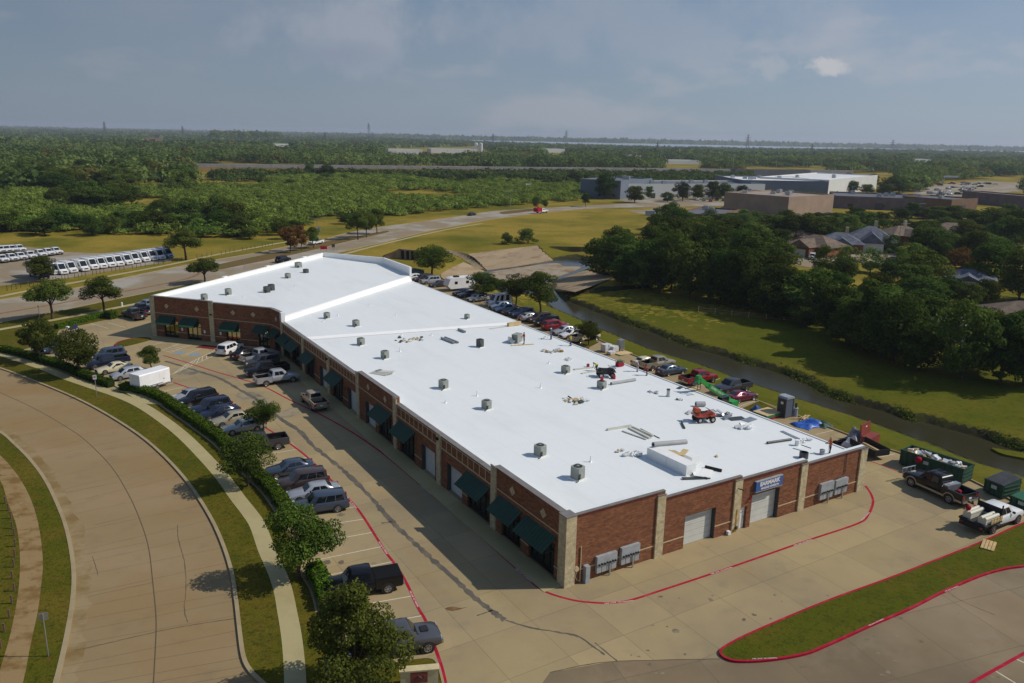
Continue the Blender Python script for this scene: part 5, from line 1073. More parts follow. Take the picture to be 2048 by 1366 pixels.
def vehicle(kind):
    """Prototype vehicle: x forward, wheels centred on the origin."""
    S_ = dict(
        sedan=dict(wb=2.75, hw=.91, fo=.92, ro=1.12, r=.33, prof=[(.0, .50, .78), (.05, .66, .88), (.35, .78, .96), (1.35, .93, 1.0), (1.6, .96, 1.0), (3.6, 1.0, 1.0), (4.2, 1.02, .97), (4.68, .98, .92), (4.79, .62, .86)], gb=(1.40, 4.15), gr=(2.10, 3.45), H=1.45, z0=.22, tops=(.84, .66)),
        coupe=dict(wb=2.70, hw=.93, fo=.90, ro=1.0, r=.34, prof=[(.0, .48, .78), (.05, .64, .9), (.4, .76, .97), (1.5, .90, 1.0), (3.6, .97, 1.0), (4.2, 1.0, .97), (4.5, .96, .92), (4.6, .6, .86)], gb=(1.60, 4.15), gr=(2.25, 3.2), H=1.36, z0=.2, tops=(.84, .64)),
        suv=dict(wb=2.85, hw=.96, fo=.92, ro=1.08, r=.37, prof=[(.0, .60, .82), (.05, .85, .90), (.3, .97, .97), (1.2, 1.06, 1.0), (1.5, 1.10, 1.0), (4.2, 1.13, 1.0), (4.72, 1.10, .96), (4.85, .70, .92)], gb=(1.25, 4.78), gr=(1.95, 4.45), H=1.76, z0=.28, tops=(.90, .74)),
        hatch=dict(wb=2.7, hw=.90, fo=.90, ro=.85, r=.33, prof=[(.0, .55, .78), (.05, .70, .88), (.3, .84, .96), (1.1, .98, 1.0), (3.6, 1.02, 1.0), (4.3, 1.0, .95), (4.45, .65, .9)], gb=(1.05, 4.38), gr=(1.9, 3.6), H=1.50, z0=.22, tops=(.86, .66)),
        pickup=dict(wb=3.65, hw=1.0, fo=.98, ro=1.20, r=.40, prof=[(.0, .62, .86), (.05, .98, .93), (.35, 1.10, .98), (1.5, 1.19, 1.0), (1.75, 1.20, 1.0), (3.72, 1.22, 1.0)], gb=(1.45, 3.72), gr=(2.10, 3.55), H=1.90, z0=.42, tops=(.88, .72), bed=(3.76, 5.80, 1.24)),
        van=dict(wb=3.75, hw=1.03, fo=1.0, ro=1.2, r=.36, prof=[(.0, .60, .80), (.05, .92, .90), (.3, 1.05, .97), (.85, 1.22, 1.0), (1.2, 1.30, 1.0), (5.85, 1.32, 1.0), (5.95, .70, .97)], gb=(.75, 5.93), gr=(1.95, 5.88), H=2.68, z0=.28, tops=(.97, .88)),
        conv=dict(wb=3.5, hw=1.0, fo=.85, ro=1.15, r=.36, prof=[(.0, .60, .86), (.05, .95, .93), (.9, 1.10, 1.0), (5.3, 1.14, 1.0), (5.48, .70, .97)], gb=(.85, 5.45), gr=(1.7, 5.25), H=2.45, z0=.3, tops=(.97, .80)))[kind]
    wb, hw, fo, r = S_['wb'], S_['hw'], S_['fo'], S_['r']; X = lambda d_: wb / 2 + fo - d_
    root = bpy.data.objects.new(kind, None); COL.objects.link(root)
    b = MB(); b.ring([ringpts(X(d_), hw * k, S_['z0'] + (.12 if d_ < .03 or d_ == S_['prof'][-1][0] else 0), zt) for d_, zt, k in S_['prof']], 0)
    def zat(d_):
        q = S_['prof']
        for i in range(len(q) - 1):
            if q[i][0] <= d_ <= q[i + 1][0]: f = (d_ - q[i][0]) / (q[i + 1][0] - q[i][0]); return q[i][1] + f * (q[i + 1][1] - q[i][1])
        return q[-1][1]
    g0, g1 = S_['gb']; r0, r1 = S_['gr']; H = S_['H']; yb, yt = hw * S_['tops'][0], hw * S_['tops'][1]
    zb0, zb1 = zat(g0) - .02, zat(g1) - .02; zm = H - .07; k = .86; fx = lambda a, c: a + (c - a) * k
    base = [(X(g0), -yb * .86, zb0), (X(g0 + .35), -yb, zat(g0 + .35) - .03), (X(g1 - .2), -yb, zb1 - .01), (X(g1), -yb * .9, zb1), (X(g1), yb * .9, zb1), (X(g1 - .2), yb, zb1 - .01), (X(g0 + .35), yb, zat(g0 + .35) - .03), (X(g0), yb * .86, zb0)]
    ym = yb + (yt - yb) * .92; ms = [(X(fx(g0, r0)), -ym * .9, zm), (X(fx(g0, r0) + .28), -ym, zm), (X(fx(g1, r1) - .15), -ym, zm), (X(fx(g1, r1)), -ym * .93, zm), (X(fx(g1, r1)), ym * .93, zm), (X(fx(g1, r1) - .15), ym, zm), (X(fx(g0, r0) + .28), ym, zm), (X(fx(g0, r0)), ym * .9, zm)]
    tp = [(X(r0 + .05), -yt * .8, H - .01), (X(r0 + .32), -yt * .88, H), (X(r1 - .2), -yt * .88, H), (X(r1 - .05), -yt * .82, H - .015), (X(r1 - .05), yt * .82, H - .015), (X(r1 - .2), yt * .88, H), (X(r0 + .32), yt * .88, H), (X(r0 + .05), yt * .8, H - .01)]
    b.ring([q[::-1] for q in (base, ms, tp)], 0)
    if 'bed' in S_:
        e0, e1, zt = S_['bed']; zf = .78
        for s_ in (-1, 1):
            y0, y1 = sorted((s_ * hw * .99, s_ * hw * .86)); b.ring([[(X(d_), y0, S_['z0'] + .05), (X(d_), y0, zt), (X(d_), y1, zt), (X(d_), y1, S_['z0'] + .05)] for d_ in (e0, e1 - .07)])
        b.box(X(e1), X(e1 - .065), -hw * .98, hw * .98, S_['z0'] + .12, zt - .01)
        b.box(X(e0 + .05), X(e0 - .02), -hw * .86, hw * .86, S_['z0'] + .1, zt - .02)
    b.build('body', PAINT['silver'], root, 32)
    if 'bed' in S_:
        f = MB(); f.box(X(e1 - .07), X(e0 + .055), -hw * .855, hw * .855, zf - .2, zf)
        for s_ in (-1, 1):
            y0, y1 = sorted((s_ * hw * .855, s_ * hw * .80)); f.box(X(e1 - .07), X(e0 + .055), y0, y1, zf, zt - .03)
        f.build('bed_floor', M['bed_dark'], root)
        f = MB(); f.box(X(e1 + .12), X(e1 + .005), -hw * .94, hw * .94, .50, .72); f.build('bumper', M['chrome'], root)
        f = MB(); f.box(X(-.08), X(.04), -hw * .9, hw * .9, .50, .74); f.build('bumper', M['chrome'], root)
    glass = M['glass_car']
    def pane(nm, P, *a):
        q = MB(); q.add(panel(P, *a), [(0, 1, 2, 3)]); q.build(nm, glass, root)
    pane('windshield', [base[7], base[0], ms[0], ms[7]], .05, .95, .10, .93, -.012)
    if kind not in ('van',): pane('rear_window', [base[3], base[4], ms[4], ms[3]], .07, .93, .22, .90, -.012)
    cuts = dict(sedan=[(.10, .50), (.54, .90)], coupe=[(.12, .62), (.68, .86)], suv=[(.05, .34), (.37, .66), (.69, .96)], hatch=[(.12, .48), (.52, .88)], pickup=[(.08, .49), (.53, .92)], van=[(.015, .17)], conv=[(.03, .17), (.28, .46), (.62, .84)])[kind]
    for a, c in cuts:
        pane('side_window', [base[1], base[2], ms[2], ms[1]], a, c, .16 if kind != 'van' else .08, .90 if kind != 'van' else .62, -.010)
        pane('side_window', [base[6], base[5], ms[5], ms[6]], a, c, .16 if kind != 'van' else .08, .90 if kind != 'van' else .62)
    for sx_ in (1, -1):
        for s_ in (1, -1):
            x = sx_ * wb / 2; ar = MB(); ar.cyl((x, s_ * (hw - .25), r), r * 1.16, s_ * .252, 20, 0, 'y'); ar.build('wheel_arch', M['trim_black'], root)
            wheel(root, x, s_ * (hw + .014), r, .24, M['alloy'])
    zf = .66 if kind in ('sedan', 'coupe', 'hatch') else .92
    zr = .86 if kind in ('sedan', 'coupe', 'hatch') else 1.0
    xr = X(S_['bed'][1] if 'bed' in S_ else S_['prof'][-1][0])
    for s_ in (1, -1):
        q = MB(); y0, y1 = sorted((s_ * hw * .86, s_ * hw * .52)); q.box(X(.20), X(.01), y0, y1, zf - .12, zf + .02); q.build('headlight', M['head_lens'], root)
        q = MB(); y0, y1 = sorted((s_ * hw * .93, s_ * hw * .66)); q.box(xr - .012, xr + .14, y0, y1, zr - .16, zr + .10); q.build('taillight', M['tail_red'], root)
        q = MB(); y0, y1 = sorted((s_ * (hw * .96), s_ * (hw + .16))); q.box(X(g0 + .62), X(g0 + .48), y0, y1, zat(g0 + .5) + .02, zat(g0 + .5) + .18); q.build('door_mirror', M['trim_black'], root)
    q = MB(); q.box(X(.10), X(-.012), -hw * .45, hw * .45, zf - .26, zf + .02); q.build('grille', M['trim_black'], root)
    q = MB(); q.box(xr - .022, xr + .02, -.16, .16, zr - .24, zr - .10); q.build('number_plate', M['white'], root)
    q = MB(); q.ring([ringpts(X(d_), hw * k_ * 1.006, S_['z0'] - .02, S_['z0'] + .2, 0) for d_, k_ in ((.06, .86), (.4, .97), (S_['prof'][-1][0] - .3, .99), (S_['prof'][-1][0] - .02, .90))]); q.build('sill_trim', M['trim_black'], root)
    root['_w'] = hw
    return freeze(root)
VP = {k: vehicle(k) for k in ('sedan', 'coupe', 'suv', 'hatch', 'pickup', 'van', 'conv')}
VWB = dict(sedan=2.75, coupe=2.70, suv=2.85, hatch=2.7, pickup=3.65, van=3.75, conv=3.5)
VUSED = set()
NAMES = dict(sedan='parked_sedan', coupe='parked_coupe', suv='parked_suv', hatch='parked_hatchback', pickup='pickup_truck', van='cargo_van', conv='passenger_van')
CAT = dict(sedan='car', coupe='car', suv='car', hatch='car', pickup='pickup truck', van='van', conv='van')
def put_vehicle(kind, color, pos, ang, label, group=None, scale=1.0):
    o = dup(VP[kind], pos, ang, label, group, (scale,) * 3); o.name = NAMES[kind]; tag(o, label, CAT[kind], group)
    if '_w' in o: del o['_w']
    for c in o.children:
        if c.name.startswith('body'): c.material_slots[0].link = 'OBJECT'; c.material_slots[0].material = PAINT[color]
    return o
def park(kind, color, which, px, hd, label, group=None, z=0.0, scale=1.0):
    """Stand a vehicle so that its near-side front ('f') or rear ('r') wheel, or its centre ('c'), is at this pixel; hd is its heading."""
    h = Vector((hd[0], hd[1], 0)).normalized(); p_ = at(px[0], px[1], z)
    if which != 'c':
        n = Vector((-h.y, h.x, 0)); n = n if n.dot(p_) > 0 else -n
        p_ = p_ + n * VP[kind]['_w'] * scale * .97 + h * VWB[kind] * scale / 2 * (1 if which == 'r' else -1)
    return put_vehicle(kind, color, p_, math.atan2(h.y, h.x), label, group, scale)
def hd(a, b): return Vector(at2(*b)) - Vector(at2(*a))
def SD(px): return stall_dir(at2(*px))
LG = 'vehicles nosed to the hedge'
def bay(kind, color, which, px, label, out=False, **k): return park(kind, color, which, px, -SD(px) if out else SD(px), label, LG, **k)
bp = bay('pickup', 'black', 'r', (776, 1187), 'glossy black pickup with a flat black bed cover')
bay('pickup', 'grey', 'f', (856, 1307), 'metallic grey pickup with a hood scoop, backed in under the largest oak', True, scale=1.02)
bay('suv', 'slate', 'r', (676, 1025), 'blue-grey wagon with red tail lamps, nearest of the lower car group')
bay('sedan', 'silver', 'f', (599, 1008), 'silver sedan between the blue-grey wagon and the brown suv')
bay('suv', 'brown', 'f', (577, 987), 'dark brown suv with sunroofs beside the silver sedan')
bay('sedan', 'slate', 'f', (553, 959), 'dark blue sedan behind the brown suv, last of the lower car group')
lp = bay('pickup', 'dark_grey', 'r', (557, 900), 'charcoal lifted pickup with an open bed half behind an oak', scale=1.03)
bay('sedan', 'silver_green', 'f', (465, 872), 'pale grey-green sedan nearest in the upper row of cars')
bay('sedan', 'beige', 'f', (445, 856), 'beige sedan beside the grey-green one')
bay('sedan', 'navy', 'f', (419, 843), 'near-black sedan with glinting windows beside the beige sedan')
bay('suv', 'navy', 'f', (404, 834), 'dark blue crossover in the middle of the upper row')
bay('suv', 'black', 'f', (380, 817), 'black squarish suv in the upper row beside the grey coupe')
bay('coupe', 'silver', 'f', (363, 808), 'light grey coupe with a black roof at the end of the upper row')
bay('hatch', 'silver', 'f', (241, 762), 'silver hatchback next to the white box trailer')
bay('coupe', 'cream', 'f', (211, 750), 'cream coloured car with a soft round roof beside the silver hatchback')
bay('pickup', 'navy', 'r', (245, 731), 'dark blue crew-cab pickup beyond the cream car')
bay('suv', 'slate', 'c', (216, 719), 'blue-grey suv mostly hidden behind the dark blue pickup')
bay('hatch', 'white', 'c', (146, 712), 'white car glimpsed under the dark round oak')
bay('sedan', 'slate', 'c', (122, 703), 'blue-grey sedan between the two verge oaks')
bay('sedan', 'dark_grey', 'c', (98, 700), 'dark sedan beside the curved hedge end under trees')
BG = 'vehicles parked by the shops'
hb = hd((533, 772), (585, 764)); hw_ = hd((371, 709), (407, 695))
park('suv', 'white', 'r', (461, 711), hw_, 'white crossover facing the shop wall near the striped bays', BG)
park('sedan', 'black', 'r', (487, 720), hw_ * .6 + hb * .4, 'black sedan next to the white crossover', BG)
park('pickup', 'silver', 'r', (507, 728), hw_ * .3 + hb * .7, 'silver extended-cab pickup facing the shops, farther of two', BG)
park('suv', 'dark_grey', 'f', (507, 738), -hb, 'dark suv squeezed between the silver and black pickups', BG)
park('pickup', 'black', 'f', (510, 756), -hb, 'black pickup with pale lower trim backed in towards the shops', BG, scale=1.03)
park('pickup', 'silver', 'r', (533, 773), hb, 'silver crew-cab pickup facing the shops, nearer of two', BG)
park('pickup', 'tan', 'r', (622, 821), hd((622, 821), (600, 800)), 'tan pickup stopped along the shop fronts in the shade', BG)
for s_, px_, col, lb in ((1, (268, 641), 'dark_grey', 'charcoal pickup parked against the upper hedge'), (1, (283, 631), 'navy', 'dark blue pickup behind the charcoal one'), (1, (297, 623), 'paleblue', 'pale blue truck at the wing corner behind the two dark pickups')):
    park('pickup', col, 'r', px_, hd((268, 641), (238, 632)), lb, 'trucks beside the rotated wing')
# black cover and scoop
def local_part(root, mb, name, mats, **k): o = mb.build(name, mats, root, **k); return o
q = MB(); q.box(-2.95, -.98, -.93, .93, 1.245, 1.275); local_part(bp, q, 'bed_cover', M['bed_dark'])
gp = [o for o in COL.objects if o.get('label', '').startswith('metallic grey pickup')][0]; q = MB(); q.box(1.55, 2.05, -.3, .3, 1.21, 1.265); local_part(gp, q, 'hood_scoop', M['trim_black'])
# big pickup at the right with flares, rack and bumpers
hr = hd((1896, 1007), (1821, 973)); big = park('pickup', 'black', 'r', (1896, 1007), hr, 'lifted black pickup with tan lower trim and wheel flares beside the long dumpster', None, scale=1.13)
q = MB()
for s_ in (1, -1):
    for x in (1.825, -1.825): q.ring([[(x + rr * math.cos(a), s_ * (1.0 + y), .42 + rr * math.sin(a)) for rr, y in ((.50, -.02), (.50, .05), (.57, .05), (.57, -.02))] for a in [PI * k / 10 for k in range(11)]])
    y0, y1 = sorted((s_ * .99, s_ * 1.03)); q.box(-1.25, 1.25, y0, y1, .45, .62)
    q.box(-2.95, -2.33, y0, y1, .5, .66)
local_part(big, q, 'wheel_flare', M['tan_band'])
q = MB(); q.tube([(2.95, -.8, .8), (2.98, -.8, 1.25), (2.98, .8, 1.25), (2.95, .8, .8)], .05, 6); q.tube([(2.98, -.3, .7), (2.98, -.3, 1.25)], .04, 6); q.tube([(2.98, .3, .7), (2.98, .3, 1.25)], .04, 6); local_part(big, q, 'bull_bar', M['steel'])
q = MB()
for s_ in (1, -1): q.tube([(.55, s_ * .62, 1.96), (-.75, s_ * .62, 1.96)], .025, 6)
for x in (.45, -.1, -.65): q.tube([(x, -.62, 1.96), (x, .62, 1.96)], .02, 6)
local_part(big, q, 'roof_rack', M['trim_black'])
q = MB(); q.box(-1.5, -1.0, -.8, .8, .85, 1.42); local_part(big, q, 'tool_box', M['steel'])
q = MB(); q.box(-3.35, -3.02, -.08, .08, .42, .52); q.obox((-3.3, .05, .6), (.1, .1, .2)); local_part(big, q, 'tow_hitch', M['black'])
o = tag(MB().blob((0, 0, .32), (.3, .26, .3), 0, 3, 2, .08).build('water_cooler', M['red_paint'], loc=loc_b(0, 0)), 'red drum lying on the lifted black pickup bed', 'cooler'); o.location = big.matrix_world @ Vector((0, 0, 0)); o.location = Vector(big.location) + Vector((hr.normalized().x * -2.2, hr.normalized().y * -2.2, .85)); o.scale = (.8,) * 3
# white flatbed
hf = hd((1985, 1068), (2036, 1047)); hfn = hf.normalized(); fb = thing('flatbed_truck', 'white crew-cab flatbed truck with timber bed sides carrying white bundles', 'truck')
src = park('pickup', 'white', 'r', (1985, 1068), hf, 'x', None, scale=1.08); fb.location = src.location; fb.rotation_euler = src.rotation_euler; fb.scale = src.scale
for c in list(src.children):
    if c.name.startswith('bed_floor') or (c.name.startswith('bumper') and c.data.vertices[0].co.x < 0) or c.name.startswith('taillight') or c.name.startswith('number'): bpy.data.objects.remove(c)
    elif c.name.startswith('body'):
        nb = c.data.copy(); bmx = bmesh.new(); bmx.from_mesh(nb); bmesh.ops.delete(bmx, geom=[v for v in bmx.verts if v.co.x < -1.2 + .13 and v.co.x < 2.805 - 3.73], context='VERTS'); bmx.to_mesh(nb); bmx.free(); c.data = nb; c.material_slots[0].link = 'OBJECT'; c.material_slots[0].material = PAINT['white']; c.parent = fb
    else: c.parent = fb
bpy.data.objects.remove(src)
q = MB(); q.box(-3.35, -.98, -1.12, 1.12, .92, 1.06); local_part(fb, q, 'flat_bed', M['black'])
q = MB()
for s_ in (1, -1):
    for k in range(4): q.box(-2.6 + k * .42, -2.28 + k * .42, s_ * 1.1 - .02, s_ * 1.1 + .02, 1.07, 1.5)
    q.box(-2.62, -1.0, s_ * 1.1 - .035, s_ * 1.1 - .021, 1.2, 1.3)
local_part(fb, q, 'side_board', M['wood'])
q = MB(); q.box(-.97, -.90, -1.0, 1.0, 1.07, 2.0); [q.box(-.99, -.88, y - .04, y + .04, 1.07, 2.3) for y in (-.98, .98)]; local_part(fb, q, 'headboard', M['black'])
q = MB(); q.box(-3.4, -3.3, -1.0, 1.0, .5, .9); local_part(fb, q, 'rear_bumper', M['black'])
for s_ in (1, -1): q = MB(); q.box(-3.42, -3.401, s_ * .8 - .12, s_ * .8 + .12, .72, .84); local_part(fb, q, 'taillight', M['tail_red'])
fbm = Matrix.Translation(fb.location) @ Matrix.Rotation(fb.rotation_euler.z, 4, 'Z') @ Matrix.Scale(1.08, 4)
for y, lb in ((-.62, 'white wrapped membrane rolls on the near side of the flatbed'), (.62, 'white wrapped membrane rolls on the far side of the flatbed')):
    q = MB(); q.box(-3.1, -1.25, -.33, .33, 0, .42); [q.tube([(-3.13, yy, zz), (-1.22, yy, zz)], .16, 10) for yy, zz in ((-.2, .45), (.12, .46))]
    o = q.build('roll_bundle', [mat('cream_wrap', (.60, .57, .46), .6)]); tag(o, lb, 'bundle'); p_ = fbm @ Vector((0, y, 1.065)); o.location = p_; o.rotation_euler = (0, 0, fb.rotation_euler.z); o.scale = (1.08,) * 3
p_ = fbm @ Vector((-3.05, .62, 1.66)); o = MB().blob((0, 0, .28), (.24, .24, .27), 0, 4, 2, .06).build('water_cooler', M['red_paint']); o.location = p_; tag(o, 'pinkish red jug on top of the flatbed load', 'cooler')
# rear lot
RG = 'vehicles in the rear lot'; hu = Vector((bu.x, bu.y)); hv = Vector((bv.x, bv.y))
rear = [('pickup', 'cream', 'r', (1161, 687), hd((1161, 687), (1188, 682)), 'cream crew-cab truck beside the small tree in the grass square'),
    ('sedan', 'white', 'c', (1143, 675), -hu, 'white sedan next to the cream truck'), ('sedan', 'silver', 'c', (1128, 668), -hu, 'silver sedan between the white sedan and the red suv'),
    ('suv', 'red', 'c', (1110, 658), hu, 'bright red suv in the rear lot row'), ('suv', 'black', 'c', (1093, 651), -hu, 'black suv with pale trim beside the red suv'), ('suv', 'brown', 'c', (1078, 644), -hu, 'bronze suv with a white side stripe'),
    ('sedan', 'silver', 'c', (1062, 640), hu, 'silver car tucked beside the bronze suv'), ('suv', 'blue', 'c', (1043, 634), -hu, 'deep blue suv in the rear lot'), ('sedan', 'slate', 'c', (1028, 629), hu, 'dark slate car in tree shade next to the deep blue suv'),
    ('sedan', 'paleblue', 'c', (1009, 623), -hu, 'pale blue sedan beside the tall white van, nearer of two'), ('sedan', 'paleblue', 'c', (1000, 617), -hu, 'pale blue sedan tight against the tall white van'),
    ('conv', 'white', 'c', (997, 611), -hu, 'tall white passenger van with dark square windows'),
    ('sedan', 'silver', 'c', (955, 602), -hu, 'grey sedan below the white trailer, its nose to the building'), ('sedan', 'silver', 'c', (966, 597), hu, 'silver car half hidden by the leafy tree'), ('sedan', 'dark_grey', 'c', (936, 594), -hu, 'dark sedan between the trailer and the grey sedan'), ('sedan', 'navy', 'c', (926, 590), -hu, 'dark blue car closest to the white trailer'),
    ('coupe', 'dark_grey', 'c', (877, 573), -hu, 'charcoal muscle coupe left of the travel trailer'), ('suv', 'silver', 'c', (860, 567), -hu, 'silver jeep-like wagon behind the charcoal coupe'), ('suv', 'brown', 'c', (846, 563), -hu, 'brown wagon beside the silver jeep'), ('hatch', 'white', 'c', (826, 560), -hu, 'white car at the white parapet corner'),
    ('sedan', 'cream', 'c', (1293, 731), hu, 'white sedan with dark windows beyond the two-tone pickup'), ('pickup', 'tan', 'r', (1305, 742), hu, 'two-tone tan and black pickup facing the creek'),
    ('sedan', 'slate', 'r', (1337, 753), hu, 'steel blue sedan between the tan pickup and the red pickup'), ('pickup', 'red', 'c', (1397, 765), hu, 'bright red pickup behind the green boom'), ('pickup', 'dark_grey', 'c', (1463, 783), -hu, 'dark grey pickup with its nose to the building'), ('coupe', 'maroon', 'r', (1478, 807), hu, 'crimson convertible with a black soft top')]
for k_, c_, wh, px_, h_, lb in rear: park(k_, c_, wh, px_, h_, lb, RG)
for px_ in ((1052, 632), (1062, 627), (1073, 631)): pass
# van lot
VG = 'white cargo vans parked in a long row'; hvn = hd((133, 541), (165, 548)); noses = [(1940, 222), (1845, 240), (1758, 250), (1668, 265), (1562, 282), (1472, 300), (1368, 315), (1272, 326), (1174, 340), (1074, 352), (968, 374), (832, 392), (722, 410), (640, 412)]
vl_names = ['pale blue van at the far end of the van row', 'white van with a blue tint, second from the far end of the van row']
for i, (x, y) in enumerate(noses):
    px_ = (x / 5.689 - 9, 480 + y / 5.689 - 2)
    park('van', 'paleblue' if i == 0 else 'white', 'f', px_, hvn, ['pale blue van at the far end of the row of white vans', 'white high-roof van next to the pale blue one at the row end'][i] if i < 2 else ('white van partly hidden by the oak at the near end of the van row' if i > 11 else 'white high-roof van in the long row of identical vans'), VG, scale=.97)
WG = 'white pickups in the far row of the van lot'
for i, (x, y) in enumerate([(150, 255), (252, 240), (362, 225), (478, 205), (570, 190), (660, 178), (40, 270)]):
    park('pickup', 'white', 'f', (x / 5.689 - 6, 480 + y / 5.689 - 1), hvn, 'white pickup in the far row of the van lot', WG)
for i, (x, y) in enumerate([(60, 140), (130, 135), (215, 130), (-10, 145)]): park('pickup', 'white', 'c', (x / 5.689, 480 + y / 5.689), hvn, 'white pickup of the rearmost row in the van lot', 'white pickups of the rearmost row')
bt = thing('box_truck', 'black box truck with white lettering at the near end of the van row', 'truck', at(78, 555), math.atan2(hvn.y, hvn.x) - .12)
q = MB(); q.box(-4.0, 1.3, -1.2, 1.2, .8, 3.5); q.build('cargo_box', PAINT['black'], bt)
q = MB(); q.ring([ringpts(x, 1.05, .45, z) for x, z in ((3.9, .95), (3.8, 1.25), (3.0, 1.45), (2.8, 1.5))]); q.ring([[(x0, -1.0, 1.3), (x0, 1.0, 1.3), (x1, .9, 2.5), (x1, -.9, 2.5)] for x0, x1 in ((1.4, 1.4), (3.0, 2.3))]); q.build('cab', PAINT['black'], bt, 30)
q = MB(); q.box(2.62, 2.9, -.8, .8, 1.6, 2.3); q.build('windshield', M['glass_car'], bt)
for x in (2.9, -2.4):
    for s_ in (1, -1): wheel(bt, x, s_ * 1.12, .45, .28, M['alloy'])
o = text_mesh('lettering', 'Geek', 1.25, M['white'], 'LEFT', 'TOP_BASELINE', .02, .01); o.parent = bt; o.location = (-3.5, -1.215, 1.9); o.rotation_euler = (PI / 2, 0, 0)
# on the roads
park('suv', 'black', 'c', (567, 524), hd((520, 531), (600, 513)), 'black suv driving on the boulevard behind the white parapet', 'vehicles on the boulevard')
park('pickup', 'white', 'c', (632, 489), hd((660, 481), (600, 493)), 'white pickup on the far carriageway behind the rust trees', 'vehicles on the boulevard')
park('sedan', 'black', 'c', (944, 431), hd((900, 437), (980, 426)), 'black sedan driving along the boulevard bend', 'vehicles on the boulevard')
tt = park('pickup', 'white', 'c', (1084, 426), hd((1050, 430), (1110, 424)), 'white tow truck with a red rear on the far boulevard', 'vehicles on the boulevard', scale=1.15); q = MB(); q.box(-4.2, -1.2, -1.0, 1.0, .7, 2.1); q.tube([(-1.3, 0, 2.0), (-4.2, 0, 2.9)], .2, 6); local_part(tt, q, 'tow_body', M['red_paint'])
park('suv', 'white', 'c', (1624, 518), (-.4, -1), 'white car on the drive of the brick garage house', 'cars by the houses'); park('sedan', 'slate', 'c', (1790, 523), (1, .1), 'dark car parked in the street by the houses', 'cars by the houses')
rnd = random.Random(9); fcol = ['white', 'silver', 'red', 'black', 'grey', 'white']
for i in range(46):
    a = (rnd.uniform(1840, 1990), rnd.uniform(366, 391)); park(['sedan', 'suv', 'pickup', 'hatch'][i % 4], fcol[i % 6], 'c', a, (1, .15) if a[1] > 378 else (-1, .25), 'car on the busy highway lot among the right woods', 'cars on the far highway lot')
for i in range(8): park(['sedan', 'suv'][i % 2], fcol[i % 6], 'c', (1395 + i * 13, 401 + (i % 3)), (.3, 1), 'car parked under the dark warehouse trees', 'cars before the white warehouse')
for i in range(7): park(['suv', 'pickup'][i % 2], ['black', 'white'][i % 2], 'c', (1512 + i * 9, 437 + (i % 2) * 5), (.6, 1), 'vehicle parked between the workshop and the tan block', 'cars by the workshop')
for k in VP:
    for c in list(VP[k].children):
        for g_ in list(c.children): bpy.data.objects.remove(g_)
        bpy.data.objects.remove(c)
    bpy.data.objects.remove(VP[k])
# white box trailer
tr = thing('box_trailer', 'white enclosed box trailer with a side door parked across the upper bays', 'trailer', (0, 0, 0)); h_ = hd((307, 778), (347, 766)); n_ = Vector((-h_.y, h_.x)).normalized(); mid = at(314, 779); tr.location = (mid.x + n_.x * 1.0, mid.y + n_.y * 1.0, 0); tr.rotation_euler = (0, 0, math.atan2(h_.y, h_.x))
q = MB(); q.ring([[(x, -w_, .5), (x, w_, .5), (x, w_, 2.35), (x, w_ * .9, 2.48), (x, -w_ * .9, 2.48), (x, -w_, 2.35)] for x, w_ in ((-2.4, 1.0), (1.9, 1.0), (2.25, .9))]); q.build('trailer_body', M['white'], tr, 25)
q = MB(); q.box(.55, 1.3, -1.012, -1.002, .6, 2.2); o = q.build('side_door', M['white'], tr); q = MB(); q.box(1.12, 1.24, -1.04, -1.013, 1.2, 1.3); q.build('door_handle', M['black'], o)
q = MB(); q.box(-2.42, 2.0, -1.013, -1.0, .5, .62); q.box(-1.0, 1.0, -1.1, -1.002, .78, .84); q.build('trim_rail', M['steel'], tr)
for x in (-.75, .1):
    for s_ in (1, -1): wheel(tr, x, s_ * 1.03, .34, .22, M['chrome'])
q = MB(); q.tube([(2.2, -.6, .5), (3.3, 0, .5)], .05, 6); q.tube([(2.2, .6, .5), (3.3, 0, .5)], .05, 6); q.tube([(3.0, 0, .1), (3.0, 0, .95)], .05, 6); q.build('tow_bar', M['grey_dark'], tr)
# travel trailer
rv = thing('travel_trailer', 'white travel trailer with a slanted front standing in the rear lot', 'caravan', at(918, 580), math.atan2(-hu.y, -hu.x))
q = MB(); q.ring([[(x, y, z) for x, z in ((-3.4, .6), (2.6, .6), (3.3, 1.3), (2.7, 2.7), (2.2, 2.95), (-3.2, 2.95), (-3.45, 2.7))] for y in (1.2, -1.2)]); q.build('trailer_body', M['white'], rv, 20)
for x, z in ((1.3, 1.9), (-1.5, 1.9)): q = MB(); q.box(x - .35, x + .35, 1.205, 1.23, z - .3, z + .3); q.build('window', M['glass_car'], rv)
q = MB(); q.box(.2, 1.2, -.5, .5, 2.96, 3.25); q.build('roof_unit', M['black'], rv)
for x in (-.9, -.1):
    for s_ in (1, -1): wheel(rv, x, s_ * 1.15, .35, .22, M['alloy'], False)
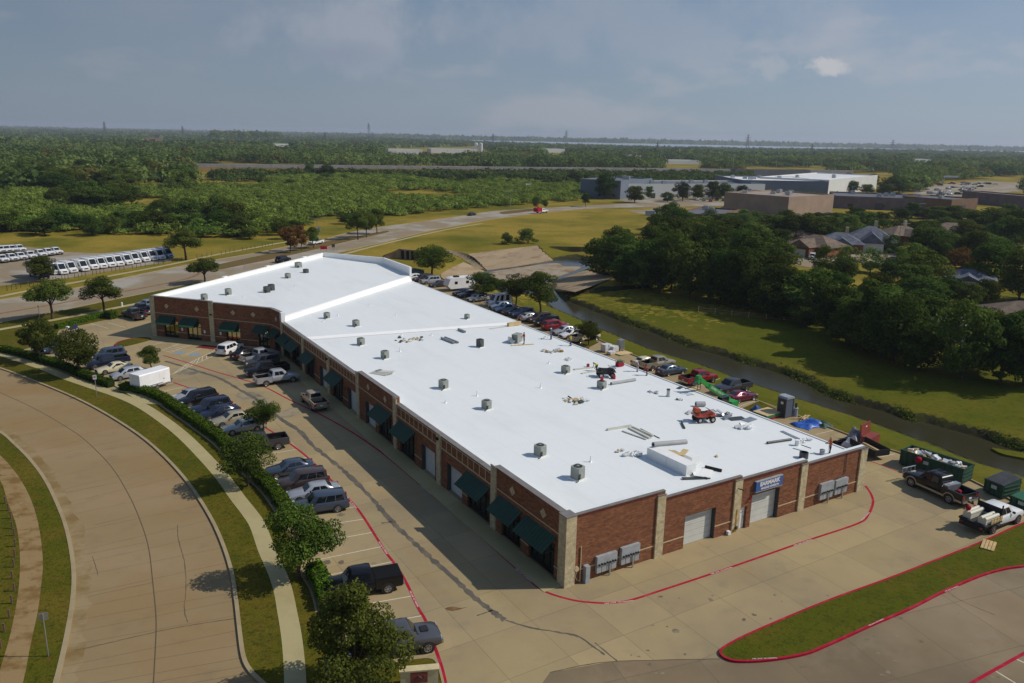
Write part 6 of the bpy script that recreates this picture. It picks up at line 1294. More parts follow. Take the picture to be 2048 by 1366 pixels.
# motorcycle in blue by the upper hedge
mc = thing('motorcycle', 'blue and white motorcycle parked near the upper hedge', 'motorcycle', at(147, 664), 1.1)
for x in (-.7, .7): q = MB(); q.tube([(x + .3 * math.cos(a), 0, .32 + .3 * math.sin(a)) for a in [k * PI / 8 for k in range(17)]], .07, 6); q.build('wheel', M['black'], mc)
q = MB(); q.ring([[(x, -w_, z0), (x, w_, z0), (x, w_ * .7, z1), (x, -w_ * .7, z1)] for x, w_, z0, z1 in ((-.9, .1, .75, .95), (-.2, .17, .5, .85), (.3, .2, .5, 1.1), (.75, .14, .7, 1.2))]); q.build('fairing', PAINT['blue'], mc, 40)
q = MB(); q.box(-.75, -.1, -.14, .14, .86, .96); q.build('seat', M['black'], mc); q = MB(); q.tube([(.45, -.36, 1.15), (.6, 0, 1.1), (.45, .36, 1.15)], .025, 6); q.build('handlebar', M['steel'], mc); q = MB(); q.box(-1.1, -.75, -.25, .25, .8, 1.15); q.build('luggage_box', M['white'], mc)
# ---------------------------------------------------------------- things on the roof
def R2(a, b):
    p_, q_ = roof_at(*a), roof_at(*b); return p_, q_
def item(mb, name, label, cat, mats, loc=(0, 0, 0), rz=0.0, group=None, sm=None):
    o = mb.build(name, mats, None, sm, loc, rz); return tag(o, label, cat, group)
M['ac'] = mat('condenser_grey', (.30, .32, .28), .6, metal=.1, var=.12, scale=3); M['ac_dark'] = mat('condenser_dark', (.07, .08, .08), .6, var=.2, scale=3)
def condenser(px, s, h, rz, m, label, extra=None):
    t = thing('air_conditioner', label, 'air conditioner', roof_at(*px), rz, 'condensers on the white roof'); c = s * .8; k = s / 2
    P = [(-k, -c / 2), (-c / 2, -k), (c / 2, -k), (k, -c / 2), (k, c / 2), (c / 2, k), (-c / 2, k), (-k, c / 2)]
    b = MB(); b.prism(P, .10, h); n = 9
    for i in range(n): z = .18 + i * (h - .32) / n; b.prism([(x * 1.02, y * 1.02) for x, y in P], z, z + .035)
    b.build('cabinet', m, t)
    b = MB(); b.cyl((0, 0, h + .002), s * .40, .03, 16); b.build('fan_grille', M['trim_black'], t); b = MB(); b.cyl((0, 0, h + .034), s * .12, .03, 10)
    for q_ in range(3): b.obox((0, 0, h + .045), (s * .82, .02, .012), q_ * PI / 3)
    b.build('fan_hub', m, t)
    b = MB(); b.box(-k * 1.25, k * 1.25, -k * 1.25, k * 1.25, .0, .095); b.build('pad', M['roof_new'], t)
    b = MB(); b.box(-k * .95, -k * .35, -k * 1.06, -k * 1.035, .15, h * .55); b.build('service_panel', M['trim_black'], t)
    b = MB(); b.tube([(-k * .6, -k * 1.04, .3), (-k * 1.3, -k * 1.4, .12), (-k * 1.8, -k * 1.2, .06)], .03, 6); b.build('pipe', M['black'], t)
    return t
for px_, s, h, m, lb in [((1155, 957), .95, 1.15, 'ac', 'grey condenser nearest the front wall of the roof'), ((1080, 911), .9, 1.05, 'ac', 'grey condenser second from the front wall, left side of the roof'), ((973, 818), .85, 1.0, 'ac', 'grey condenser in the middle of the big roof, paired with one up-left'), ((887, 777), .9, 1.05, 'ac', 'grey condenser left of the middle pair on the big roof'), ((770, 717), .85, 1.05, 'ac', 'grey condenser above the white panel stack'), ((722, 690), .85, 1.0, 'ac', 'grey condenser just below the roof step'), ((712, 653), .85, 1.0, 'ac', 'grey condenser above the roof step, nearer of two'), ((654, 637), .8, .95, 'ac', 'grey condenser above the roof step, farther of two'), ((934, 638), .7, .8, 'ac', 'small grey condenser alone on the middle roof deck'), ((960, 694), .85, 1.15, 'ac_dark', 'dark slate condenser below the roof step'), ((1131, 746), .9, .95, 'ac', 'brownish condenser beside the debris and workers'), ((1203, 777), .9, .95, 'ac', 'condenser with a red jug on its top beside the black quad'), ((457, 590), .9, 1.1, 'ac', 'condenser near the wing facade, standing alone'), ((409, 600), .9, 1.0, 'ac', 'pale condenser just behind the wing facade pier'), ((534, 586), .95, 1.15, 'ac_dark', 'left one of the dark condenser pair on the wing'), ((543, 582), .95, 1.2, 'ac_dark', 'right one of the dark condenser pair on the wing'), ((576, 558), .9, 1.1, 'ac', 'grey condenser in the middle of the wing roof'), ((597, 537), 1.2, 1.3, 'ac', 'largest pale condenser near the far wing parapet'), ((612, 548), .9, 1.0, 'ac_dark', 'small dark condenser beside the largest one on the wing')]:
    condenser(px_, s, h, B_ANG + .2, M[m], lb)
def jug(px, label, r=.2, on=None):
    p_ = roof_at(*px) if on is None else on; b = MB(); b.cyl((0, 0, 0), r, .34, 14); b.cyl((0, 0, .345), r * 1.04, .07, 14); b.tube([(-r, 0, .3), (0, 0, .5), (r, 0, .3)], .02, 5)
    return item(b, 'water_cooler', label, 'cooler', mat('cooler_red', (.42, .02, .03), .5), p_, 0, 'red coolers on the roof', 40)
jug((1176, 734), 'red jug on the roof left of the long boards'); jug((1228, 758), 'red jug on the roof behind the black quad'); p_ = roof_at(1203, 777); jug(None, 'red jug standing on top of a condenser', on=p_ + Vector((0, 0, 1.02)))
for i, px_ in enumerate([(954, 792), (1081, 776), (1181, 924), (487, 595), (590, 574), (739, 611), (676, 632), (792, 631), (800, 703), (891, 806), (863, 671), (803, 671), (1098, 727), (647, 644)]):
    b = MB(); b.cyl((0, 0, 0), .17, .10, 12, r2=.09); b.cyl((0, 0, .101), .06, .5 if i in (0, 1, 2, 8) else .28, 10); item(b, 'vent_pipe', 'slim white vent pipe rising from the white roof', 'vent pipe', M['roof_new'], roof_at(*px_), 0, 'vent pipes of the white roof', 40)
b = MB(); b.cyl((0, 0, 0), .28, .06, 14); b.cyl((0, 0, .061), .19, .75, 14); b.cyl((0, 0, .812), .22, .12, 14, 1); item(b, 'vent_stack', 'thick grey vent stack with a dark cap beside loose white sheets', 'vent pipe', [M['steel'], M['grey_dark']], roof_at(1336, 793), 0, None, 40)
def roll(a, b_, r, m, name, label, cat='roll', group=None, core=True):
    p_, q_ = R2(a, b_); d = q_ - p_; b = MB(); L_ = d.length; b.tube([(0, 0, r), (L_, 0, r)], r, 16); 
    if core: b.tube([(-.02, 0, r), (-.004, 0, r)], r * .55, 12, 1); b.tube([(L_ + .004, 0, r), (L_ + .02, 0, r)], r * .55, 12, 1)
    o = b.build(name, [m, M['black']], None, 40, p_); o.rotation_euler = (0, -math.atan2(d.z, math.hypot(d.x, d.y)), math.atan2(d.y, d.x)); return tag(o, label, cat, group)
greyroll = mat('grey_roll', (.33, .34, .35), .7, var=.1); cream = mat('cream_flashing', (.55, .54, .47), .5, var=.08)
roll((883, 678), (908, 688), .17, greyroll, 'membrane_roll', 'grey roll of membrane on the roof, left one of a pair'); roll((890, 677), (916, 687), .17, greyroll, 'membrane_roll', 'grey roll of membrane on the roof, right one of a pair')
roll((917, 661), (930, 666), .2, greyroll, 'membrane_roll', 'short grey roll just below the roof step'); roll((1222, 770), (1270, 762), .19, greyroll, 'membrane_roll', 'long grey roll beside the condenser with the red jug')
roll((1391, 813), (1409, 813), .3, greyroll, 'membrane_roll', 'thick short grey roll with a dark end above the red quad')
roll((1410, 936), (1443, 944), .14, M['black'], 'membrane_roll', 'slim black roll near the front parapet'); roll((1534, 888), (1582, 881), .13, M['grey_dark'], 'pipe_length', 'dark grey pipe lying near the right end of the roof', 'pipe')
roll((1363, 846), (1369, 858), .1, M['grey_dark'], 'pipe_length', 'short dark pipe left of the red quad', 'pipe')
def plank(a, b_, w_, h, m, name, label, cat, z=0.0):
    p_, q_ = R2(a, b_); d = q_ - p_; b = MB(); b.box(0, d.length, -w_ / 2, w_ / 2, .005, h); b.box(.02, d.length - .02, -w_ / 2 - .02, -w_ / 2 - .001, .005, h * .6)
    o = b.build(name, m, None, None, p_ + Vector((0, 0, z))); o.rotation_euler = (0, -math.atan2(d.z, math.hypot(d.x, d.y)), math.atan2(d.y, d.x)); return tag(o, label, cat)
for a, b_, w_, h, m, nm, lb, z in [((1214, 861), (1262, 853), .22, .2, cream, 'metal_flashing', 'cream metal channel lying crosswise at the flashing pile', 0), ((1245, 863), (1293, 880), .2, .12, cream, 'metal_flashing', 'outermost cream channel of the flashing pile', 0), ((1258, 857), (1300, 878), .3, .16, cream, 'metal_flashing', 'middle cream channel of the flashing pile', 0), ((1264, 856), (1306, 874), .2, .22, cream, 'metal_flashing', 'upper cream channel of the flashing pile', 0), ((1281, 858), (1319, 877), .08, .07, M['grey_dark'], 'metal_flashing', 'thin dark strip right of the flashing pile', 0), ((1563, 863), (1598, 879), .38, .06, M['steel'], 'metal_sheet', 'grey metal plank near the white bucket at the right', .02), ((1022, 692), (1067, 689), .16, .1, M['wood'], 'timber_plank', 'timber plank in front of the worker in red', 0), ((1148, 740), (1192, 735), .3, .14, cream, 'metal_flashing', 'long cream boards beside the kneeling worker, farther', 0), ((1163, 748), (1206, 741), .25, .12, cream, 'metal_flashing', 'long cream boards beside the black quad, nearer', 0), ((1586, 897), (1615, 905), .1, .06, M['steel'], 'metal_rod', 'thin grey rod by the dark barrel', 0), ((1602, 890), (1622, 897), .07, .05, M['black'], 'metal_rod', 'thin dark rod beside the white bucket', 0), ((980, 658), (1012, 653), .5, .04, cream, 'timber_plank', 'pale board lying above the roof step near its right end', 0)]: plank(a, b_, w_, h, m, nm, lb, 'plank' if 'plank' in nm else 'metal strip', z)
p_, q_ = R2((1016, 653), (1040, 650)); b = MB(); d = q_ - p_; b.box(0, d.length, -.25, .25, 0, .55); item(b, 'timber_curb', 'raw timber block at the right end of the roof step', 'timber', M['ply'], p_ + Vector((0, 0, .02)), math.atan2(d.y, d.x))
# insulation stack
p_, q_ = R2((1293, 915), (1372, 953)); d = q_ - p_; ang = math.atan2(d.y, d.x); Ls = d.length
foam = mat('white_foam', (.80, .80, .78), .6, var=.03)
for k, lb in ((0, 'left block of the white insulation stack by the front parapet'), (1, 'right block of the white insulation stack by the front parapet')):
    b = MB(); b.box(k * Ls / 2 + .015, (k + 1) * Ls / 2 - .015, .0, 1.2, .0, 1.0)
    for z in (.25, .5, .75): b.box(k * Ls / 2 + .01, (k + 1) * Ls / 2 - .01, -.004, 1.204, z - .004, z + .004)
    item(b, 'insulation_block', lb, 'insulation', foam, p_, ang)
b = MB(); b.box(Ls * .50, Ls * .70, 2.3, 3.2, 0, .7); item(b, 'insulation_block', 'low white block behind the insulation stack', 'insulation', foam, p_, ang)
b = MB(); b.box(Ls * .06, Ls * .42, 1.6, 2.9, 0, .10); item(b, 'insulation_board', 'flat white boards behind the insulation stack', 'insulation', foam, p_, ang)
M4 = Matrix.Translation(p_) @ Matrix.Rotation(ang, 4, 'Z')
b = MB(); b.box(-.28, .28, -1.3, 1.5, .29, .35, 0, Matrix.Translation((Ls * .36, 2.7, 0)) @ Matrix.Rotation(.5, 4, 'Z')); b.box(-1.4, 1.5, -.28, .28, .355, .41, 0, Matrix.Translation((Ls * .36, 2.7, 0)) @ Matrix.Rotation(.35, 4, 'Z')); b.build('x', M['ply'])
o = bpy.data.objects['x']; o.name = 'cardboard_strips'; o.location = p_; o.rotation_euler = (0, 0, ang); tag(o, 'crossed brown cardboard strips on the white insulation boards', 'cardboard')
a_, b__ = M4 @ Vector((.2, .55, 1.0)), M4 @ Vector((.5, 4.6, .55)); b = MB(); b.tube([a_ + Vector((0, 0, .24)), b__ + Vector((0, 0, .24))], .24, 16); b.tube([a_ + (a_ - b__).normalized() * .03 + Vector((0, 0, .24)), a_ + (a_ - b__).normalized() * .004 + Vector((0, 0, .24))], .13, 12, 1); item(b, 'membrane_roll', 'fat pale roll leaning across the insulation stack', 'roll', [greyroll, M['black']], sm=40)
for px_, w_, l_, rz, lb in [((1395, 948), .9, 2.2, .9, 'loose white sheet beside the right insulation block'), ((1412, 950), .9, 2.0, .6, 'white sheet sloping on the pile near the front parapet'), ((1392, 958), .35, 2.6, -.35, 'dark edged board under the loose white sheets')]:
    b = MB(); b.obox((0, 0, .1 if 'dark' in lb else .2), (l_, w_, .05), 0, 0, (.06, .05)); item(b, 'foam_sheet', lb, 'sheet', M['grey_dark'] if 'dark' in lb else foam, roof_at(*px_), B_ANG + rz)
def heap(px, n, spread, size, mats, name, label, seed, z=None):
    rn = random.Random(seed); b = MB(); p_ = roof_at(*px) if z is None else at(px[0], px[1], z)
    for k in range(n):
        s = size * rn.uniform(.5, 1.3); x, y = rn.gauss(0, spread), rn.gauss(0, spread * .6); mi = rn.randrange(len(mats))
        if rn.random() < .5: b.obox((x, y, s * .25 + .02), (s, s * rn.uniform(.2, .8), s * .25), rn.uniform(0, 3), mi, (rn.uniform(-.4, .4), rn.uniform(-.4, .4)))
        else: b.blob((x, y, s * .2), (s * .55, s * .4, s * .35), mi, rn.randrange(99), 1, .35, .5)
    return item(b, name, label, 'debris', mats, p_, B_ANG)
crumple = mat('crumpled_film', (.62, .63, .64), .4, var=.12, scale=4)
heap((1147, 803), 26, .8, .5, [crumple, M['wood'], M['grey_dark'], cream], 'scrap_heap', 'mixed scrap heap in the middle of the white roof', 1)
heap((1107, 704), 22, .8, .55, [crumple, cream, M['rust']], 'scrap_heap', 'pale scrap heap beside the worker in yellow', 2)
heap((1134, 720), 6, .3, .45, [crumple], 'scrap_heap', 'small grey crumple of film left of the condenser by the workers', 3)
heap((822, 681), 26, 1.0, .55, [M['wood'], cream, M['grey_dark']], 'scrap_heap', 'timber scraps heaped below the roof step', 4)
heap((1312, 786), 6, .35, .55, [crumple], 'film_sheet', 'crumpled white film beside the thick vent stack', 5)
heap((1268, 911), 14, .5, .6, [crumple], 'film_sheet', 'clear crumpled film beside the insulation stack', 6)
heap((1382, 826), 14, .55, .6, [crumple], 'film_sheet', 'crumpled white film behind the red quad', 7)
heap((1490, 856), 14, .6, .7, [crumple, foam], 'film_sheet', 'crumpled white film right of the grey sheets', 8)
heap((1445, 834), 12, .9, .7, [M['steel'], crumple, M['grey_dark']], 'metal_scrap', 'bent grey sheet scraps right of the red quad', 9)
heap((1240, 904), 4, .18, .4, [M['rust'], cream], 'scrap_heap', 'small brown scrap left of the insulation stack', 10)
heap((1090, 676), 4, .3, .35, [crumple], 'scrap_heap', 'small pale scrap by the worker in blue', 11); heap((1433, 913), 3, .14, .3, [M['ply']], 'scrap_heap', 'tiny cardboard scrap on the clean roof area', 12); heap((1362, 800), 4, .3, .35, [M['grey_dark'], crumple], 'scrap_heap', 'small dark scrap above the short pipe', 14)
heap((1606, 884), 5, .3, .5, [crumple], 'film_sheet', 'crumpled film beside the white bucket', 13)
for px_, w_, l_, rz, lb in [((1473, 838), 1.0, 2.0, -.2, 'dark grey sheet lying right of the bent scraps'), ((1499, 840), .9, 1.8, .2, 'pale grey sheet lying beside the dark one'), ((1360, 776), .5, 1.2, .4, 'grey sheet scrap behind the black quad')]: b = MB(); b.obox((0, 0, .06), (l_, w_, .02), 0, 0, (.05, .03)); item(b, 'metal_sheet', lb, 'sheet', M['steel'] if 'pale' in lb else M['grey_dark'], roof_at(*px_), B_ANG + rz)
b = MB(); [b.obox((i * .12, i * .25, .06 + i * .035), (2.3, .8, .03), .08 * i) for i in range(4)]; item(b, 'panel_stack', 'stack of pale panels lying on the roof behind the left parapet', 'panels', cream, roof_at(758, 748), B_ANG - .9)
b = MB(); b.obox((.1, .2, .22), (.9, .5, .03), .4); item(b, 'metal_sheet', 'bluish sheet on the stack of pale panels', 'sheet', M['steel'], roof_at(757, 745), B_ANG)
# dismantled roof unit
t = thing('rooftop_unit', 'opened grey rooftop unit with a dark opening beside the worker in red', 'air conditioner', roof_at(1034, 684), B_ANG + .5)
b = MB(); b.box(-.75, .75, -.5, .5, .1, 1.25); b.build('cabinet', M['ac'], t); b = MB(); b.box(.755, .78, -.4, .4, .2, 1.15); b.build('opening', M['black'], t); b = MB(); [b.obox((-1.3, -.1 + .3 * k, .3 + .2 * k), (.9, .3, .5), .4 * k, 0, (.2, .1)) for k in range(3)]; b.build('loose_panel', M['steel'], t)  # black panel stands for the dark inside the open unit
# buckets, barrel, generator
b = MB(); b.cyl((0, 0, 0), .2, .55, 14, r2=.24); b.cyl((0, 0, .552), .25, .04, 14); item(b, 'bucket', 'white bucket beside the grey plank', 'bucket', foam, roof_at(1594, 891), 0, None, 40); b = MB(); b.cyl((0, 0, 0), .22, .5, 14, r2=.26); item(b, 'bucket', 'grey bucket left of the worker in the orange vest', 'bucket', greyroll, roof_at(1644, 909), 0, None, 40)
b = MB(); b.ring([[(r_ * math.cos(2 * PI * k / 18), r_ * math.sin(2 * PI * k / 18), z) for k in range(18)] for r_, z in ((.42, 0), (.42, .6), (.37, .6), (.37, .08))]); item(b, 'barrel', 'open dark barrel behind the front parapet', 'barrel', M['grey_dark'], roof_at(1607, 916), 0, None, 40)
t = thing('generator', 'red generator with a green top at the roof edge', 'generator', roof_at(1239, 733), B_ANG); b = MB(); b.box(-.45, .45, -.3, .3, .08, .58); b.build('housing', M['red_paint'], t); b = MB(); b.box(-.35, .35, -.25, .25, .585, .8); b.build('fuel_tank', mat('tank_green', (.03, .12, .05), .5), t); b = MB(); b.tube([(-.48, -.32, .05), (-.48, -.32, .85), (.48, -.32, .85), (.48, -.32, .05)], .025, 6); b.tube([(-.48, .32, .05), (-.48, .32, .85), (.48, .32, .85), (.48, .32, .05)], .025, 6); b.build('frame', M['black'], t)
def quad(px, rz, body, label):
    t = thing('quad_bike', label, 'quad bike', roof_at(*px), rz); t.scale = (1.2, 1.2, 1.3)
    for x in (.62, -.62):
        for s_ in (1, -1):
            w_ = MB(); r = .29; prof = ((.18, 0), (r, .03), (r, .19), (.18, .22)); rg = [[(rr * math.cos(2 * PI * k / 16), s_ * (.36 + yy), rr * math.sin(2 * PI * k / 16)) for k in range(16)] for rr, yy in prof]
            w_.ring(rg if s_ < 0 else [q_[::-1] for q_ in rg]); o = w_.build('wheel', M['black'], t, 40, (x, 0, r)); h = MB(); h.cyl((0, s_ * .58, 0), .14, s_ * .012, 12, 0, 'y'); h.build('rim', M['alloy'], o)
    b = MB(); b.ring([[(x, -w_, z0), (x, w_, z0), (x, w_ * .8, z1), (x, -w_ * .8, z1)] for x, w_, z0, z1 in ((.98, .22, .5, .72), (.7, .34, .5, .86), (.35, .26, .45, .92), (-.3, .22, .4, .74), (-.6, .34, .5, .86), (-.98, .28, .55, .78))]); [b.box(x - .32, x + .32, s_ * .5 - .16, s_ * .5 + .16, .60, .66) for x in (.64, -.64) for s_ in (1, -1)]; b.build('body', body, t, 30)
    b = MB(); b.ring([[(x, -w_, .76), (x, w_, .76), (x, w_ * .7, z), (x, -w_ * .7, z)] for x, w_, z in ((.2, .12, .9), (-.2, .18, .9), (-.65, .2, .95))]); b.build('seat', M['black'], t)
    b = MB(); b.tube([(.3, -.38, 1.08), (.42, -.1, 1.05), (.42, .1, 1.05), (.3, .38, 1.08)], .025, 6); b.tube([(.5, 0, .85), (.42, 0, 1.06)], .03, 6); b.build('handlebar', M['trim_black'], t)
    b = MB()
    for x0, x1 in ((.5, 1.02), (-.55, -1.02)):
        [b.tube([(x0, y, .9), (x1, y, .9)], .018, 5) for y in (-.3, -.1, .1, .3)]; b.tube([(x1, -.34, .9), (x1, .34, .9)], .02, 5)
    b.build('rack', M['trim_black'], t); b = MB(); b.box(-.5, .5, -.16, .16, .28, .5); [b.tube([(x, -.4, .29), (x, .4, .29)], .035, 6) for x in (.62, -.62)]; b.build('engine', M['grey_dark'], t); return t
qb = quad((1211, 754), .15, M['trim_black'], 'black quad bike with a loaded rack among the workers'); qr = quad((1407, 843), .25, mat('quad_red', (.36, .045, .02), .4, coat=.3), 'red quad bike with an orange seat pack standing on the roof')
b = MB(); b.obox((-.75, 0, 1.05), (.5, .6, .35), 0, 0, (0, .2)); b.build('seat_pack', mat('orange_pack', (.42, .07, .02), .7), qr)
# ---------------------------------------------------------------- people
SKIN = mat('skin', (.28, .15, .09), .6)
def limb(mb, pts, rad, n=10, m=0): mb.tube(pts, rad, n, m)
def skinned(name, edges, co, rad, mats, parent, lvl=1):
    me = bpy.data.meshes.new(name); me.from_pydata(co, edges, []); me.materials.append(mats); o = bpy.data.objects.new(name, me); COL.objects.link(o); o.parent = parent
    sk = o.modifiers.new('skin', 'SKIN'); sk.use_smooth_shade = True
    for i, r in enumerate(rad): me.skin_vertices[0].data[i].radius = (r, r) if not isinstance(r, tuple) else r
    me.skin_vertices[0].data[0].use_root = True
    if lvl: s = o.modifiers.new('sub', 'SUBSURF'); s.levels = s.render_levels = lvl
    return o
def person(pos, rz, label, shirt, trousers, hat=None, bend=0.0, stride=.18, arms=(.25, .25), elbow=.5, knee=0.0, hair=(.02, .015, .012), sc=1.0):
    """Standing or bending worker; x is the facing direction."""
    t = thing('person', label, 'person', pos, rz); t.scale = (sc,) * 3
    hipz = .93 - knee * .25; cb, sb = math.cos(bend), math.sin(bend)
    def up(dx, y, dz): return (dx * cb + dz * sb - bend * .12, y, hipz + dz * cb - dx * sb)
    hip = up(0, 0, 0); waist = up(0, 0, .16); chest = up(.0, 0, .40); neck = up(.0, 0, .56); head = up(.04, 0, .70); crown = up(.03, 0, .78)
    co = [hip, waist, chest, neck, head, crown]; ed = [(0, 1), (1, 2), (2, 3), (3, 4), (4, 5)]; rad = [(.15, .12), (.135, .11), (.165, .115), .055, .095, .06]
    idx = {}
    for s_ in (1, -1):
        st = s_ * stride / 2; kx = st * .5 + knee * .35
        pts = [(0, s_ * .09, hipz - .06), (kx, s_ * .11, .48 - knee * .08), (st, s_ * .12, .08), (st + .16, s_ * .13, .04)]; b0 = len(co); co += pts; ed += [(0, b0), (b0, b0 + 1), (b0 + 1, b0 + 2), (b0 + 2, b0 + 3)]; rad += [.095, .065, .045, .04]; idx['leg%d' % s_] = pts
        a = arms[0 if s_ > 0 else 1]; sh = up(0, s_ * .19, .50); el = (sh[0] + math.sin(a) * .28, s_ * .25, sh[2] - math.cos(a) * .28); wr = (el[0] + math.sin(a + elbow) * .25, s_ * .23, el[2] - math.cos(a + elbow) * .25); hd_ = (wr[0] + math.sin(a + elbow) * .08, s_ * .22, wr[2] - math.cos(a + elbow) * .08)
        b0 = len(co); co += [sh, el, wr, hd_]; ed += [(2, b0), (b0, b0 + 1), (b0 + 1, b0 + 2), (b0 + 2, b0 + 3)]; rad += [.06, .045, .033, (.040, .018)]; idx['arm%d' % s_] = [sh, el, wr, hd_]
    body = skinned('body', ed, co, rad, SKIN, t)
    # fingers and thumb on each palm, part of one hand mesh
    f = MB()
    for s_ in (1, -1):
        _, el, wr, hd_ = (Vector(q_) for q_ in idx['arm%d' % s_]); d = (hd_ - wr).normalized(); sd = d.cross(Vector((0, 1, 0))).normalized()
        for k in range(4):
            o_ = hd_ + sd * (k - 1.5) * .019; ln = (.068, .078, .074, .058)[k]; f.tube([o_, o_ + d * ln * .6, o_ + d * ln + Vector((0, -s_ * .02, 0))], [.009, .0085, .006], 6)
        o_ = wr.lerp(hd_, .4) + sd * .03; f.tube([o_, o_ + sd * .025 + d * .03, o_ + sd * .03 + d * .06], [.011, .01, .007], 6)
    f.build('hand', SKIN, t, 60)
    # clothes
    co2 = [up(0, 0, -.02), waist, chest, up(0, 0, .53)]; ed2 = [(0, 1), (1, 2), (2, 3)]; rad2 = [(.165, .135), (.155, .13), (.19, .135), (.085, .08)]
    for s_ in (1, -1): sh, el, wr, _ = idx['arm%d' % s_]; b0 = len(co2); co2 += [sh, el]; ed2 += [(2, b0), (b0, b0 + 1)]; rad2 += [.08, .062]
    skinned('shirt', ed2, co2, rad2, shirt, t)
    co3 = [up(0, 0, .05), (0, 0, hipz - .03)]; ed3 = [(0, 1)]; rad3 = [(.155, .125), (.165, .135)]
    for s_ in (1, -1): p3 = idx['leg%d' % s_]; b0 = len(co3); co3 += [p3[0], p3[1], (p3[2][0], p3[2][1], .11)]; ed3 += [(1, b0), (b0, b0 + 1), (b0 + 1, b0 + 2)]; rad3 += [.11, .082, .068]
    skinned('trousers', ed3, co3, rad3, trousers, t)
    for s_ in (1, -1): p3 = idx['leg%d' % s_]; b = MB(); b.blob((p3[2][0] + .06, p3[2][1], .055), (.15, .055, .055), 0, 1, 2, .03); b.build('boot', M['black'], t, 60)
    c = Vector(head).lerp(Vector(crown), .55); b = MB()
    b.blob(c + Vector((-.01 * cb, 0, .02)), (.108, .10, .10), 0, 2, 2, .02, .45)
    if hat is not None: b.cyl(c + Vector((.03, 0, -.01)), .15, .012, 16); o = b.build('hat', hat, t, 60)
    else: b.build('hair', mat('hair', hair, .7), t, 60)
    fc = Vector(head) + Vector((.095 * cb, 0, -.095 * sb)); b = MB(); b.blob(fc + Vector((.01, 0, -.015)), (.018, .014, .022), 0, 1, 1, 0); [b.blob(fc + Vector((-.012, s_ * .035, .02)), (.012, .014, .01), 1, 1, 1, 0) for s_ in (1, -1)]; b.blob(fc + Vector((-.01, 0, -.055)), (.01, .028, .007), 2, 1, 1, 0); [b.blob(Vector(head) + Vector((0, s_ * .098, 0)), (.022, .012, .032), 0, 1, 1, 0) for s_ in (1, -1)]
    b.build('face', [SKIN, M['black'], mat('lips', (.22, .07, .06), .6)], t, 60)
    return t
cloth = lambda n, c: mat(n, c, .85, var=.12, scale=6)
jeans, dark, hiv, redc, bluec, whitec, orangec = cloth('blue_jeans', (.05, .08, .15)), cloth('dark_trousers', (.03, .03, .04)), cloth('yellow_vest', (.50, .62, .03)), cloth('red_shirt', (.34, .02, .035)), cloth('blue_shirt', (.04, .14, .42)), cloth('pale_shirt', (.45, .46, .50)), cloth('orange_vest', (.62, .12, .03))
straw = mat('straw_hat', (.42, .34, .18), .9); whitehat = mat('white_helmet', (.75, .75, .75), .4)
person(roof_at(1048, 688), 3.6, 'person in a dark red shirt standing by the opened roof unit', redc, dark, arms=(.5, .3), elbow=.8)
person(roof_at(1102, 679), 3.2, 'person in a bright blue shirt and jeans near the roof edge', bluec, jeans, whitehat, arms=(.3, .4), elbow=.9)
person(roof_at(1141, 692), 3.0, 'person in a yellow vest standing at the roof edge', hiv, jeans, arms=(.2, .3), elbow=.6)
person(roof_at(1194, 742), 3.5, 'person in a yellow vest bending over the long boards', hiv, dark, bend=1.1, arms=(.2, .3), elbow=.1, knee=.5)
person(roof_at(1275, 743), -2.4, 'person in pale clothes stooping at the roof edge', whitec, whitec, whitehat, bend=.6, arms=(.3, .2), elbow=.4, knee=.3)
person(roof_at(1294, 751), 3.4, 'person in a red shirt bending down at the roof edge', redc, jeans, bend=1.0, arms=(.3, .1), elbow=.1, knee=.2)
pw = person(roof_at(1659, 908), 3.2, 'person in an orange vest and straw hat holding a long tool', orangec, dark, straw, arms=(.7, .4), elbow=.7)
b = MB(); b.tube([(.28, .24, .02), (.30, .24, 1.75)], .018, 6); b.box(.1, .46, .18, .3, .0, .05); o = item(b, 'floor_tool', 'long handled tool held by the worker in the orange vest', 'tool', M['steel'], pw.location, 3.2)
person(loc_b(35.2, 63.1, 3.62), 1.0, 'person in dark purple clothes at the roof step end', cloth('purple_shirt', (.09, .05, .13)), dark, bend=.3)
# ---------------------------------------------------------------- rear yard
def wrap_pallet(px, w_, d_, h, m, label, name='wrapped_pallet', n=0):
    t = thing(name, label, 'pallet', at(*px), B_ANG + .1); b = MB(); [b.box(-w_ / 2, w_ / 2, y - .05, y + .05, 0, .1) for y in (-d_ / 2 + .06, 0, d_ / 2 - .06)]; b.box(-w_ / 2, w_ / 2, -d_ / 2, d_ / 2, .1, .14); b.build('pallet_base', M['wood'], t)
    b = MB(); rn = random.Random(int(px[0])); 
    for k in range(3):
        for j in range(2): b.obox((-w_ / 4 + j * w_ / 2 + rn.uniform(-.03, .03), rn.uniform(-.04, .04), .15 + (k + .5) * (h - .15) / 3), (w_ / 2 - .02, d_ * .94, (h - .15) / 3 - .015), rn.uniform(-.06, .06))
    b.build('load', m, t)
wrap_pallet((1212, 703), 1.4, 1.2, 1.25, crumple, 'white wrapped pallet, left one by the kerb'); wrap_pallet((1227, 703), 1.3, 1.1, .95, crumple, 'white wrapped pallet beside the tall one'); wrap_pallet((1222, 709), 1.1, 1.0, .55, crumple, 'low white wrapped pallet in front of two others'); wrap_pallet((1241, 700), .95, .95, 1.75, M['steel'], 'tall grey wrapped pallet by the creek kerb')
b = MB(); [b.obox((0, 0, .03 + k * .05), (2.6, 1.6, .045), .03 * k) for k in range(4)]; item(b, 'plywood_stack', 'plywood sheets under the tall wrapped pallet', 'plywood', M['ply'], at(1246, 708), B_ANG)
